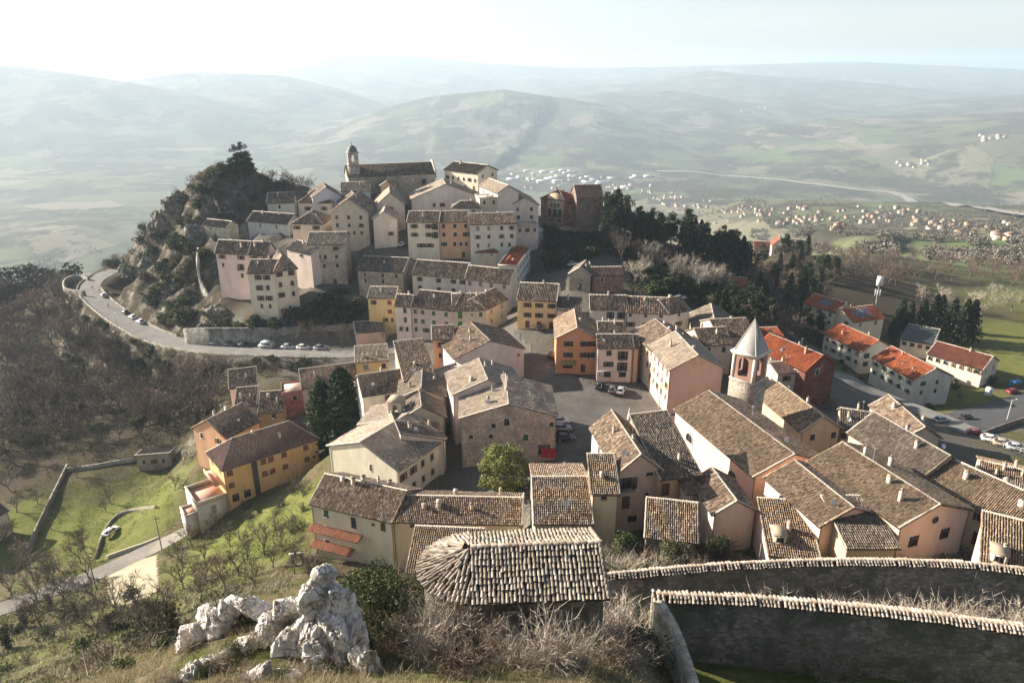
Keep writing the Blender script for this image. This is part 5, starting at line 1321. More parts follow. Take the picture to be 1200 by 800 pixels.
# bell tower of the parish church
p = at_z(887, 418, -40 * S); s = 2.35
yaw = rad(43)
diag = Vector((0, s * math.sqrt(2), 0))
bt = thing('bell_tower', 'square bell tower with pale pointed spire and arched belfry beside the church nave', 'bell tower', (p.x, p.y + s * 1.40, p.z - 18 * S), yaw)
zc = 18 * S                      # cornice above the base
mb = MB(); mb.box(-s - .12, -s - .12, -1, s + .12, s + .12, zc - 5.4, 0); mb.build('stone_shaft', [stone((0.36, 0.32, 0.27), 1.6)], bt)
mb = MB()
for k in range(4):
    a = k * math.pi / 2; u = Vector((math.cos(a), math.sin(a), 0)); n = Vector((math.sin(a), -math.cos(a), 0))
    arch_wall(mb, n * (s - .1) - u * (s - .1), u, n, 2 * (s - .1), zc - 5.398, zc - .5, 2.0, zc - 4.7, 3.8, .35)
mb.build('belfry', [plaster((0.27, 0.16, 0.13))], bt)
for sx in (-1, 1):
    for sy in (-1, 1):
        mb = MB(); mb.box(min(sx * (s - .5), sx * (s + .02)), min(sy * (s - .5), sy * (s + .02)), zc - 5.38, max(sx * (s - .5), sx * (s + .02)), max(sy * (s - .5), sy * (s + .02)), zc - .52, 0)
        mb.build('corner_pilaster', [plaster((0.60, 0.53, 0.47))], bt)
mb = MB(); mb.box(-s - .25, -s - .25, zc - .5, s + .25, s + .25, zc - .2, 0); mb.box(-s - .42, -s - .42, zc - .198, s + .42, s + .42, zc + .05, 0); mb.build('cornice', [plaster((0.62, 0.57, 0.5))], bt)
mb = MB(); mb.box(-s - .2, -s - .2, zc - 5.6, s + .2, s + .2, zc - 5.401, 0); mb.build('string_course', [plaster((0.62, 0.57, 0.5))], bt)
mb = MB(); e = s - .1; hp = 6.3
ring = [(math.cos(math.pi * (2 * k + 1) / 8) * e * 1.06, math.sin(math.pi * (2 * k + 1) / 8) * e * 1.06, zc + .9) for k in range(8)]
base = [(-e, -e, zc + .052), (e, -e, zc + .052), (e, e, zc + .052), (-e, e, zc + .052)]
mb.add([(-e, -e, zc + .052), (e, -e, zc + .052), (e, e, zc + .052), (-e, e, zc + .052), (0, 0, zc + hp)], [(0, 1, 4), (1, 2, 4), (2, 3, 4), (3, 0, 4)], 0)
sp_o = mb.build('spire', [plaster((0.36, 0.355, 0.34), 0.35)], bt)
for k in range(4):
    mb = MB(); a = math.pi / 4 + k * math.pi / 2; mb.tube((math.cos(a) * e * 1.414, math.sin(a) * e * 1.414, zc + .05), (0, 0, zc + hp), .12, .05, 5); mb.build('spire_rib', [MORTAR_LIT], sp_o)
mb = MB(); mb.lathe([(0, zc + hp - .1), (.12, zc + hp), (.22, zc + hp + .25), (.12, zc + hp + .48), (0, zc + hp + .55)], 10); mb.box(-.04, -.04, zc + hp + .5, .04, .04, zc + hp + 1.6); mb.box(-.3, -.035, zc + hp + 1.15, .3, .035, zc + hp + 1.23); mb.build('finial', [IRON], sp_o)
mb = MB(); mb.lathe([(.0, zc - 2.2), (.25, zc - 2.25), (.35, zc - 2.6), (.45, zc - 3.1), (.6, zc - 3.35), (.58, zc - 3.4), (.0, zc - 3.3)], 12); mb.tube((-s + .3, 0, zc - 2.15), (s - .3, 0, zc - 2.15), .08, .08, 5); mb.build('bell', [plain('bronze', (.12, .10, .05), .5)], bt)

# domed turret on the hilltop church (part of that church)
hc = HD['hilltop_church']; root = hc['root']; h = hc['h']; w, d = hc['w'], hc['dep']
cx, cy = -w / 2 + 2.6, -d / 2 + 3.0; s = 2.1
mb = MB(); mb.box(cx - s, cy - s, h - 3, cx + s, cy + s, h + 4.0); mb.box(cx - s - .25, cy - s - .25, h + 4.002, cx + s + .25, cy + s + .25, h + 4.3)
tw = mb.build('turret_base', [stone((0.46, 0.41, 0.35))], root)
mb = MB()
for k in range(4):
    a = k * math.pi / 2; u = Vector((math.cos(a), math.sin(a), 0)); n = Vector((math.sin(a), -math.cos(a), 0))
    arch_wall(mb, Vector((cx, cy, 0)) + n * (s - .15) - u * (s - .15), u, n, 2 * (s - .15), h + 4.302, h + 8.6, 1.3, h + 5.0, 2.9, .3)
mb.box(cx - s - .2, cy - s - .2, h + 8.602, cx + s + .2, cy + s + .2, h + 8.95); mb.build('belfry', [stone((0.48, 0.43, 0.37))], tw)
mb = MB(); mb.lathe([(1.95, h + 8.95)] + [(1.9 * math.cos(t), h + 9.2 + 2.3 * math.sin(t)) for t in np.linspace(0, 1.5, 7)] + [(.12, h + 11.5), (.12, h + 12.4), (0, h + 12.9)], 16, cx=cx, cy=cy); mb.build('dome', [plain('dome_lead', (.10, .12, .12), .6)], tw)
mb = MB(); mb.box(w / 2 - .25, -d / 2 - .35, h - 2, w / 2 + .45, d / 2 + .35, h + 1.2)
mb.add([(w / 2 - .25, -d / 2 - .35, h + 1.2), (w / 2 + .45, -d / 2 - .35, h + 1.2), (w / 2 + .45, d / 2 + .35, h + 1.2), (w / 2 - .25, d / 2 + .35, h + 1.2), (w / 2 - .25, 0, h + 4.6), (w / 2 + .45, 0, h + 4.6)], [(0, 1, 5, 4), (2, 3, 4, 5), (1, 2, 5), (3, 0, 4)])
mb.build('gable_parapet', [plaster((0.55, 0.52, 0.47))], root)

# bell gable on the small chapel
hc = HD['bell_gable_chapel']; root = hc['root']; h = hc['h']; w, d = hc['w'], hc['dep']
cx, cy = w * .30, -d * .1; s = 1.45
mb = MB(); mb.box(cx - s, cy - s, h - 1, cx + s, cy + s, h + 2.0); tw = mb.build('bell_turret', [plaster((0.55, 0.48, 0.40))], root)
mb = MB()
for k in range(4):
    a = k * math.pi / 2; u = Vector((math.cos(a), math.sin(a), 0)); n = Vector((math.sin(a), -math.cos(a), 0))
    arch_wall(mb, Vector((cx, cy, 0)) + n * (s - .05) - u * (s - .05), u, n, 2 * (s - .05), h + 2.002, h + 4.6, 1.1, h + 2.3, 1.8, .3)
mb.build('belfry', [plaster((0.55, 0.46, 0.38))], tw)
mb = MB(); e = s + .3; mb.add([(cx - e, cy - e, h + 4.6), (cx + e, cy - e, h + 4.6), (cx + e, cy + e, h + 4.6), (cx - e, cy + e, h + 4.6), (cx, cy, h + 5.7)], [(0, 1, 4), (1, 2, 4), (2, 3, 4), (3, 0, 4), (0, 3, 2, 1)]); mb.build('turret_roof', [tiles(OLD)], tw)

# round arcaded gable of the brick wing
hc = HD['brick_convent_wing']; root = hc['root']; h, w, d = hc['h'], hc['w'], hc['dep']
mb = MB(); n = 14; ring = [(-w / 2 + w * .28, 0, h - 6), (w / 2 - w * .02, 0, h - 6)] + [(w * .63 - w / 2 + math.cos(math.pi * k / n) * w * .35, 0, h - .5 + math.sin(math.pi * k / n) * w * .30) for k in range(n + 1)]
v = [(x, -d / 2 - .25, z) for x, y, z in ring] + [(x, -d / 2 + .15, z) for x, y, z in ring]; m = len(ring)
mb.add(v, [tuple(range(m)), tuple(range(2 * m - 1, m - 1, -1))] + [(i, m + i, m + (i + 1) % m, (i + 1) % m) for i in range(m)]); gab = mb.build('round_gable', [plaster((0.50, 0.38, 0.27))], root)
for fx in (.48, .63, .78):
    o = link('window', arch_mesh(.8, 1.6), gab); o.location = (fx * w - w / 2, -d / 2 - .27, h - 2.2)
for fx in (.40, .63, .84):
    o = link('arched_door', arch_mesh(1.5, 3.6), gab); o.location = (fx * w - w / 2, -d / 2 - .27, h - 5.4)

# bastion under the corner house
p = at_z(620, 290, -48 * S)
mb = MB(); mb.lathe([(6.2, -13), (5.6, -1), (5.2, 5.2), (5.45, 5.3), (5.45, 5.6), (0, 5.6)], 20)
bs = mb.build('round_bastion', [stone((0.44, 0.42, 0.39))]); bs.location = (p.x, p.y + 6.0, p.z); tag(bs, 'round grey stone bastion carrying the terrace of the corner house', 'bastion')

# the ruin with the big coppo roof in the foreground
pr0 = at_z(551, 642, -22.6 * S); pr1 = on_plane(699, 636.5, pr0.z)
yaw = math.atan2(pr1.y - pr0.y, pr1.x - pr0.x); L = (pr1 - pr0).length; hw = 3.5; zr = 5.6; rise = 1.45
ru = thing('coppo_roof_house', 'old stone house with big rippled half round tile roof in brambles below the castle', 'house', (pr0.x, pr0.y, pr0.z - zr), yaw)
ze = zr - rise; o = .45
pl = [[(0, -hw, ze), (L + .3, -hw, ze), (L + .3, 0, zr), (0, 0, zr)], [(L + .3, hw, ze), (0, hw, ze), (0, 0, zr), (L + .3, 0, zr)]]
nf = 7
fan = [(-math.sin(math.pi * k / nf) * hw * .98, math.cos(math.pi * k / nf) * hw, ze) for k in range(nf + 1)]
for k in range(nf): pl.append([fan[k], fan[k + 1], (0, 0, zr)])
mb = MB()
for q in pl: deck(mb, q, .12)
rf = mb.build('roof', [SOFFIT], ru)
mb = MB()
for q, pp in enumerate(pl): tile_slope(mb, pp, .255 if q < 2 else .27, .46, 900 + q, 4, 0, .06, 1.45)
cap_line(mb, (0, 0, zr + .12), (L + .3, 0, zr + .12), .16, .42, 1, 5)
cap_line(mb, (L + .2, -hw, ze + .12), (L + .2, 0, zr + .12), .16, .42, 0, 6); cap_line(mb, (L + .2, hw, ze + .12), (L + .2, 0, zr + .12), .16, .42, 0, 7)
COPPO = ((0.36, 0.31, 0.25), (0.29, 0.245, 0.195), (0.43, 0.38, 0.31), (0.25, 0.205, 0.16), (0.48, 0.43, 0.36), (0.20, 0.165, 0.135), (0.40, 0.33, 0.26))
tag(mb.build('roof_tiles', [tiles(COPPO, .5), tiles(COPPO, .5)], rf), kind='stuff')
mb = MB(); ww = hw - .45
ring = [(L, -ww), (L, ww)] + [(-math.sin(math.pi * k / nf) * ww, math.cos(math.pi * k / nf) * ww) for k in range(nf + 1)]
m = len(ring); mb.add([(x, y, -4.5) for x, y in ring] + [(x, y, ze - .1 + .0 * x) for x, y in ring], [(i, m + i, m + (i + 1) % m, (i + 1) % m) for i in range(m)] + [tuple(range(m, 2 * m))])
mb.build('wall', [stone((0.36, 0.31, 0.25), 2.0, .5)], ru)
for fx in (.3, .62):
    o_ = link('window', window_mesh('o', .8, .9, BR), ru); o_.location = (L * fx, -ww - .12, ze - 1.5)

# garden walls with tile caps
def capped_wall(name, label, pts, ztop, zbot, th, mat, cap=True, cat='wall', rough=True):
    path = smooth_path(pts, 5) if len(pts) > 2 else [Vector(q) for q in pts]
    n = sides(path); c = path[len(path) // 2]
    root = thing(name, label, cat, (c.x, c.y, (zbot(c) if callable(zbot) else zbot)))
    base = root.location
    L = len(path); v = []
    for q, s_ in zip(path, n):
        zt = q.z if ztop is None else ztop; zb = zbot(q) if callable(zbot) else zbot
        for sd, z in ((-1, zb), (-1, zt), (1, zt), (1, zb)):
            pp = q + s_ * (th / 2 * sd); v.append((pp.x - base.x, pp.y - base.y, z - base.z))
    f = []
    for i in range(L - 1):
        a, b = i * 4, (i + 1) * 4
        f += [(a, b, b + 1, a + 1), (a + 1, b + 1, b + 2, a + 2), (a + 2, b + 2, b + 3, a + 3)]
    f += [(0, 1, 2, 3), ((L - 1) * 4 + 3, (L - 1) * 4 + 2, (L - 1) * 4 + 1, (L - 1) * 4)]
    mb = MB(); mb.add(v, f); mb.build('masonry', [mat], root)
    if cap:
        mb = MB()
        for i in range(L - 1):
            q, r_ = path[i], path[i + 1]
            zq = (q.z if ztop is None else ztop) - base.z; zr_ = (r_.z if ztop is None else ztop) - base.z
            for sd in (-1, 1):
                a = q + n[i] * (th * .95 * sd); b = r_ + n[i + 1] * (th * .95 * sd)
                A_ = (a.x - base.x, a.y - base.y, zq - .02); B_ = (b.x - base.x, b.y - base.y, zr_ - .02)
                C_ = (r_.x - base.x, r_.y - base.y, zr_ + .26); D_ = (q.x - base.x, q.y - base.y, zq + .26)
                poly = [A_, B_, C_, D_] if sd < 0 else [B_, A_, D_, C_]
                tile_slope(mb, poly, .27, .34, 300 + i * 2 + sd, 4, 0, .02)
                deck(mb, poly, .05, 1)
            cap_line(mb, (q.x - base.x, q.y - base.y, zq + .28), (r_.x - base.x, r_.y - base.y, zr_ + .28), .15, .3, 0, 500 + i, 4)
        tag(mb.build('cap_tiles', [tiles(((0.46, 0.40, 0.33), (0.38, 0.32, 0.26), (0.52, 0.46, 0.39), (0.34, 0.26, 0.2)), .6), SOFFIT], root), kind='stuff')
    return root
low = lambda k: (lambda q: ground_z(q.x, q.y) - k)
GWALL = stone((0.25, 0.225, 0.19), 2.2, .4)
capped_wall('garden_wall', 'long dark stone garden wall with pale tile capping beside the shaded lawn', [at_z(a, b, -27.3 * S) for a, b in ((764,698),(800,700.5),(850,702),(900,704.5),(1000,713),(1100,724),(1200,738),(1260,747))], None, low(1.0), .55, GWALL)
capped_wall('garden_wall', 'thinner tile capped garden wall running behind the bare orchard shrubs', [at_z(a, b, -31.4 * S) for a, b in ((706,676),(760,671),(830,665),(880,662),(960,659),(1050,659),(1130,662),(1200,669),(1260,676))], None, low(1.0), .45, GWALL)
capped_wall('low_wall', 'pale flat topped low wall between the brambles and the shaded lawn', [at_z(a, b, -26.8 * S) for a, b in ((772,703),(790,735),(803,770),(818,815))], None, low(1.0), .7, stone((0.42, 0.38, 0.31), 2.0, .3), cap=False)
# walls along the road
RW = stone((0.33, 0.30, 0.26), 1.2, .4)
outer = [q + s_ * (3.5 * S + .35) for q, s_ in zip(road_path, rn)]
for q in outer: q.z += .5
capped_wall('road_parapet', 'long pale parapet wall on the outer side of the curving road', outer[14:-10], None, low(.6), .35, RW, cap=False)
inner = [q - s_ * (3.5 * S + .3) for q, s_ in zip(road_path, rn)]
for q in inner: q.z += .75
capped_wall('inner_road_wall', 'low pale wall on the cliff side of the curving road', inner[52:88], None, low(1.5), .4, RW, cap=False)
capped_wall('parking_wall', 'tall mossy retaining wall behind the row of parked cars', [at_z(a, b, z * S) for a, b, z in ((215,385,-63.5),(245,384,-62.5),(290,384,-62),(340,383,-61.8),(390,381,-61.5),(425,378,-61.3))], None, low(4.0), .7, stone((0.27, 0.255, 0.225), 1.3, .5), cap=False)
capped_wall('lower_terrace_wall', 'stone terrace wall below the road bend', [at_z(a, b, z * S) for a, b, z in ((168,414,-73),(195,418,-73),(225,422,-72.5),(270,424,-71),(310,424,-70))], None, low(5.0), .6, RW, cap=False)
capped_wall('cliff_wall', 'ruined pale wall standing up on the rocky cliff top', [at_z(a, b, z * S) for a, b, z in ((247,222,-33),(252,232,-35.5),(257,246,-39))], None, low(2.0), .8, stone((0.46, 0.41, 0.35), 1.4), cap=False)
capped_wall('cliff_retaining_wall', 'broken pale retaining wall at the foot of the small cliff hut', [at_z(a, b, z * S) for a, b, z in ((232,290,-48),(231,310,-51.5),(236,330,-56),(248,352,-60))], None, low(3.0), .7, stone((0.45, 0.42, 0.37), 1.3, .3), cap=False)
bp = road_path[-22]
capped_wall('road_bastion', 'square stone lookout bastion at the far bend of the road', [at_z(a, b, -64.8 * S) for a, b in ((99,341),(76,337),(77,326),(92,322),(104,325))], None, low(6.0), .8, RW, cap=False)
capped_wall('lawn_wall', 'dark stone wall dividing the two lawns below the village', [pick(a, b) + Vector((0, 0, 1.3)) for a, b in ((80,548),(62,585),(45,620),(33,650))], None, low(.6), .5, stone((0.24, 0.22, 0.19), 1.5), cap=False)
capped_wall('field_wall', 'rough stone field wall leading to the garden shed', [pick(a, b) + Vector((0, 0, 1.1)) for a, b in ((78,552),(105,549),(140,543),(158,540))], None, low(.6), .5, stone((0.30, 0.28, 0.24), 1.5), cap=False)
capped_wall('drive_wall', 'low curved wall around the drive of the white car', [pick(a, b) + Vector((0, 0, .7)) for a, b in ((112,655),(122,625),(138,605),(160,598),(184,595))], None, low(.5), .35, stone((0.34, 0.31, 0.26), 1.5), cap=False)
capped_wall('gate_wall', 'pale low wall beside the lane with a gate pillar', [pick(a, b) + Vector((0, 0, .9)) for a, b in ((125,655),(150,646),(168,640),(188,632))], None, low(.5), .35, plaster((0.50, 0.44, 0.36)), cap=False)

# villa terraces (parts of the villa)
hv_ = HD['orange_villa']; root = hv_['root']; w, d, h = hv_['w'], hv_['dep'], hv_['h']; x0, y0 = -w / 2, -d / 2
PT = plain('terrace_tiles', (0.52, 0.30, 0.23), .8); WP = plaster((0.62, 0.55, 0.48))
def terrace(nm, a, b, c, e, z, par=.9):
    mb = MB(); mb.box(a, b, -4, c, e, z - .1, 0); t_ = mb.build(nm, [WP], root)
    mb = MB(); mb.box(a - .05, b - .05, z - .098, c, e + .05, z, 0); mb.build('terrace_floor', [PT], t_)
    mb = MB(); q = .18
    mb.box(a, b, z + .002, a + q, e, z + par); mb.box(a + q, b, z + .002, c - .02, b + q, z + par); mb.box(a + q, e - q, z + .002, c - .02, e, z + par)
    mb.box(a - .05, b - .05, z + par + .002, a + q + .05, e + .05, z + par + .07); mb.build('terrace_parapet', [WP], t_)
    return t_
t1 = terrace('terrace', x0 - 6.2, y0 + .4, x0 - .02, y0 + 8.5, 3.4)
terrace('porch', x0 - 8.6, y0 + 1.2, x0 - 6.22, y0 + 5.2, 1.4, .4)
mb = MB(); mb.box(x0 - 1.9, y0 + .8, 6.3, x0 - .01, y0 + 8.2, 6.5, 0); mb.box(x0 - 1.9, y0 + .8, 6.502, x0 - 1.78, y0 + 8.2, 7.4, 0); mb.build('balcony', [PT], root)
for (fx, z_) in ((.3, 1.2),):
    o_ = link('door', window_mesh('d', 1.2, 2.1, DK), t1); o_.location = (x0 - 3, y0 + .38, 1.4)
mb = MB(); mb.box(x0 + w * .28, y0 - .35, -3, x0 + w * .33, y0 - .02, h - .4); mb.build('flue', [plain('dark_flue', (.06, .05, .045), .7)], root)

# awnings and canopies
hq = HD['long_foreground_house']; root = hq['root']; w, d, h = hq['w'], hq['dep'], hq['h']
for z_, x1 in ((h - 4.0, .62), (h - 7.0, .5)):
    a, b = -w / 2 - .3, -w / 2 + w * x1
    poly = [(a, -d / 2 - 1.5, z_ - .45), (b, -d / 2 - 1.5, z_ - .45), (b, -d / 2 - .01, z_), (a, -d / 2 - .01, z_)]
    mb = MB(); deck(mb, poly, .08); cn = mb.build('canopy', [SOFFIT], root)
    mb = MB(); tile_slope(mb, poly, .25, .4, 77, 3); tag(mb.build('canopy_tiles', [tiles(((0.5, 0.22, 0.14), (0.45, 0.19, 0.12), (0.55, 0.27, 0.18)), .2)], cn), kind='stuff')
hq = HD['long_foreground_wing']; root = hq['root']; w, d, h = hq['w'], hq['dep'], hq['h']
mb = MB(); mb.box(w / 2 + .01, -d / 2 + .1, -2, w / 2 + .12, d / 2 - .1, h - .1); mb.build('yellow_end_wall', [plaster((0.66, 0.45, 0.12))], root)
hq = HD['stone_palace']; root = hq['root']; w, d, h = hq['w'], hq['dep'], hq['h']
mb = MB(); a = w * .34; b = w * .5
mb.add([(a, -d / 2 - 1.5, h - 8.0), (b, -d / 2 - 1.5, h - 8.0), (b, -d / 2 - .02, h - 7.1), (a, -d / 2 - .02, h - 7.1), (a, -d / 2 - 1.5, h - 8.3), (b, -d / 2 - 1.5, h - 8.3)], [(0, 1, 2, 3), (4, 5, 1, 0)])
mb.build('awning', [plain('red_canvas', (0.30, 0.015, 0.02), .8)], root)
hq = HD['orange_corner_house']; root = hq['root']; w, d, h = hq['w'], hq['dep'], hq['h']
mb = MB(); a, b = -w / 2 + w * .12, -w / 2 + w * .5
mb.add([(a, -d / 2 - 1.3, h - 6.6), (b, -d / 2 - 1.3, h - 6.6), (b, -d / 2 - .02, h - 5.9), (a, -d / 2 - .02, h - 5.9), (a, -d / 2 - 1.3, h - 6.8), (b, -d / 2 - 1.3, h - 6.8)], [(0, 1, 2, 3), (4, 5, 1, 0)])
mb.build('awning', [plain('olive_canvas', (0.20, 0.16, 0.05), .8)], root)
# cafe front: white fascia, round ring sign, two balconies already there
hq = HD['cafe_house']; root = hq['root']; w, d, h = hq['w'], hq['dep'], hq['h']
mb = MB(); mb.box(-w / 2, -d / 2 - .12, h - 6.3, w / 2, -d / 2 - .01, h - 6.05); mb.build('shop_fascia', [plaster((0.62, 0.57, 0.52))], root)
mb = MB(); cx, cz = -w / 2 + w * .12, h - 7.1
disc = [(cx + .62 * math.cos(2 * math.pi * k / 20), -d / 2 - .1, cz + .62 * math.sin(2 * math.pi * k / 20)) for k in range(20)]
mb.add(disc + [(x, y + .08, z) for x, y, z in disc], [tuple(range(20))] + [(i, 20 + i, 20 + (i + 1) % 20, (i + 1) % 20) for i in range(20)], 0)
r1 = [(cx + .42 * math.cos(2 * math.pi * k / 20), -d / 2 - .115, cz + .42 * math.sin(2 * math.pi * k / 20)) for k in range(20)]; r2 = [(cx + .27 * math.cos(2 * math.pi * k / 20), -d / 2 - .115, cz + .27 * math.sin(2 * math.pi * k / 20)) for k in range(20)]
mb.add(r1 + r2, [(i, (i + 1) % 20, 20 + (i + 1) % 20, 20 + i) for i in range(20)], 1)
mb.build('round_sign', [plain('sign_white', (.75, .74, .72), .5), plain('sign_dark', (.05, .04, .04), .5)], root)
# porch box on the pink wing
hq = HD['pink_dark_roof_wing']; root = hq['root']; w, d, h = hq['w'], hq['dep'], hq['h']
mb = MB(); mb.box(0, -d / 2 - 1.8, h - 4.6, w / 2 - .4, -d / 2 - .01, h - 1.6); pb = mb.build('porch_box', [plaster(PINK)], root)
poly = [(-.3, -d / 2 - 2.3, h - 1.75), (w / 2, -d / 2 - 2.3, h - 1.75), (w / 2, -d / 2 - .01, h - .7), (-.3, -d / 2 - .01, h - .7)]
mb = MB(); deck(mb, poly, .1); pr = mb.build('porch_roof', [SOFFIT], pb); mb = MB(); tile_slope(mb, poly, .24, .42, 88, 3); tag(mb.build('roof_tiles', [tiles(OLD)], pr), kind='stuff')
o_ = link('window', window_mesh('o', .9, .9, BR), pb); o_.location = (w * .2, -d / 2 - 1.81 - .12, h - 2.9)
# dormer boxes
for nm in ('canon_house', 'skylight_house'):
    hq = HD[nm]; root = hq['root']; w, d, h = hq['w'], hq['dep'], hq['h']; zz = roof_z(hq['pl'], -w * .25, -d * .2)
    mb = MB(); mb.box(-w * .25 - .8, -d * .2 - .9, zz - 1.2, -w * .25 + .8, -d * .2 + 1.2, zz + .8, 0); db = mb.build('dormer', [plaster((0.58, 0.48, 0.39))], hq['roof_obj'])
    mb = MB(); mb.box(-w * .25 - .95, -d * .2 - 1.05, zz + .802, -w * .25 + .95, -d * .2 + 1.35, zz + .92, 0); mb.build('dormer_roof', [tiles(OLD)], db)
    o_ = link('window', window_mesh('o', .9, .8, BR), db); o_.location = (-w * .25, -d * .2 - .9 - .19, zz + .25)
# solar panels and skylights: frames lie on the roof slope
def on_slope(hd, plane, fa, fb, wa, wb, name, mat, lift=.16, cells=None):
    P = [Vector(q) for q in hd['pl'][plane]]; e = (P[1] - P[0]); Le = e.length; e.normalize()
    n = (P[1] - P[0]).cross(P[2] - P[0]).normalized()
    if n.z < 0: n = -n
    s_ = n.cross(e)
    if s_.z < 0: s_ = -s_
    Ls = (P[2] - P[1]).dot(s_) if len(P) > 2 else 4
    o = P[0] + e * (Le * fa) + s_ * (Ls * fb) + n * lift
    mb = MB()
    def slab(a0, a1, b0, b1, t0, t1, m):
        v = [o + e * a + s_ * b + n * t for t in (t0, t1) for a, b in ((a0, b0), (a1, b0), (a1, b1), (a0, b1))]
        mb.add([tuple(x) for x in v], [(0, 3, 2, 1), (4, 5, 6, 7), (0, 1, 5, 4), (1, 2, 6, 5), (2, 3, 7, 6), (3, 0, 4, 7)], m)
    slab(0, wa, 0, wb, 0, .05, 0)
    ca, cb = cells or (1, 1)
    for i in range(ca):
        for j in range(cb): slab(wa * i / ca + .06, wa * (i + 1) / ca - .06, wb * j / cb + .06, wb * (j + 1) / cb - .06, .052, .07, 1)
    mb.build(name, mat, hd['roof_obj'])
PV = [plain('panel_frame', (.55, .56, .58), .4), plain('panel_cell', (.03, .045, .085), .25)]
on_slope(HD['solar_house'], 0, .22, .25, 7.5, 4.2, 'solar_panel', PV, .2, (6, 3))
on_slope(HD['solar_wing_house'], 0, .35, .3, 5.0, 3.2, 'solar_panel', PV, .2, (4, 2))
SKY = [plain('panel_frame', (.55, .56, .58), .4), glass()]
for f_ in (.25, .5, .72): on_slope(HD['white_apartment_large'], 0, f_, .45, .9, 1.2, 'skylight', SKY, .16)
on_slope(HD['dark_red_house'], 0, .4, .45, .8, 1.1, 'skylight', SKY, .16)
# stone arch in the garden left of the long house
p = pick(349, 662); ar = thing('stone_arch', 'free standing grey stone garden frame with a round opening', 'arch', (p.x, p.y, p.z - .3), rad(8)); ar.scale = (.62, .62, .62)
mb = MB(); n = 24; sz = 1.75
outer_ = []
for k in range(n):
    t = 2 * math.pi * k / n; c_, s2 = math.cos(t), math.sin(t); q = sz / max(abs(c_), abs(s2)); outer_.append((c_ * q, s2 * q * 1.15))
inn = [(math.cos(2 * math.pi * k / n) * 1.15, math.sin(2 * math.pi * k / n) * 1.35) for k in range(n)]
v = [(x, y_, z + 2.1) for y_ in (-.2, .2) for (x, z) in outer_ + inn]
f = []
for k in range(n):
    j = (k + 1) % n
    f += [(k, j, n + j, n + k), (2 * n + j, 2 * n + k, 3 * n + k, 3 * n + j), (n + k, n + j, 3 * n + j, 3 * n + k), (j, k, 2 * n + k, 2 * n + j)]
mb.add(v, f); mb.build('frame', [stone((0.42, 0.40, 0.36), 3.0)], ar)
mb = MB(); mb.box(-1.9, -.32, 4.13, 1.9, .32, 4.3); mb.build('lintel', [SILL], ar)
# ramp wall and railing at the car park, blue stall
capped_wall('ramp_wall', 'brown retaining wall of the ramp beside the parked cars', [pz(1140,511,-63.2),pz(1160,503,-64.5),pz(1182,495,-66),pz(1215,484,-68)], None, low(2.5), .4, stone((0.22, 0.17, 0.14), 1.4), cap=False)
rl = [pz(1146,517,-61.6),pz(1165,523,-60.4),pz(1185,529,-59.4),pz(1205,535,-58.6)]
rt = thing('railing', 'white metal railing along the row of parked cars', 'railing', (rl[0].x, rl[0].y, rl[0].z))
for i in range(13):
    k = i / 12 * 3; j = min(int(k), 2); q = rl[j] + (rl[j + 1] - rl[j]) * (k - j); q.z = ground_z(q.x, q.y)
    mb = MB(); mb.tube(q - rt.location - Vector((0, 0, .2)), q - rt.location + Vector((0, 0, 1.1)), .05, .05, 5); mb.build('railing_post', [plain('rail_white', (.62, .62, .6), .5)], rt)
    if i:
        for hh in (.55, 1.08):
            mb = MB(); mb.tube(prev - rt.location + Vector((0, 0, hh)), q - rt.location + Vector((0, 0, hh)), .035, .035, 4); mb.build('rail', [plain('rail_white', (.62, .62, .6), .5)], rt)
    prev = q
p = pick(1188, 455, 60); st_ = thing('market_stall', 'bright blue covered stall at the far corner of the car park', 'stall', (p.x, p.y, p.z), .3)
for sx in (-1.3, 1.3):
    for sy in (-1.2, 1.2): mb = MB(); mb.tube((sx, sy, -.3), (sx, sy, 2.4), .05, .05, 5); mb.build('post', [IRON], st_)
mb = MB(); mb.add([(-1.5, -1.4, 2.4), (1.5, -1.4, 2.4), (1.5, 1.4, 2.4), (-1.5, 1.4, 2.4), (-1.5, 0, 3.0), (1.5, 0, 3.0)], [(0, 1, 5, 4), (2, 3, 4, 5), (1, 2, 5), (3, 0, 4), (0, 3, 2, 1)]); mb.build('canvas_roof', [plain('blue_canvas', (.08, .30, .55), .7)], st_)
mb = MB(); mb.box(-1.3, 1.15, .2, 1.3, 1.2, 2.3); mb.build('back_sheet', [plain('blue_canvas', (.08, .30, .55), .7)], st_)
p = pick(1157, 466, 60); sg = thing('advert_column', 'white and green rounded advert board by the hedge of the car park', 'sign', (p.x, p.y, p.z), .2)
mb = MB(); mb.tube((0, 0, -.3), (0, 0, 1.0), .08, .08, 6); mb.build('post', [IRON], sg); mb = MB(); mb.lathe([(0, .9), (.9, .95), (1.0, 1.3), (1.0, 3.0), (.9, 3.4), (0, 3.5)], 14); mb.build('board', [plain('sign_white', (.75, .74, .72), .5)], sg)
p = at_z(737, 497, -58 * S); pr_ = thing('closed_parasol', 'tall folded pale parasol standing on the square', 'parasol', (p.x, p.y, ground_z(p.x, p.y)))
mb = MB(); mb.tube((0, 0, 0), (0, 0, 3.9), .05, .04, 6); mb.build('pole', [IRON], pr_); mb = MB(); mb.lathe([(.55, 1.0), (.5, 1.2), (.3, 2.4), (.12, 3.6), (0, 3.8)], 8); mb.build('canopy', [plain('pale_canvas', (.52, .48, .44), .9)], pr_); mb = MB(); mb.lathe([(0, .12), (.4, .12), (.45, 0)], 8); mb.build('base', [SILL], pr_)
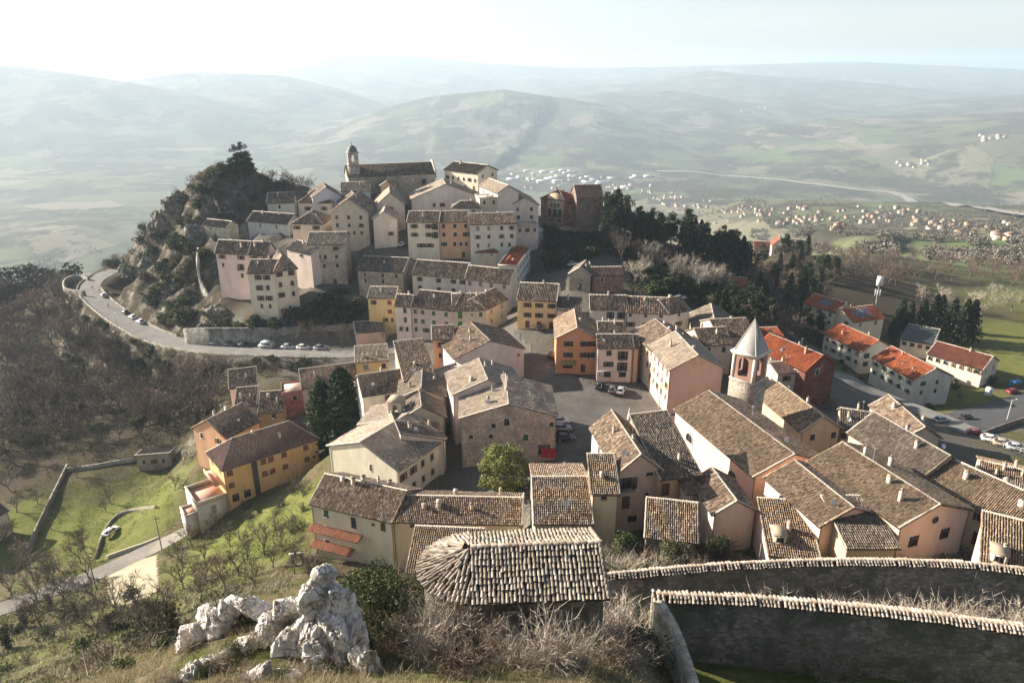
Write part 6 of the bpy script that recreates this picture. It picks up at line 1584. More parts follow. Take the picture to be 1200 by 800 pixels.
# poles, mast, street lamps
def pole(name, label, cat, px, py, hh, head=None, group=None, at=None):
    p = at or pick(px, py)
    t = thing(name, label, cat, (p.x, p.y, p.z - .2), 0, group)
    mb = MB(); mb.tube((0, 0, 0), (0, 0, hh), .13, .08, 7, cap=True); mb.build('post', [plain('pole_wood', (.16, .13, .10), .9) if head is None else plain('pole_grey', (.42, .42, .41), .5)], t)
    if head == 'lamp':
        mb = MB(); mb.tube((0, 0, hh - .1), (.9, -.3, hh + .25), .05, .04, 6); mb.box(.7, -.42, hh + .2, 1.3, -.18, hh + .34); mb.build('lamp_head', [plain('lamp_grey', (.5, .5, .49), .5)], t)
    elif head == 'mast':
        mb = MB(); mb.box(-.9, -.7, hh - 3.4, .9, .7, hh); mb.build('antenna_box', [plain('sign_white', (.75, .74, .72), .5)], t)
        for k in range(3):
            a = k * 2.1; mb = MB(); mb.box(math.cos(a) * .9 - .2, math.sin(a) * .9 - .2, hh - 7.5, math.cos(a) * .9 + .2, math.sin(a) * .9 + .2, hh - 5); mb.build('antenna', [plain('pole_grey', (.42, .42, .41), .5)], t)
    elif head is None:
        mb = MB(); mb.box(-.8, -.06, hh - .7, .8, .06, hh - .55); mb.build('crossbar', [plain('pole_wood', (.16, .13, .10), .9)], t)
    return t
pole('telecom_mast', 'tall pale telecom mast with boxed head behind the solar house', 'mast', 1024, 368, 13, 'mast', at=at_o(1025, 363, 315 * S))
pole('power_pole', 'wooden power pole beside the drive of the white car', 'pole', 190, 645, 9)
pole('power_pole', 'wooden power pole at the corner of the sandy court', 'pole', 113, 690, 8.5)
pole('street_lamp', 'grey street lamp on the square beside the church row', 'street lamp', 772, 478, 6, 'lamp')
pole('street_lamp', 'grey street lamp at the ramp of the car park', 'street lamp', 1180, 492, 6, 'lamp')
pole('street_lamp', 'grey street lamp at the inner bend of the curving road', 'street lamp', 138, 389, 7, 'lamp')
pole('street_lamp', 'grey street lamp beside the row of parked cars', 'street lamp', 235, 404, 7, 'lamp')
# ------------------------------------------------------------------ vegetation
BARK = plain('bark', (0.15, 0.12, 0.092), 0.95)
PALEBARK = plain('pale_bark', (0.24, 0.20, 0.16), 0.95)
TWIG = foliage(((0.064, 0.0496, 0.0376), (0.104, 0.0816, 0.0624), (0.152, 0.124, 0.0976)), 0.0)
TWIGW = foliage(((0.12, 0.08, 0.06), (0.176, 0.128, 0.096), (0.208, 0.16, 0.12)), 0.0)
TWIGP = foliage(((0.30, 0.255, 0.205), (0.40, 0.345, 0.28), (0.48, 0.42, 0.35)), 0.0)
DKGREEN = foliage(((0.0144, 0.024, 0.0104), (0.0256, 0.04, 0.016), (0.0416, 0.06, 0.0224)), 0.2)
GREEN = foliage(((0.024, 0.036, 0.0096), (0.044, 0.06, 0.016), (0.068, 0.084, 0.024)), 0.25)
OLIVE = foliage(((0.048, 0.052, 0.02), (0.08, 0.084, 0.036), (0.12, 0.12, 0.056)), 0.25)
LAUREL = foliage(((0.09, 0.10, 0.03), (0.14, 0.155, 0.045), (0.21, 0.22, 0.075)), 0.25)
RUST = foliage(((0.14, 0.07, 0.035), (0.20, 0.11, 0.055), (0.26, 0.16, 0.08)), 0.1)
def tri_blades(mb, base, tip, width, R, mat=0):
    """thin triangles from base to tip, arrays (n,3)"""
    base = np.asarray(base); tip = np.asarray(tip); d = tip - base
    r = R.normal(size=d.shape); s_ = np.cross(d, r); s_ /= (np.linalg.norm(s_, axis=1, keepdims=True) + 1e-9)
    wv = s_ * (np.asarray(width).reshape(-1, 1) / 2)
    v = np.stack([base - wv, base + wv, tip], 1).reshape(-1, 3)
    mb.add_np(v, np.arange(len(base) * 3).reshape(-1, 3), mat)
def leaf_tris(mb, c, size, R, mat=0, flat=0.0):
    c = np.asarray(c); n = len(c); size = np.asarray(size).reshape(-1, 1)
    a = R.normal(size=(n, 3)); a[:, 2] *= (1 - flat); a /= np.linalg.norm(a, axis=1, keepdims=True) + 1e-9
    b = R.normal(size=(n, 3)); b = np.cross(a, b); b /= np.linalg.norm(b, axis=1, keepdims=True) + 1e-9
    v = np.stack([c - b * size * .45, c + a * size * .5 + b * size * .1, c + b * size * .5, c - a * size * .5 + b * size * .05], 1).reshape(-1, 3)
    mb.add_np(v, np.arange(n * 4).reshape(-1, 4), mat)
def bare_tree_meshes(seed, h=9.0, limbs=6, spread=.55, twig_w=.05, dens=1.0, bark=None, twig=None, trunk_f=.28, ivy=False):
    R = np.random.RandomState(seed); tr = MB(); cr = MB()
    ends = []
    def branch(p, d, L, r, lev):
        segs = 3 if lev < 2 else 2
        q = p.copy(); pts = [q.copy()]
        for i in range(segs):
            d = d + R.normal(0, .13 + .05 * lev, 3); d[2] += .10 if lev > 0 else 0.05; d /= np.linalg.norm(d)
            q2 = q + d * L / segs
            (tr if lev < 2 else cr).tube(q, q2, r * (1 - .55 * i / segs), r * (1 - .55 * (i + 1) / segs), 6 if lev == 0 else (4 if lev == 1 else 3), 0)
            q = q2; pts.append(q.copy())
        if lev >= 3:
            ends.append((np.array(pts), d, L)); return
        nb = [limbs, 4, 4][lev]
        for i in range(nb):
            f = (0.55 + .45 * (i + 1) / nb) if lev == 0 else R.uniform(.35, 1.0)
            k = f * segs; i0 = min(int(k), segs - 1); b = pts[i0] + (pts[i0 + 1] - pts[i0]) * (k - i0)
            az = 2 * math.pi * (i + R.uniform(-.3, .3)) / nb + lev * 1.3
            sp_ = spread * R.uniform(.7, 1.35)
            e1 = np.cross(d, [0.3, 0.9, 0.1]); e1 /= np.linalg.norm(e1); e2 = np.cross(d, e1)
            nd = d * math.cos(sp_) + (e1 * math.cos(az) + e2 * math.sin(az)) * math.sin(sp_)
            branch(b, nd, L * ([1.25, .62, .58][lev]) * R.uniform(.75, 1.15), r * [.5, .5, .5][lev], lev + 1)
    branch(np.array([0., 0., -.3]), np.array([R.normal(0, .05), R.normal(0, .05), 1.0]), h * trunk_f, h * .022, 0)
    B = []; T = []
    for pts, d, L in ends:
        nt_ = int(7 * dens)
        for i in range(nt_):
            f = R.uniform(0.1, 1); k = f * (len(pts) - 1); i0 = min(int(k), len(pts) - 2)
            b = pts[i0] + (pts[i0 + 1] - pts[i0]) * (k - i0)
            dd = d + R.normal(0, .55, 3); dd[2] += .25; dd /= np.linalg.norm(dd)
            B.append(b); T.append(b + dd * L * R.uniform(.5, 1.1))
    B = np.array(B); T = np.array(T)
    tri_blades(cr, B, T, np.full(len(B), twig_w * h / 9), R)
    # second order twigs
    m = R.randint(0, len(B), int(len(B) * 1.2 * dens)); b2 = B[m] + (T[m] - B[m]) * R.uniform(.3, .8, (len(m), 1)); dd = (T[m] - B[m]) * .55 + R.normal(0, .22 * h / 9, (len(m), 3))
    tri_blades(cr, b2, b2 + dd, np.full(len(m), twig_w * .75 * h / 9), R)
    if ivy:
        c = np.stack([R.normal(0, .35, 500), R.normal(0, .35, 500), R.uniform(0, h * .5, 500)], 1); leaf_tris(tr, c, R.uniform(.25, .5, 500), R, 1)
    return tr.mesh('trunk', [bark or BARK, GREEN]), cr.mesh('crown', [twig or TWIG])
def conifer_meshes(seed, h=12.0, rad_=3.0, n=2600, mat=None, bottom=.12, ragged=.3, shape=.65):
    R = np.random.RandomState(seed); tr = MB(); tr.tube((0, 0, -.4), (0, 0, h * .97), h * .018, .03, 6)
    cr = MB(); C = []; SZ = []; B = []; T = []
    nb = int(n / 22)
    for i in range(nb):
        f = bottom + (1 - bottom) * (i + R.uniform()) / nb; z = h * f
        rr = rad_ * (1 - f) ** shape * R.uniform(1 - ragged, 1 + ragged * .6) + .15
        az = i * 2.39996 + R.uniform(-.3, .3); dz = -rr * R.uniform(.1, .4)
        for k in range(22):
            q = (k + R.uniform()) / 22
            x = rr * q; side = R.normal(0, .16 * rr * (1 - q * .5) + .08)
            C.append((math.cos(az) * x - math.sin(az) * side, math.sin(az) * x + math.cos(az) * side, z + dz * q * q + R.normal(0, .1) + .3)); SZ.append(R.uniform(.35, .75) * (h / 12) ** .5)
    leaf_tris(cr, np.array(C), np.array(SZ), R, 0, .4)
    return tr.mesh('trunk', [BARK]), cr.mesh('crown', [mat or DKGREEN])
def bush_meshes(seed, w=2.0, h=2.0, n=900, mat=None, leaf=.22, lumps=7, twigs=0):
    R = np.random.RandomState(seed); cr = MB(); tr = MB()
    for k in range(4): tr.tube((R.normal(0, .1), R.normal(0, .1), -.3), (R.normal(0, w * .2), R.normal(0, w * .2), h * .55), .05, .02, 4)
    L = np.stack([R.normal(0, w * .24, lumps), R.normal(0, w * .24, lumps), R.uniform(h * .25, h * .72, lumps)], 1); LR = R.uniform(.28, .5, lumps) * min(w, h)
    k = R.randint(0, lumps, n); d = R.normal(size=(n, 3)); d /= np.linalg.norm(d, axis=1, keepdims=True)
    c = L[k] + d * (LR[k] * R.uniform(.55, 1.08, n))[:, None] * np.array([1, 1, .9]); c[:, 2] = np.maximum(c[:, 2], .05)
    leaf_tris(cr, c, R.uniform(.6, 1.3, n) * leaf, R)
    if twigs:
        b = np.stack([R.normal(0, w * .15, twigs), R.normal(0, w * .15, twigs), np.zeros(twigs)], 1); t = b + np.stack([R.normal(0, w * .32, twigs), R.normal(0, w * .32, twigs), R.uniform(.5, 1.15, twigs) * h], 1)
        tri_blades(cr, b, t, np.full(twigs, .035), R)
    return tr.mesh('stem', [BARK]), cr.mesh('foliage', [mat or GREEN])
def shrub_meshes(seed, w=2.0, h=2.0, n=500, mat=None, tw=.03):
    """leafless shrub: arching stems with side twigs"""
    R = np.random.RandomState(seed); cr = MB(); tr = MB(); B = []; T = []; ns = max(12, n // 16)
    for i in range(ns):
        p = np.array([R.normal(0, w * .12), R.normal(0, w * .12), -.1]); d = np.array([R.normal(0, .45), R.normal(0, .45), 1.0]); d /= np.linalg.norm(d)
        L = h * R.uniform(.6, 1.1) / 4; q = p
        for s_ in range(4):
            d = d + R.normal(0, .18, 3); d[2] -= .05 * s_; d /= np.linalg.norm(d); q2 = q + d * L
            tr.tube(q, q2, .016 * (1 - s_ * .22), .016 * (1 - (s_ + 1) * .22), 3)
            for k in range(4):
                b = q + (q2 - q) * R.uniform(); dd = d + R.normal(0, .6, 3); B.append(b); T.append(b + dd * L * R.uniform(.35, .9))
            q = q2
    tri_blades(cr, np.array(B), np.array(T), np.full(len(B), tw), R)
    return tr.mesh('stem', [mat or TWIGP]), cr.mesh('twigs', [mat or TWIGP])

def place(name, meshes, p, label, cat, group=None, s_=1.0, rz=None, names=('trunk', 'crown'), sz=None):
    t = thing(name, label, cat, (p[0], p[1], p[2] - .1), rng.uniform(0, 6.28) if rz is None else rz, group)
    t.scale = (s_, s_, s_ * (sz or 1.0))
    for nm, me in zip(names, meshes): link(nm, me, t)
    return t
BT = [bare_tree_meshes(100 + i, 9.0, 5 + i % 3, .5 + .06 * (i % 3), .075, .6) for i in range(5)]
BTW = [bare_tree_meshes(130 + i, 9.0, 6, .6, .075, .75, None, TWIGW) for i in range(3)]
BTP = [bare_tree_meshes(150 + i, 10.0, 6, .55, .05, 1.0, PALEBARK, TWIGP) for i in range(3)]
BTI = [bare_tree_meshes(170 + i, 9.0, 6, .55, .045, .8, None, TWIG, .3, True) for i in range(2)]
CON = [conifer_meshes(200 + i, 12.0, 3.0 + .5 * (i % 2), 2400, None, .12, .35) for i in range(3)]
def pine_meshes(seed, h=12.0, n=2200, mat=None):
    """irregular evergreen: clumps of needles on limbs round a bare lower trunk"""
    R = np.random.RandomState(seed); tr = MB(); cr = MB(); tr.tube((0, 0, -.4), (0, 0, h), h * .02, .05, 6)
    L = []
    for i in range(26):
        f = R.uniform(.28, 1.0); rr = h * .27 * (1 - f) ** .5 * R.uniform(.25, 1.0) + .2; az = R.uniform(0, 6.28)
        c = np.array([rr * math.cos(az), rr * math.sin(az), h * f]); L.append((c, h * R.uniform(.055, .11)))
        tr.tube((0, 0, h * max(.1, f - .12)), c, .07, .02, 4)
    k = R.randint(0, len(L), n); d = R.normal(size=(n, 3)); d /= np.linalg.norm(d, axis=1, keepdims=True)
    c = np.array([L[q][0] for q in k]) + d * np.array([L[q][1] for q in k])[:, None] * R.uniform(.4, 1.1, (n, 1)) * np.array([1.25, 1.25, .8])
    leaf_tris(cr, c, R.uniform(.3, .65, n), R); return tr.mesh('trunk', [BARK]), cr.mesh('crown', [mat or DKGREEN])
PINE = [pine_meshes(220 + i, 11.0 + i, 2200) for i in range(4)]
BU = [bush_meshes(240 + i, 2.4, 2.0, 420, GREEN, .34) for i in range(3)]
BUO = [bush_meshes(250 + i, 2.4, 2.0, 420, OLIVE, .34) for i in range(2)]
BUD = [bush_meshes(260 + i, 2.6, 2.2, 420, DKGREEN, .34) for i in range(2)]
SHR = [shrub_meshes(270 + i, 2.2, 2.0, 420, TWIG, .05) for i in range(3)]
SHW = [shrub_meshes(280 + i, 2.2, 2.0, 420, TWIGW, .05) for i in range(2)]

def in_poly(poly, x, y):
    r = False; j = len(poly) - 1
    for i in range(len(poly)):
        if (poly[i][1] > y) != (poly[j][1] > y) and x < (poly[j][0] - poly[i][0]) * (y - poly[i][1]) / (poly[j][1] - poly[i][1]) + poly[i][0]: r = not r
        j = i
    return r
FOOT = [(h['c'].x, h['c'].y, h['u'], h['v'], h['w'] / 2, h['dep'] / 2) for h in HOUSES]
road_np = np.array([(q.x, q.y) for q in road_path])
def free(p, m=1.5, road=True):
    for cx, cy, u, v, a, b in FOOT:
        dx, dy = p.x - cx, p.y - cy
        if abs(dx * u.x + dy * u.y) < a + m and abs(dx * v.x + dy * v.y) < b + m: return False
    if road and np.min(np.hypot(road_np[:, 0] - p.x, road_np[:, 1] - p.y)) < 6.2: return False
    return True
def scatter(poly, n, seed, m=1.5, dmin=15, mind=0.0):
    R = random.Random(seed); out = []
    x0, x1 = min(q[0] for q in poly), max(q[0] for q in poly); y0, y1 = min(q[1] for q in poly), max(q[1] for q in poly)
    tries = 0
    while len(out) < n and tries < n * 12:
        tries += 1
        x, y = R.uniform(x0, x1), R.uniform(y0, y1)
        if not in_poly(poly, x, y): continue
        p = pick(x, y, dmin)
        if p is None or not free(p, m): continue
        if mind and any((p - q).length < mind for q in out): continue
        out.append(p)
    return out
def tree_mass(name, spots, protos, seed, smin, smax, mats):
    """a belt that reads as one mass: trees joined into one mesh"""
    R = np.random.RandomState(seed); mb = MB(); cache = []
    for ms in protos:
        blk = []
        for mi, me in enumerate(ms):
            v = np.empty(len(me.vertices) * 3, dtype=np.float32); me.vertices.foreach_get('co', v); v = v.reshape(-1, 3)
            k = np.empty(len(me.polygons), dtype=np.int32); me.polygons.foreach_get('loop_total', k)
            st = np.empty(len(me.polygons), dtype=np.int32); me.polygons.foreach_get('loop_start', st)
            li = np.empty(len(me.loops), dtype=np.int32); me.loops.foreach_get('vertex_index', li)
            blk.append((v, [li[st[k == q][:, None] + np.arange(q)] for q in (3, 4) if (k == q).any()], mi))
        cache.append(blk)
    for i, p in enumerate(spots):
        a = R.uniform(0, 6.28); s_ = R.uniform(smin, smax); c_, n_ = math.cos(a) * s_, math.sin(a) * s_
        for v, fs, mi in cache[i % len(cache)]:
            q = np.stack([v[:, 0] * c_ - v[:, 1] * n_ + p.x, v[:, 0] * n_ + v[:, 1] * c_ + p.y, v[:, 2] * s_ + p.z - .1], 1)
            base = mb.n; mb.v.append(q.astype(np.float64)); mb.n += len(q)
            for f in fs: mb.f.setdefault((f.shape[1], mi), []).append(f.astype(np.int64) + base)
    return tag(mb.build(name, mats), kind='stuff')
LEFT_WOOD = [(-20,345),(60,318),(84,345),(92,385),(140,440),(225,450),(255,482),(215,505),(140,500),(80,515),(-20,540)]
for i, p in enumerate(scatter(LEFT_WOOD, 160, 1, 2.0, 40, 3.5)):
    k = i % 9
    ms = BT[i % 5] if k < 6 else BTW[i % 3]
    place('bare_tree', ms, p, 'leafless brown tree in the wood below the curving road', 'tree', 'leafless trees in the wood below the road', rng.uniform(1.0, 1.75))
tree_mass('wood_scrub', scatter(LEFT_WOOD, 110, 2, 1.5, 40), BU + BUO[:0] + BU, 82, .7, 1.5, [BARK, GREEN])
CLIFF = [(130,310),(165,262),(205,228),(255,196),(300,190),(340,215),(330,232),(300,245),(280,262),(250,290),(232,330),(250,375),(190,385),(165,350)]
for i, p in enumerate(scatter(CLIFF, 230, 3, 1.5, 100)):
    k = i % 6
    if k < 3: place('bush', (BUD + BU + BUO)[i % 7], p, 'dark green bush clinging to the rocky cliff left of the hilltop', 'bush', 'bushes on the rocky cliff', rng.uniform(.8, 2.2), names=('stem', 'foliage'))
    else: place('shrub', (SHR + SHW)[i % 5], p, 'leafless brown shrub on the rocky cliff left of the hilltop', 'shrub', 'shrubs on the rocky cliff', rng.uniform(.8, 1.9), names=('stem', 'twigs'))
for px, py, s_ in ((318,232,1.0),(335,228,1.1),(350,225,1.1),(300,240,.9),(362,226,1.0),(345,232,1.2),(325,236,1.1),(308,235,1.1),(296,226,1.0),(305,222,1.1),(320,222,1.2),(338,220,1.2),(290,250,.8),(275,245,.8),(262,240,.7),(310,255,.7),(278,262,.7)):
    p = pick(px, py, 100)
    if p: place('bare_tree', rng.choice(BT), p, 'leafless grey tree beside the hilltop houses', 'tree', 'leafless trees beside the hilltop houses', s_)
for px, py, s_ in ((279,205,.85),(287,206,.95),(272,209,.7),(264,213,.6),(294,212,.8),(283,212,.8)):
    p = pick(px, py, 100)
    if p: place('conifer', PINE[int(px) % 4], p, 'dark conifer in the clump on top of the rocky cliff', 'conifer', 'conifers on the cliff top', s_)
# pine wood on the right shoulder
WOOD_R = [(708,262),(740,258),(790,268),(830,285),(872,310),(868,325),(820,315),(770,300),(712,285)]
for i, p in enumerate(scatter(WOOD_R, 95, 4, 1.5, 100, 2.0)):
    place('pine_tree', (PINE + PINE + CON)[i % 11], p, 'dark evergreen tree in the wood on the right shoulder of the hill', 'tree', 'evergreens in the wood on the right shoulder', rng.uniform(.9, 1.3))
for i, p in enumerate(scatter([(715,290),(770,300),(850,320),(860,345),(780,345),(730,330)], 20, 5, 1.5, 100, 3)):
    place('bare_tree', (BTP + BT)[i % 8], p, 'pale leafless tree standing against the dark evergreen wood', 'tree', 'pale leafless trees before the evergreen wood', rng.uniform(.9, 1.4))
sl = scatter([(640,268),(700,285),(760,310),(850,340),(860,385),(800,350),(735,345),(735,305),(700,300),(642,320)], 120, 6, 1.0, 100)
sl.sort(key=lambda q: q.y)
for i, p in enumerate(sl[:70]):
    place('bush', (BUD + BU)[i % 5], p, 'dark bush on the shaded slope under the evergreen wood', 'bush', 'bushes on the shaded slope', rng.uniform(1.0, 2.4), names=('stem', 'foliage'))
tree_mass('slope_scrub', sl[70:], BUD, 83, 1.0, 2.2, [BARK, DKGREEN])
MIDW = [(862,305),(960,300),(985,320),(965,345),(962,400),(930,408),(880,395),(840,370),(870,345)]
for i, p in enumerate(scatter(MIDW, 90, 7, 2.0, 100, 3)):
    k = i % 5
    if k < 2: place('evergreen_tree', (PINE + PINE + CON)[i % 11], p, 'dark evergreen tree along the shaded lane below the hill', 'tree', 'evergreens along the shaded lane', rng.uniform(.7, 1.1))
    else: place('bare_tree', (BTW + BT)[i % 8], p, 'brown leafless tree along the shaded lane below the hill', 'tree', 'leafless trees along the shaded lane', rng.uniform(.9, 1.4))
RW_ = [(940,300),(1010,298),(1210,318),(1210,338),(1120,333),(1050,335),(990,335)]
LOWT = [bare_tree_meshes(400 + i, 9.0, 5, .6, .10, .3, None, TWIGW) for i in range(3)]
tree_mass('tree_belt', scatter(RW_, 100, 8, 2.0, 100, 2.5), LOWT, 81, .9, 1.4, [BARK, TWIGW])
for px, py, s_, k in ((1150,372,1.5,0),(1107,362,1.35,1),(1185,365,1.3,2),(1160,350,1.0,0),(1080,352,1.0,1)):
    p = pick(px, py, 100); place('tall_bare_tree', BTP[k], p, 'tall pale leafless tree on the field beyond the hall', 'tree', 'tall pale leafless trees on the field', s_)
for px, py, s_ in ((1052,392,.95),(1063,388,.8),(1076,396,1.0),(1090,392,1.05),(1110,400,1.1),(1124,404,1.15),(1133,402,1.1),(1045,400,.7),(1098,385,.9)):
    p = pick(px, py, 100); place('conifer', rng.choice(CON), p, 'dark conifer in the row behind the apartment blocks', 'conifer', 'conifers behind the apartment blocks', s_ * 1.25)
for px, py, s_ in ((838,378,1.0),(846,382,1.1),(833,388,.9)):
    p = pick(px, py, 100); place('evergreen_tree', rng.choice(CON), p, 'broad dark evergreen standing over the dark barn', 'tree', 'broad evergreens over the dark barn', s_ * 1.0, sz=.9)
# town trees
def town_tree(name, ms, px, py, label, cat, s_, at=None, names=('trunk', 'crown'), sz=None):
    p = at or pick(px, py); place(name, ms, p, label, cat, None, s_, names=names, sz=sz)
BIGC = conifer_meshes(290, 14, 4.6, 9000, foliage(((0.02, 0.038, 0.012), (0.04, 0.062, 0.02), (0.065, 0.09, 0.028)), .2), .03, .35, .5)
town_tree('cedar_tree', BIGC, 383, 524, 'tall dark green conifer in front of the long mottled roof', 'conifer', 1.2, at_z(383, 522, -68 * S))
town_tree('cedar_tree', conifer_meshes(291, 14, 4.6, 9000, foliage(((0.014, 0.028, 0.011), (0.03, 0.05, 0.018), (0.048, 0.07, 0.024)), .2), .03, .35, .5), 404, 518, 'darker twin conifer close to the white walls', 'conifer', 1.35, at_z(406, 519, -67 * S))
R5 = np.random.RandomState(5); cr = MB(); n = 9000
d = R5.normal(size=(n, 3)); d /= np.linalg.norm(d, axis=1, keepdims=True)
lump = 1 + .16 * np.sin(d[:, 0] * 7 + 1) * np.sin(d[:, 1] * 6) + .12 * np.sin(d[:, 2] * 9 + d[:, 0] * 5) + R5.normal(0, .05, n)
c = d * np.array([3.7, 3.7, 4.0]) * (lump * R5.uniform(.72, 1.0, n) ** .5)[:, None]; c[:, 2] += 4.6; leaf_tris(cr, c, R5.uniform(.2, .42, n), R5)
tr = MB(); tr.tube((0, 0, -.4), (0, 0, 4), .3, .16, 8); [tr.tube((0, 0, 2.5), (2 * math.cos(a), 2 * math.sin(a), 5.2), .13, .04, 5) for a in (0.3, 1.6, 2.9, 4.1, 5.3)]
town_tree('round_evergreen', (tr.mesh('trunk', [BARK]), cr.mesh('crown', [LAUREL])), 590, 582, 'big rounded evergreen tree in the street before the stone house', 'tree', 1.12, at_z(590, 578, -58.3 * S))
for px, py, z, s_, ms, lab in ((738,655,-46,1.5,GREEN,'upright glossy green bush below the pink house'),(790,660,-44,1.25,OLIVE,'grey green rounded bush behind the garden wall'),(715,660,-45,1.0,OLIVE,'olive bush beside the pantile house'),(758,655,-45.5,.8,RUST,'rusty brown bush next to the glossy green bush'),(845,645,-46,1.0,GREEN,'green bush at the corner of the bright side block')):
    town_tree('bush', bush_meshes(int(px), 2.2, 2.6, 1500, ms, .2), px, py, lab, 'bush', s_, at_z(px, py, z * S), names=('stem', 'foliage'))
for px, py, s_ in ((343,373,1.2),(300,382,1.0),(325,385,1.1),(280,388,.9),(262,384,.9),(365,384,1.1),(385,380,1.3),(405,376,1.3),(420,370,1.1),(375,368,1.2),(395,362,1.1),(355,372,1.3),(250,388,1.0),(415,360,1.0)):
    p = pick(px, py, 100)
    if p: place('bush', rng.choice(BUD + BU), p, 'dark bush on the bank above the parking wall', 'bush', 'bushes above the parking wall', s_ * 1.9, names=('stem', 'foliage'))
POLL = [bare_tree_meshes(310 + i, 6.0, 7, .35, .05, .5, None, TWIG, .55) for i in range(2)]
for i, (px, py) in enumerate(((346,404),(368,404),(386,406),(402,408),(412,407),(455,408))):
    p = pick(px, py, 100); place('pollard_tree', POLL[i % 2], p, 'pollarded bare tree in the row along the parked cars', 'tree', 'pollarded trees along the parked cars', .95)
for px, py, s_ in ((170,520,.9),(120,520,.8),(60,500,.9),(30,530,1.0),(100,538,.8),(205,535,.7),(215,545,.8),(228,505,.8),(255,445,.8),(240,490,1.1),(225,480,1.2),(205,495,1.2),(185,505,1.1),(160,500,1.2),(140,515,1.1),(90,525,1.1),(15,505,1.2),(75,500,1.2),(110,498,1.1),(190,530,.9),(45,545,1.0),(10,555,1.0),(130,535,.9),(235,460,.9),(300,440,.6),(325,440,.6)):
    p = pick(px, py, 40)
    if p and free(p, .5): place('bare_tree', rng.choice(BT), p, 'leafless tree along the far edge of the lawns', 'tree', 'leafless trees along the lawns', s_)
for px, py, s_ in ((130,590,.7),(95,660,.9),(98,640,.8),(125,600,.55),(310,650,.95),(290,655,.85),(330,640,.7),(270,640,.8),(240,660,.95),(300,690,.8),(345,672,.7),(255,625,.7),(225,640,.8),(215,665,.9),(280,675,.9),(320,665,.8),(60,620,.7),(105,680,1.0),(65,690,1.1),(40,680,1.1)):
    p = pick(px, py, 40); place('fruit_tree', BT[int(px) % 5], p, 'small bare fruit tree on the terraces below the villa', 'tree', 'small bare fruit trees below the villa', s_)
for i, (px, py, s_) in enumerate(((15,700,1.2),(45,705,1.0),(75,712,1.15),(110,705,.9),(140,720,1.0),(25,665,1.1),(70,668,.9),(5,640,1.0),(100,648,.8),(50,735,1.1),(115,742,1.0),(160,715,.85),(215,690,.9),(235,705,.9),(265,690,.9),(240,680,.8),(20,600,.8),(45,590,.7),(12,575,.9),(90,560,.7),(205,575,.7))):
    p = pick(px, py, 30)
    if p and free(p, .8): place('bare_tree', (BT + BTW)[i % 8], p, 'leafless brown tree standing along the lane below the lawns', 'tree', 'leafless trees along the lane below the lawns', s_)
# thicket of bare shrubs before the villa
for i, p in enumerate(scatter([(285,590),(370,565),(385,600),(365,640),(330,625),(290,612)], 16, 9, .6, 40)):
    place('shrub', SHR[i % 3], p, 'grey leafless shrub in the thicket before the orange villa', 'shrub', 'leafless shrubs before the villa', rng.uniform(1.0, 1.8), names=('stem', 'twigs'))
for px, py, s_, k in ((188,748,1.0,0),(205,752,.9,1),(165,735,.8,0),(30,735,1.1,1),(60,715,1.0,0),(90,725,.9,1),(10,760,1.1,0),(130,740,.7,1)):
    p = pick(px, py, 14); place('ivy_tree', BTI[k], p, 'bare tree with ivy round its trunk on the slope below the rocks', 'tree', 'ivy trees on the slope below the rocks', s_ * .85)
for i, p in enumerate(scatter([(-10,720),(100,705),(240,690),(260,720),(200,770),(80,800),(-10,800)], 60, 10, .5, 16)):
    if i % 3: place('shrub', (SHR + SHW)[i % 5], p, 'leafless brown shrub on the slope below the rocks', 'shrub', 'leafless shrubs below the rocks', rng.uniform(.6, 1.3), names=('stem', 'twigs'))
    else: place('bush', (BU + BUO)[i % 5], p, 'green bush on the slope below the rocks', 'bush', 'green bushes below the rocks', rng.uniform(.5, 1.1), names=('stem', 'foliage'))
# cypress and shrubs round the apartments
for px, py, s_ in ((1035,455,.9),(1050,470,.8),(1090,480,1.0),(1120,455,1.2),(1140,450,1.0),(1160,448,1.2),(990,435,.8),(1005,445,.7),(1028,445,.8),(1062,478,.8),(985,425,.7),(1145,440,1.0)):
    p = pick(px, py, 100)
    if p and free(p, .3): place('bush', rng.choice(BU + BUO), p, 'garden bush beside the apartment blocks', 'bush', 'garden bushes by the apartments', s_ * 1.1, names=('stem', 'foliage'))
for px, py, s_ in ((1030,490,.7),(1125,470,.6),(980,480,.5),(1015,485,.5)):
    p = pick(px, py, 100); place('bare_tree', rng.choice(BTW), p, 'small reddish bare tree beside the side road', 'tree', 'small reddish trees by the side road', s_)

# silhouette shrubs along the cliff edge
sil = [(126,312),(145,288),(165,266),(185,248),(205,231),(228,216),(252,201),(270,196)]
for i in range(46):
    k = i / 45 * (len(sil) - 1.001); j = int(k); px = sil[j][0] + (sil[j + 1][0] - sil[j][0]) * (k - j); py = sil[j][1] + (sil[j + 1][1] - sil[j][1]) * (k - j) + rng.uniform(2, 12)
    p = pick(px + rng.uniform(-3, 5), py, 100)
    if p is None or p.y > 340: continue
    if i % 2: place('bush', (BUD + BU)[i % 5], p, 'dark bush on the skyline edge of the rocky cliff', 'bush', 'bushes on the skyline of the cliff', rng.uniform(1.2, 2.2), names=('stem', 'foliage'))
    else: place('bare_tree', BT[i % 5], p, 'low leafless tree on the skyline edge of the rocky cliff', 'tree', 'leafless trees on the skyline of the cliff', rng.uniform(.45, .8))
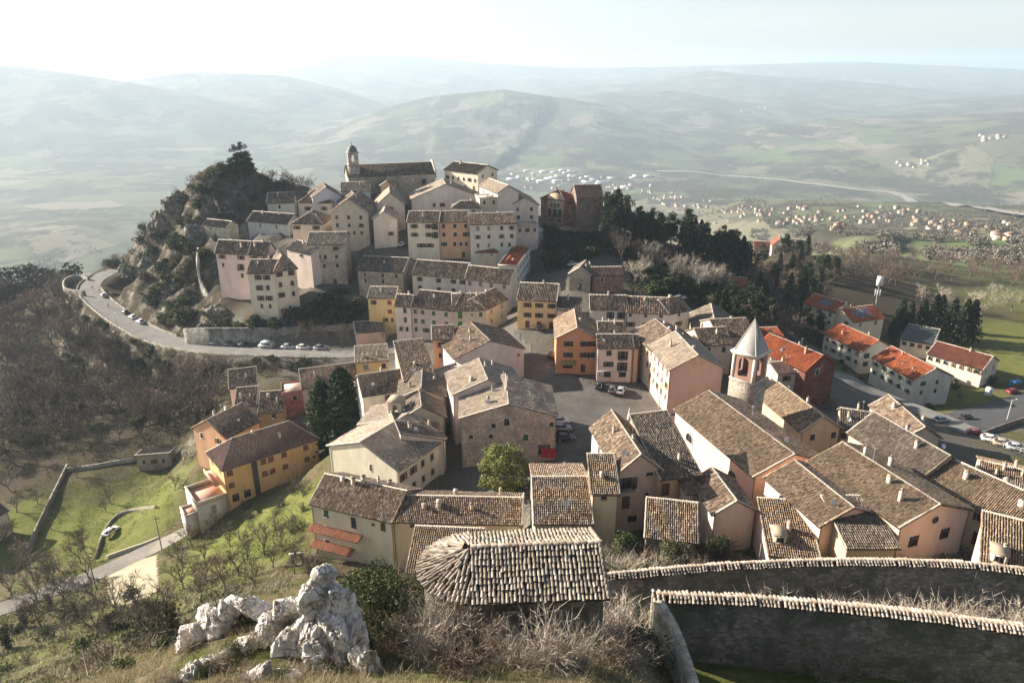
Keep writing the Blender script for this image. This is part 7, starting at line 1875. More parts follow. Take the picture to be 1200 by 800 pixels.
# shrubs spilling over the outer edge of the road
for i in range(16, len(road_path) - 12):
    for rep in range(2):
        q = road_path[i] + rn[i] * (3.5 * S + rng.uniform(1.6, 7)); q.z = ground_z(q.x, q.y)
        if not free(q, .6, False) or rng.random() < .25: continue
        if rng.random() < .55: place('shrub', (SHR + SHW)[i % 5], q, 'leafless shrub on the bank just below the road parapet', 'shrub', 'leafless shrubs below the road parapet', rng.uniform(1.0, 1.7), names=('stem', 'twigs'))
        else: place('bush', (BU + BUO + BUD)[i % 7], q, 'green bush on the bank just below the road parapet', 'bush', 'green bushes below the road parapet', rng.uniform(.9, 1.6), names=('stem', 'foliage'))
# undergrowth: leaves and twigs on rough ground, cannot be counted
def undergrowth(name, polys, n, mat, seed, size, hgt, dens=.45, blades=False):
    R = np.random.RandomState(seed); mb = MB()
    for poly, share in polys:
        pts = [pick(a, b_, 14) for a, b_ in poly]; pts = [q for q in pts if q is not None]
        x0, x1 = min(q.x for q in pts), max(q.x for q in pts); y0, y1 = min(q.y for q in pts), max(q.y for q in pts)
        m = int(n * share); X = R.uniform(x0, x1, m * 5); Y = R.uniform(y0, y1, m * 5)
        ok = vnoise(X / 5, Y / 5, seed) * .6 + vnoise(X / 1.7, Y / 1.7, seed + 3) * .4 > dens
        X, Y = X[ok], Y[ok]; Z = height(X, Y)
        dpt = Y * cp - Z * sp; pxx = 600 + F * X / dpt; pyy = 400 - F * (Y * sp + Z * cp) / dpt
        keep = np.zeros(len(X), dtype=bool); j = len(poly) - 1
        for i in range(len(poly)):
            c1 = (poly[i][1] > pyy) != (poly[j][1] > pyy); xi = (poly[j][0] - poly[i][0]) * (pyy - poly[i][1]) / (poly[j][1] - poly[i][1] + 1e-9) + poly[i][0]
            keep ^= c1 & (pxx < xi); j = i
        for cx, cy, u, v, a, b_ in FOOT:
            dx, dy = X - cx, Y - cy; keep &= ~((np.abs(dx * u.x + dy * u.y) < a + .5) & (np.abs(dx * v.x + dy * v.y) < b_ + .5))
        X, Y = X[keep][:m], Y[keep][:m]
        rd = np.min(np.hypot(X[:, None] - road_np[None, :, 0], Y[:, None] - road_np[None, :, 1]), 1) > 5.0; X, Y = X[rd], Y[rd]
        Z = np.array([ground_z(a, b_) for a, b_ in zip(X, Y)])
        if blades:
            b0 = np.stack([X, Y, Z - .1], 1); L = R.uniform(.5, 1.3, len(X)) * hgt
            tri_blades(mb, b0, b0 + np.stack([R.normal(0, .5, len(X)) * L, R.normal(0, .5, len(X)) * L, L * R.uniform(.5, 1, len(X))], 1), R.uniform(.6, 1.3, len(X)) * size, R)
        else:
            leaf_tris(mb, np.stack([X, Y, Z + R.uniform(0, hgt, len(X)) * vnoise(X / 2.3, Y / 2.3, seed + 9)], 1), R.uniform(.5, 1.3, len(X)) * size, R)
    return tag(mb.build(name, mat), kind='stuff')
P_LEFT = [(-10,345),(60,325),(90,350),(100,390),(150,440),(240,440),(262,480),(232,500),(215,520),(160,520),(80,545),(-10,560)]
P_CLIFF = [(125,312),(165,264),(205,230),(255,197),(300,190),(340,215),(330,232),(290,262),(250,290),(240,340),(255,378),(190,385),(160,352)]
P_SHADE = [(640,266),(700,283),(760,300),(850,325),(960,300),(985,320),(965,345),(962,400),(930,408),(880,395),(830,372),(800,350),(735,345),(735,305),(700,300),(642,325)]
P_LOW = [(-10,690),(100,690),(130,712),(200,700),(240,670),(330,660),(345,690),(300,700),(230,725),(190,770),(100,805),(-10,805)]
P_BANK = [(225,383),(300,385),(360,384),(430,378),(440,350),(400,340),(375,345),(350,378),(290,378)]
undergrowth('undergrowth', [(P_LEFT, .30), (P_CLIFF, .32), (P_SHADE, .26), (P_BANK, .12)], 46000, foliage(((0.025, 0.03, 0.012), (0.05, 0.055, 0.02), (0.085, 0.08, 0.035)), .15), 91, .75, 1.6, .5)
undergrowth('dry_undergrowth', [(P_LEFT, .5), (P_CLIFF, .2), (P_SHADE, .3)], 26000, foliage(((0.09, 0.07, 0.05), (0.15, 0.12, 0.085), (0.22, 0.18, 0.13)), .1), 92, .09, 2.2, .42, True)
undergrowth('slope_undergrowth', [(P_LOW, 1.0)], 12000, foliage(((0.05, 0.06, 0.02), (0.09, 0.10, 0.035), (0.15, 0.14, 0.06)), .25), 93, .35, .8, .5)
undergrowth('slope_dead_twigs', [(P_LOW, 1.0)], 12000, TWIGP, 94, .05, 1.3, .45, True)
undergrowth('cliff_grass', [(P_CLIFF, 1.0)], 22000, foliage(((0.07, 0.08, 0.025), (0.11, 0.12, 0.04), (0.17, 0.16, 0.07)), .3), 98, .16, .8, .42, True)
P_GARD = [(690,650),(760,640),(870,640),(960,655),(1060,645),(1140,640),(1200,650),(1200,664),(1050,657),(880,660),(760,668),(700,676)]
undergrowth('garden_undergrowth', [(P_GARD, 1.0)], 6000, foliage(((0.025, 0.03, 0.012), (0.055, 0.06, 0.02), (0.10, 0.09, 0.04)), .2), 95, .3, 1.2, .45)
undergrowth('garden_dead_twigs', [(P_GARD, 1.0)], 6000, TWIGP, 96, .05, 1.8, .4, True)
P_MEAD = [(195,610),(270,600),(360,610),(365,650),(330,690),(230,680),(190,650)]
undergrowth('meadow_grass', [(P_MEAD, .5), ([(40,560),(80,545),(200,545),(205,600),(185,590),(130,650),(40,660)], .4), ([(-10,505),(120,500),(235,495),(200,540),(80,546),(-10,565)], .6)], 26000, GRG if 'GRG' in globals() else foliage(((0.07, 0.085, 0.02), (0.12, 0.14, 0.035), (0.17, 0.18, 0.06)), .3), 97, .12, .5, .45, True)

# ---- foreground scrub
def near_shrub(px, py, z, s_, ms, lab, name='bramble', cat='bramble', group='pale leafless brambles around the coppo roofed house'):
    p = at_z(px, py, z * S) if z else pick(px, py, 14)
    p.z = ground_z(p.x, p.y); place(name, ms, p, lab, cat, group, s_, names=('stem', 'twigs'))
BRM = [shrub_meshes(330 + i, 2.2, 2.6, 1500, TWIGP, .024) for i in range(4)]
BRB = [shrub_meshes(340 + i, 2.2, 2.4, 1300, TWIGW, .03) for i in range(2)]
Rr = random.Random(12)
for px, py in [(520,748),(545,752),(570,750),(595,755),(620,752),(645,755),(668,752),(690,748),(705,735),(720,752),(735,735),(748,760),(755,730),(560,775),(600,780),(640,778),(680,780),(715,778),(500,745),(480,735),(505,770),(530,790),(470,760),(745,785)]:
    near_shrub(px, py, None, Rr.uniform(.75, 1.25), Rr.choice(BRM + BRM + BRB), 'pale leafless bramble tangle around the coppo roofed house')
for px in list(range(715, 1215, 13)):
    p = at_z(px + Rr.uniform(-8, 8), 700, -29 * S); q = Vector((p.x * (56.5 * S * K / p.y), Rr.uniform(53, 60) * S * K, 0)); q.z = ground_z(q.x, q.y)
    place('orchard_shrub', Rr.choice(BRM), q, 'pale leafless shrub between the two garden walls', 'shrub', 'leafless shrubs between the garden walls', Rr.uniform(.85, 1.5), names=('stem', 'twigs'))
for px, py, s_ in ((970,800,1.3),(1130,815,1.3),(985,790,1.0)):
    p = at_z(px, py, -31.5 * S); p.z = ground_z(p.x, p.y); place('lawn_shrub', Rr.choice(BRM), p, 'pale leafless shrub on the shaded lawn', 'shrub', 'leafless shrubs on the shaded lawn', s_, names=('stem', 'twigs'))
for px, py, z, s_ in ((870,640,-46,1.2),(850,630,-47,1.4),(1000,640,-45,1.2),(1060,640,-44,1.3),(1085,640,-43,1.3),(985,650,-44,1.1),(1040,650,-43,1.2),(1100,650,-42,1.1),(900,660,-43,1.0),(950,655,-43.5,1.0),(700,655,-45,.9),(820,650,-44.5,1.0)):
    p = at_z(px, py, z * S); p.z = ground_z(p.x, p.y); place('shrub', Rr.choice(BRM + BRB), p, 'leafless shrub behind the thin garden wall under the church houses', 'shrub', 'leafless shrubs behind the garden wall', s_, names=('stem', 'twigs'))
IVY = [bush_meshes(350 + i, 2.4, 2.6, 2600, GREEN, .13, 9, 60) for i in range(2)]; IVYD = [bush_meshes(355 + i, 2.4, 2.4, 2600, foliage(((0.02, 0.03, 0.01), (0.04, 0.055, 0.018), (0.07, 0.085, 0.03)), .2), .13, 9, 60) for i in range(2)]
for px, py, s_, k in ((445,735,1.25,0),(460,715,1.2,1),(425,712,1.0,0),(480,700,1.1,1),(755,755,1.3,0),(748,735,1.1,1),(765,780,1.0,0),(570,740,.9,1),(545,760,.7,0),(440,690,1.2,1),(420,760,.6,1),(760,720,.9,0)):
    p = pick(px, py, 14); place('ivy_bush', (IVY + IVYD)[k + 2 * (int(px) % 2)], p, 'dense dark ivy bush at the foot of the white rocks and brambles', 'bush', 'ivy bushes among the rocks and brambles', s_, names=('stem', 'foliage'))
for i, p in enumerate(scatter([(330,660),(430,640),(470,640),(500,690),(450,720),(410,690),(370,680)], 16, 13, .2, 16)):
    place('shrub', (SHR + BRB)[i % 5], p, 'grey brown leafless shrub behind the white rock crest', 'shrub', 'leafless shrubs behind the white rocks', rng.uniform(.7, 1.15), names=('stem', 'twigs'))
# dry grass and twigs: cannot be counted
def grass_patch(name, n, poly_fn, hgt, wid, mat, seed, label=None):
    R = np.random.RandomState(seed); X, Y = poly_fn(R, n)
    Z = np.array([ground_z(a, b) for a, b in zip(X, Y)]); keep = vnoise(X / 1.1, Y / 1.1, seed) > .38; X, Y, Z = X[keep], Y[keep], Z[keep]; n = len(X)
    b = np.stack([X, Y, Z - .05], 1); L = R.uniform(.4, 1.2, n) * hgt
    t = b + np.stack([R.normal(.1, .45, n) * L, R.normal(0, .45, n) * L, L * R.uniform(.5, 1, n)], 1)
    mb = MB(); tri_blades(mb, b, t, R.uniform(.6, 1.4, n) * wid, R)
    o = mb.build(name, mat); tag(o, kind='stuff'); return o
DRYG = foliage(((0.20, 0.155, 0.085), (0.30, 0.245, 0.145), (0.40, 0.34, 0.22)), .3); GRG = foliage(((0.07, 0.085, 0.02), (0.12, 0.14, 0.035), (0.17, 0.18, 0.06)), .3)
def fan_area(R, n):
    y = R.uniform(20, 41, n); x = R.uniform(-.85, .28, n) * y; return x, y
grass_patch('dry_grass', 60000, fan_area, .7, .035, DRYG, 61)
grass_patch('green_grass', 26000, fan_area, .35, .035, GRG, 62)
def slope_area(R, n):
    y = R.uniform(41, 110, n); x = R.uniform(-.82, -.16, n) * y; return x, y
grass_patch('slope_grass', 22000, slope_area, .6, .05, GRG, 63)
grass_patch('slope_dry_grass', 16000, slope_area, .8, .05, DRYG, 64)
def lawn_area(R, n):
    x = R.uniform(9.5 * S, 40 * S, n); y = R.uniform(34 * S, 48 * S, n) * K; return x, y
grass_patch('lawn_grass', 26000, lawn_area, .22, .03, foliage(((0.06, 0.09, 0.015), (0.10, 0.135, 0.025), (0.15, 0.18, 0.04)), .3), 65)
def orchard_area(R, n):
    x = R.uniform(6 * S, 42 * S, n); y = R.uniform(51 * S, 60 * S, n) * K; return x, y
grass_patch('orchard_dry_grass', 14000, orchard_area, .5, .03, DRYG, 66)
# far woods: thousands of crowns, one mass
def far_wood(name, areas, seed, mat, size=(3.0, 6.0), tris=26):
    R = np.random.RandomState(seed); mb = MB()
    for poly, n in areas:
        x0, x1 = min(q[0] for q in poly), max(q[0] for q in poly); y0, y1 = min(q[1] for q in poly), max(q[1] for q in poly); k = 0; tr_ = 0
        while k < n and tr_ < 8 * n:
            tr_ += 1; x, y = R.uniform(x0, x1), R.uniform(y0, y1)
            if not in_poly(poly, x, y) or vnoise(np.array([x / 26.]), np.array([y / 7.]), seed)[0] < .42: continue
            p = pick(x, y, 220)
            if p is None: continue
            k += 1; s_ = R.uniform(*size)
            d = R.normal(size=(tris, 3)); d /= np.linalg.norm(d, axis=1, keepdims=True); c = d * np.array([s_ * .55, s_ * .55, s_ * .6]) * R.uniform(.5, 1.05, (tris, 1)) + np.array([p.x, p.y, p.z + s_ * .75])
            leaf_tris(mb, c, R.uniform(.16, .30, tris) * s_, R)
    o = mb.build(name, mat); return tag(o, kind='stuff')
far_wood('valley_wood', [([(880,265),(1200,285),(1200,318),(1000,298),(880,300)], 760), ([(870,230),(1200,262),(1200,290),(1050,268),(880,268)], 700), ([(700,225),(900,235),(900,275),(860,262),(760,240)], 300), ([(600,185),(900,190),(1200,225),(1200,262),(880,232),(700,222),(600,205)], 460), ([(860,140),(1200,150),(1200,215),(900,200)], 260)], 71, foliage(((0.085, 0.075, 0.058), (0.13, 0.115, 0.09), (0.18, 0.155, 0.125)), 0.0), (3.2, 6.2), 56)
far_wood('slope_wood', [([(-20,325),(40,308),(105,290),(128,300),(105,322),(80,335),(-20,360)], 260)], 72, foliage(((0.05, 0.045, 0.035), (0.08, 0.068, 0.05), (0.07, 0.075, 0.045)), 0.0), (4, 7), 40)
# ------------------------------------------------------------------ white rocks below the castle
def vn3(P, f, s):
    return (fbm(P[:, 0] * f + P[:, 2] * f * .7, P[:, 1] * f - P[:, 2] * f * .6, s, 4) + fbm(P[:, 2] * f + 3.3, P[:, 0] * f + P[:, 1] * f * .5, s + 5, 4)) / 2
def rock_material():
    m, nt, b = nodes_of('limestone'); p = wpos(nt)
    f = noise(nt, 1.6, 8, p, .7); f2 = noise(nt, 7, 6, p, .7)
    c = ramp(nt, f, [(0.30, (0.20, 0.18, 0.155)), (0.42, (0.50, 0.465, 0.43)), (0.6, (0.72, 0.69, 0.655))])
    c = mix(nt, ramp(nt, f2, [(0.38, (.6,) * 3), (0.46, (0, 0, 0))]), c, (0.14, 0.12, 0.10))
    c = mix(nt, ramp(nt, noise(nt, .9, 5, p), [(0.56, (0, 0, 0)), (0.66, (.7,) * 3)]), c, (0.24, 0.17, 0.10))
    nt.links.new(c, b.inputs['Base Color']); b.inputs['Roughness'].default_value = .95; bump(nt, b, f2, .8, .12); return m
ROCKM = rock_material()
def uv_sphere(nu, nv):
    t = np.linspace(0, 2 * np.pi, nu, endpoint=False); ph = np.linspace(.02, np.pi - .02, nv)
    T_, P_ = np.meshgrid(t, ph); v = np.stack([np.sin(P_) * np.cos(T_), np.sin(P_) * np.sin(T_), np.cos(P_)], -1).reshape(-1, 3)
    i = np.arange(nu * nv).reshape(nv, nu); j = np.roll(i, -1, 1)
    return v, np.stack([i[:-1], i[1:], j[1:], j[:-1]], -1).reshape(-1, 4)
RV, RF = uv_sphere(96, 56)
def boulder_mesh(seed, cuts=13, rough=.7):
    """random planes cut a block, then weathering noise"""
    R = np.random.RandomState(seed)
    n = R.normal(size=(cuts, 3)); n /= np.linalg.norm(n, axis=1, keepdims=True); d = R.uniform(.62, 1.05, cuts)
    dots = RV @ n.T
    r = np.where(dots > .08, d / np.maximum(dots, .08), 9).min(1); r = np.minimum(r, 1.35)
    P = RV * r[:, None]; P[:, 2] += .05 * np.sign(np.sin(P[:, 2] * 11 + seed)) * np.abs(np.sin(P[:, 2] * 11 + seed)) ** .4
    n2 = vn3(P + seed, 2.1, seed) - .47; n3 = vn3(P, 6.5, seed + 9) - .47; crev = np.abs(vn3(P, 2.6, seed + 31) - .47)
    P = P * (1 + rough * (n2 * .22 + n3 * .34 - .34 * np.exp(-(crev / .028) ** 2)))[:, None]
    mb = MB(); mb.add_np(P, RF); return mb
BM = [boulder_mesh(400 + i).mesh('boulder', [ROCKM]) for i in range(6)]
def outcrop(label, pts, size, tall=1.3, seed=1):
    R = random.Random(seed); P = [at_o(a, b_, c * S) for a, b_, c in pts]; c0 = P[len(P) // 2]
    t = thing('rock_outcrop', label, 'rock', (c0.x, c0.y, ground_z(c0.x, c0.y) - .5))
    for i, p in enumerate(P):
        o = link('boulder', BM[R.randrange(6)], t); o.location = p - t.location - Vector((0, 0, .5)); k = size * R.uniform(.75, 1.3)
        o.scale = (k * R.uniform(.8, 1.2), k, k * tall * R.uniform(.9, 1.35)); o.rotation_euler = (R.uniform(-.35, .35), R.uniform(-.35, .35), R.uniform(0, 6.28))
outcrop('tall white limestone crag rising beside the ivy and brambles', ROCK_A, .72, 1.5, 4)
outcrop('jagged white rock crest above the ivy covered trees', ROCK_B, .62, 1.0, 5)
outcrop('long white rock rib running down left of the limestone crag', ROCK_C, .62, 1.0, 6)
def rock(label, c, size, seed, rz=0.0):
    mb = boulder_mesh(seed, 22, 1.2); mb.v[0] = mb.v[0] * np.array(size)
    o = mb.build('rock_outcrop', [CLIFFM]); o.location = c; o.rotation_euler = (0, 0, rz); return tag(o, label, 'rock')
CLIFFM = stone((0.24, 0.225, 0.20), .35, .8)
def crag(label, px, py, size, seed, rz, dz=0.0):
    p = pick(px, py, 100); return rock(label, (p.x, p.y, p.z + dz), size, seed, rz)
for i, (px, py, sx, sz, lab) in enumerate(((190,262,7,9,'grey cliff tower with bushes on the left silhouette of the hill'),(215,240,7,8,'grey crag just left of the ruined cliff wall'),(178,310,6,8,'steep grey rock face above the bend of the road'),(150,318,5,6,'low grey rock at the outer edge of the cliff'),(225,275,5,6,'pale rock face below the ruined cliff wall'),(205,335,5,5,'mossy rock step above the road bend'),(246,212,5,6,'rock knob under the clump of conifers'),(258,362,5,4,'pale rock beside the broken retaining wall'))):
    crag(lab, px, py, (sx, sx * .8, sz), 50 + i * 3, i * .9, -2.0)

# plants growing in the joints of the rocks
for i, (px, py, d) in enumerate(ROCK_A[::2] + ROCK_B[::2] + ROCK_C[::2] + ROCK_A[1::3] + ROCK_C[1::2]):
    p = at_o(px + (9 if i % 2 else -11), py + 16, (d - .6) * S); p.z = ground_z(p.x, p.y)
    if i % 3: place('rock_shrub', BRM[i % 4], p, 'dry leafless shrub rooted in the joints of the white rocks', 'shrub', 'dry shrubs in the rock joints', .38 + .04 * (i % 4), names=('stem', 'twigs'))
    else: place('rock_ivy', IVY[i % 2], p, 'small ivy cushion rooted in the joints of the white rocks', 'bush', 'ivy cushions in the rock joints', .34, names=('stem', 'foliage'))
# ------------------------------------------------------------------ cars
def car_proto(col, van=False):
    mb = MB(); L, Wd = (4.1, 1.7) if not van else (5.0, 1.95)
    if van: prof = [(-2.5, .35), (-2.5, 1.9), (-2.35, 2.15), (1.3, 2.15), (1.9, 1.25), (2.5, 1.0), (2.5, .35)]
    else: prof = [(-2.05, .35), (-2.05, .75), (-1.95, .95), (-1.2, 1.0), (1.05, .95), (1.95, .78), (2.05, .6), (2.05, .35)]
    n = len(prof); v = []
    for y, k in ((-Wd / 2, .96), (-Wd / 2 + .08, 1.0), (Wd / 2 - .08, 1.0), (Wd / 2, .96)):
        v += [(x, y, .35 + (z - .35) * k) for x, z in prof]
    f = []
    for a in range(3): f += [(a * n + i, a * n + (i + 1) % n, (a + 1) * n + (i + 1) % n, (a + 1) * n + i) for i in range(n)]
    f += [tuple(range(n - 1, -1, -1)), tuple(range(3 * n, 4 * n))]
    mb.add(v, [q[::-1] for q in f]); body = mb
    gl = MB(); rf = MB()
    if not van:
        b = [(-1.75, .97), (1.0, .94)]; t = [(-1.15, 1.42), (.25, 1.44)]
        def ring(y0, y1, g0, g1): return [(b[0][0], -y0, b[0][1]), (b[1][0], -y0, b[1][1]), (b[1][0], y0, b[1][1]), (b[0][0], y0, b[0][1]), (t[0][0], -y1, t[0][1]), (t[1][0], -y1, t[1][1]), (t[1][0], y1, t[1][1]), (t[0][0], y1, t[0][1])]
        gl.add(ring(.78, .62, 0, 0), [(0, 1, 5, 4), (1, 2, 6, 5), (2, 3, 7, 6), (3, 0, 4, 7)])
        rf.add([(-1.17, -.64, 1.421), (.27, -.64, 1.441), (.27, .64, 1.441), (-1.17, .64, 1.421), (-1.0, -.55, 1.47), (.15, -.55, 1.48), (.15, .55, 1.48), (-1.0, .55, 1.47)], [(4, 5, 6, 7), (0, 1, 5, 4), (1, 2, 6, 5), (2, 3, 7, 6), (3, 0, 4, 7), (3, 2, 1, 0)])
        for sy in (-1, 1):
            rf.tube((.98, sy * .78, .95), (.26, sy * .62, 1.44), .04, .04, 4); rf.tube((-1.73, sy * .78, .98), (-1.15, sy * .62, 1.42), .05, .05, 4); rf.tube((-.35, sy * .79, .97), (-.4, sy * .63, 1.43), .035, .035, 4)
    else:
        gl.add([(1.36, -.8, 2.05), (1.92, -.86, 1.3), (1.92, .86, 1.3), (1.36, .8, 2.05)], [(0, 1, 2, 3)])
        for sy in (-1, 1): gl.box(-2.0, sy * .98 - .006, 1.3, 1.25, sy * .98 + .006, 1.85)
        rf.box(-2.2, -.85, 2.152, 1.2, .85, 2.2)
    wh = MB(); wh.lathe([(0, -.1), (.2, -.11), (.31, -.1), (.33, -.06), (.33, .06), (.31, .1), (.2, .11), (0, .1)], 14)
    wv = np.concatenate(wh.v); wv = wv[:, [0, 2, 1]]; w2 = MB(); w2.add_np(wv, np.concatenate(wh.f[(4, 0)]))
    rm = MB(); rm.lathe([(0, -.125), (.17, -.12), (.19, -.1), (.19, .1), (.17, .12), (0, .125)], 10); rv = np.concatenate(rm.v)[:, [0, 2, 1]]; r2 = MB(); r2.add_np(rv, np.concatenate(rm.f[(4, 0)]))
    hl = MB(); hl.box(L / 2 - .06, -.16, -.08, L / 2 + .015, .16, .08); tl = MB(); tl.box(-L / 2 - .015, -.12, -.12, -L / 2 + .05, .12, .12)
    pm = paint(col)
    return dict(body=body.mesh('body', [pm]), windows=gl.mesh('windows', [glass()]), roof=rf.mesh('roof', [pm]), tyre=w2.mesh('tyre', [plain('rubber', (.02, .02, .02), .9)]), rim=r2.mesh('rim', [plain('alloy', (.4, .4, .41), .35)]), headlight=hl.mesh('headlight', [plain('lamp_lens', (.7, .7, .68), .2)]), tail=tl.mesh('tail_light', [plain('tail_lens', (.35, .02, .02), .3)]), W=Wd, L=L)
_cars = {}
def car(px, py, yaw, col, label, van=False, p=None, z=None, cat='car'):
    k = (col, van)
    if k not in _cars: _cars[k] = car_proto(col, van)
    c = _cars[k]; p = p or (at_z(px, py, z * S) if z else pick(px, py, 16))
    gz = max(ground_z(p.x, p.y), ground_z(p.x + 1, p.y), ground_z(p.x - 1, p.y)) + .10
    if np.min(np.hypot(road_np[:, 0] - p.x, road_np[:, 1] - p.y)) < 5.0 * S:
        i = int(np.argmin(np.hypot(road_np[:, 0] - p.x, road_np[:, 1] - p.y))); q = road_path[i]; s_ = rn[i]
        gz = q.z + .11
    t = thing('parked_van' if van else 'parked_car', label, cat, (p.x, p.y, gz), yaw)
    link('body', c['body'], t); link('windows', c['windows'], t); link('roof', c['roof'], t)
    for sx in (-1.28, 1.3):
        for sy in (-1, 1):
            w_ = link('wheel', c['tyre'], t); w_.location = (sx, sy * (c['W'] / 2 - .1), .33); link('rim', c['rim'], w_)
    for sy in (-1, 1):
        a = link('headlight', c['headlight'], t); a.location = (0, sy * .55, .66); b = link('tail_light', c['tail'], t); b.location = (0, sy * .62, .75)
    return t
CW = (.68, .68, .67); CS = (.42, .44, .46); CB = (.02, .021, .024); CG = (.10, .11, .12); CBL = (.22, .27, .34); CR = (.30, .01, .015); CDR = (.16, .015, .03); CBE = (.42, .36, .28); CV = (.30, .28, .36)
def along(px):   # parked on the inner side of the road
    i = min(range(len(road_path)), key=lambda k: abs((600 + road_path[k].x / (road_path[k].y * (cp + 0) - road_path[k].z * sp) * F) - px))
    s_ = rn[i]; d = road_path[min(i + 1, len(road_path) - 1)] - road_path[max(i - 1, 0)]
    q = road_path[i] - s_ * (2.6 * S); return q, math.atan2(d.y, d.x)
for px, col, lab in ((241, CW, 'white car parked where the stone wall meets the road'), (263, CG, 'dark grey car parked behind the white car on the road'), (284, CB, 'black car parked just before the grey van'), (330, CS, 'silver car parked in front of the grey van'), (351, CW, 'white car parked between two pollarded trees'), (373, CV, 'violet grey car parked at the end of the roadside row')):
    q, a = along(px); car(0, 0, a + math.pi, col, lab, p=q)
q, a = along(307); car(0, 0, a, (.36, .40, .38), 'pale grey green van parked by the mossy retaining wall', True, p=q, cat='van')
for px, py, col, lab in ((131,347,CS,'silver car parked alone at the far bend of the road'), (139,366,CB,'black car at the top of the row on the curving road'), (143,372,CW,'white car in the middle of the row on the curving road'), (149,378,CW,'second white car at the bottom of the row on the curving road')):
    p = at_z(px, py, -67 * S); i = int(np.argmin(np.hypot(road_np[:, 0] - p.x, road_np[:, 1] - p.y))); d = road_path[min(i + 1, len(road_path) - 1)] - road_path[i - 1]
    car(px, py, math.atan2(d.y, d.x), col, lab, p=road_path[i] - rn[i] * 2.9)
for px, py, z, yaw, col, lab in ((703,457,-58,1.2,CB,'black car parked before the shop front'), (718,461,-58,1.3,CG,'dark grey car parked beside the black one on the square'), (728,462,-58,1.2,CS,'silver car parked at the end of the square row'),
    (656,498,-58,.1,CW,'white car parked beside the red awning house'), (658,506,-58,.1,CBL,'pale blue car between white and black cars by the stone house'), (662,517,-58,.15,CB,'big black car nearest the red awning'),
    (624,387,-56,1.4,CS,'silver car in front of the yellow house'), (634,391,-56,1.4,CB,'black car in front of the yellow house door'), (646,421,-57.5,1.4,CB,'black car under the orange house'),
    (131,626,None,1.3,CW,'white car on the grassy drive below the villa'), (1102,497,-67,.3,(.36,.42,.38),'pale green car at the entrance of the car park'), (1132,489,-69,.5,CB,'black car in the shade of the car park'),
    (1143,516,-63,-.45,CDR,'dark red car in the row by the ramp railing'), (1160,523,-61.5,-.45,CW,'white car next to the dark red one'), (1174,528,-60.6,-.45,CBE,'beige car in the row by the ramp railing'), (1190,533,-59.8,-.45,CS,'silver car at the end of the ramp row'),
    (1187,460,-76,.2,CR,'bright red car on the far side of the car park'), (472,293,-48,1.2,CW,'white car beside the white balcony house'), (671,308,-49.5,.4,CW,'white car in the shaded lane below the brick building'), (797,348,-55.5,.3,CW,'white car half hidden on the lane under the wood')):
    car(px, py, yaw, col, lab, z=z)

# ------------------------------------------------------------------ people on the road
def person(px, py, label, shirt, trousers, yaw, stride):
    p = at_z(px, py, -66.6 * S); i = int(np.argmin(np.hypot(road_np[:, 0] - p.x, road_np[:, 1] - p.y))); q = road_path[i]; s_ = rn[i]
    gz = q.z + .10
    t = thing('person', label, 'person', (p.x if abs((p - q).length) < 4 * S else q.x, p.y if abs((p - q).length) < 4 * S else q.y, gz), yaw)
    vs_ = [(0, 0, .95), (0, 0, 1.15), (0, 0, 1.38), (0, 0, 1.5), (0, 0.02, 1.62), (0, .02, 1.74), (.1, 0, .92), (.11, stride, .5), (.11, stride * .7 - .02, .06), (.11, stride * .7 + .14, .03), (-.1, 0, .92), (-.11, -stride * .7, .5), (-.11, -stride - .05, .08), (-.11, -stride + .1, .04),
           (.19, 0, 1.4), (.25, -stride * .6, 1.12), (.24, -stride * .3 + .08, .86), (.24, -stride * .3 + .12, .76), (-.19, 0, 1.4), (-.25, stride * .6, 1.12), (-.24, stride * .5 + .1, .88), (-.24, stride * .5 + .15, .79)]
    ed = [(0, 1), (1, 2), (2, 3), (3, 4), (4, 5), (0, 6), (6, 7), (7, 8), (8, 9), (0, 10), (10, 11), (11, 12), (12, 13), (2, 14), (14, 15), (15, 16), (16, 17), (2, 18), (18, 19), (19, 20), (20, 21)]
    rr = [.15, .14, .15, .06, .095, .08, .09, .065, .045, .04, .09, .065, .045, .04, .06, .045, .035, .035, .06, .045, .035, .035]
    me = bpy.data.meshes.new('body'); me.from_pydata(vs_, ed, []); o = link('body', me, t)
    o.modifiers.new('skin', 'SKIN'); sm = o.modifiers.new('sub', 'SUBSURF'); sm.levels = 1; sm.render_levels = 1
    for k, sv in enumerate(me.skin_vertices[0].data): sv.radius = (rr[k], rr[k] * .85); sv.use_root = (k == 0)
    m, nt, b = nodes_of('clothes'); c_ = coords(nt); sx = N(nt, 'ShaderNodeSeparateXYZ'); nt.links.new(c_, sx.inputs[0])
    col = ramp(nt, sx.outputs[2], [(0.0, (.03, .025, .02)), (.08, trousers), (.93, shirt), (1.46, (.45, .30, .23)), (1.68, (.05, .035, .025))], 'CONSTANT')
    mr = N(nt, 'ShaderNodeMapRange'); mr.inputs['From Max'].default_value = 2.0; nt.links.new(sx.outputs[2], mr.inputs['Value'])
    rp = col.node
    for e_, z_ in zip(rp.color_ramp.elements, (0.0, .04, .465, .735, .85)): e_.position = z_
    nt.links.new(mr.outputs[0], rp.inputs[0]); nt.links.new(col, b.inputs['Base Color']); b.inputs['Roughness'].default_value = .9
    me.materials.append(m)
person(109, 341, 'person in dark clothes walking on the road near the lookout bastion', (.04, .045, .06), (.05, .05, .06), .3, .12)
person(117, 343, 'person in a pale jacket walking on the cliff side of the road', (.30, .28, .26), (.04, .05, .09), -.2, .16)
person(127, 358, 'person in a dark coat walking towards the row of parked cars', (.03, .03, .035), (.06, .055, .05), 2.8, .14)

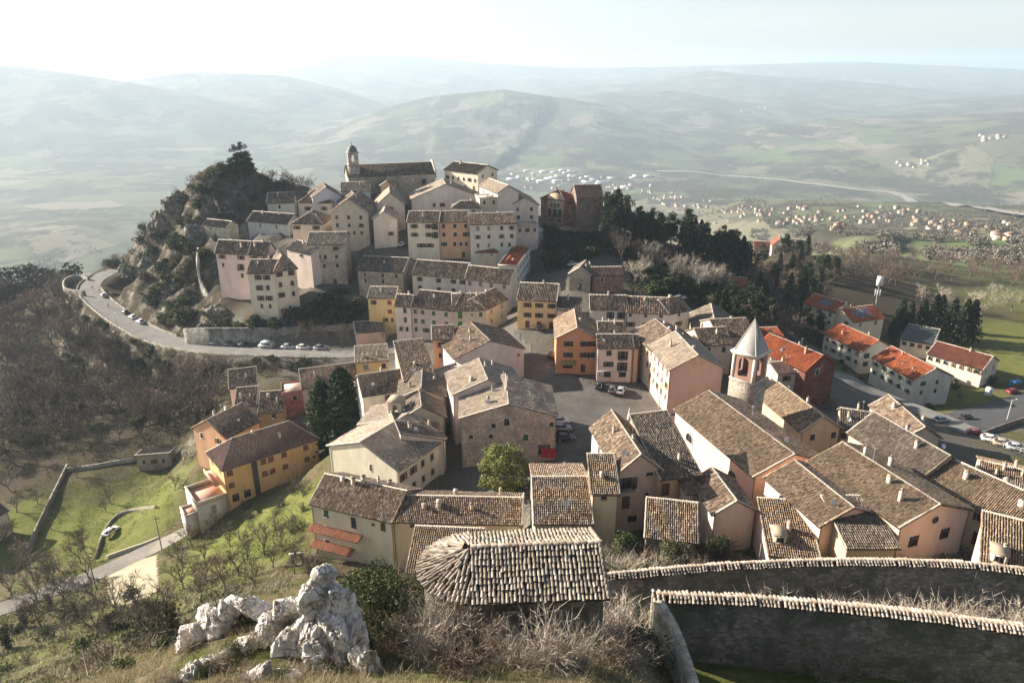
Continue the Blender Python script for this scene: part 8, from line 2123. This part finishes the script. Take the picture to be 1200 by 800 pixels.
# ------------------------------------------------------------------ valley houses
def vhouse(seed, wallc, tilec, wd=10, dp=8, hh=5.5, rise=1.9, flat=False):
    mb = MB(); mb.box(-wd / 2, -dp / 2, -3, wd / 2, dp / 2, hh); wl_ = mb.mesh('wall', [plaster(wallc)])
    mb = MB(); o = .5; a, b = wd / 2 + o, dp / 2 + o
    if flat: mb.box(-a, -b, hh + .002, a, b, hh + .5)
    else: mb.add([(-a, -b, hh - .2), (a, -b, hh - .2), (a, b, hh - .2), (-a, b, hh - .2), (-a * .96, 0, hh + rise), (a * .96, 0, hh + rise)], [(0, 1, 5, 4), (2, 3, 4, 5), (1, 2, 5), (3, 0, 4), (0, 3, 2, 1)])
    rf_ = mb.mesh('roof', [plain('far_roof', tilec, .9)])
    wn_ = []
    for i in range(3):
        for k in range(2): wn_.append((-wd / 2 + wd * (i + .5) / 3, 1.6 + 2.6 * k))
    return wl_, rf_, wn_, dp
wmb = MB(); wmb.box(-.5, -.05, -.6, .5, .03, .6); VWIN = wmb.mesh('window', [glass()])
VH = [vhouse(1, (0.55,0.52,0.47), (0.25, 0.155, 0.115)), vhouse(2, CREAM, (0.24, 0.165, 0.125), 12, 9, 6), vhouse(3, PEACH, (0.26, 0.16, 0.12), 9, 8, 6.5), vhouse(4, (0.58,0.55,0.50), (0.30, 0.22, 0.17), 14, 8, 5), vhouse(5, CREAM, (0.28, 0.175, 0.13), 11, 9, 7)]
Rv = random.Random(33)
def village(spots, label, group, sc_=1.0, flat=False, size=None):
    for px, py in spots:
        p = pick(px, py, 250)
        if p is None: continue
        wl_, rf_, wn_, dp = Rv.choice(VH) if not flat else Rv.choice(VF)
        t = thing('industrial_hall' if flat else 'valley_house', label, 'hall' if flat else 'house', p, Rv.uniform(-.6, .6), group)
        k = sc_ * Rv.uniform(.5, .9); t.scale = (k, k, k)
        link('wall', wl_, t); link('roof', rf_, t)
        if p.y < 1900 and not flat:
            for x, z in wn_: o = link('window', VWIN, t); o.location = (x, -dp / 2 - .02, z)
def cloud(cx, cy, rx, ry, n): return [(cx + Rv.uniform(-rx, rx), cy + Rv.uniform(-ry, ry)) for _ in range(n)]
village(cloud(935,259,26,4,15) + [(915,262),(925,258),(950,258),(957,255)], 'red roofed house in the near hamlet on the valley slope', 'houses of the near hamlet')
village(cloud(985,265,14,5,6), 'pale house with red roof at the end of the near hamlet', 'houses at the end of the near hamlet')
village(cloud(1050,255,40,7,20) + cloud(1100,265,30,5,14), 'small house in the string of houses above the river', 'houses strung above the river')
village(cloud(1185,278,20,4,9), 'small house near the green field by the river', 'houses by the green river field')
village(cloud(880,247,22,6,14) + cloud(930,243,18,4,8), 'small pale house in the scattered valley settlement', 'houses of the scattered settlement')
village(cloud(800,238,34,7,18) + cloud(770,228,30,6,14), 'small pale house at the edge of the valley town', 'houses at the edge of the valley town', 1.3)
village(cloud(1070,193,20,4,9) + cloud(1165,163,16,4,9) + cloud(880,130,20,3,5), 'tiny white farm on the far hillside', 'farms on the far hillside', 2.2)
VF = [vhouse(6, (0.72, 0.72, 0.70), (0.62, 0.62, 0.6), 44, 24, 9, 2, True), vhouse(7, (0.66, 0.66, 0.66), (0.55, 0.56, 0.57), 60, 26, 8, 2, True), vhouse(8, (0.74, 0.73, 0.7), (0.66, 0.65, 0.62), 30, 18, 11, 2, True)]
village(cloud(860,255,60,10,16) + cloud(1010,250,60,9,22) + cloud(1140,268,50,8,18), 'small pale house scattered along the valley slope', 'houses scattered on the valley slope', .9)
village(cloud(640,207,42,7,22) + cloud(720,214,40,7,14), 'large pale industrial hall in the valley town', 'industrial halls of the valley town', 1.1, True)
village(cloud(660,215,60,9,26) + cloud(740,222,30,5,14), 'pale house among the industrial halls', 'houses among the industrial halls', 1.7)
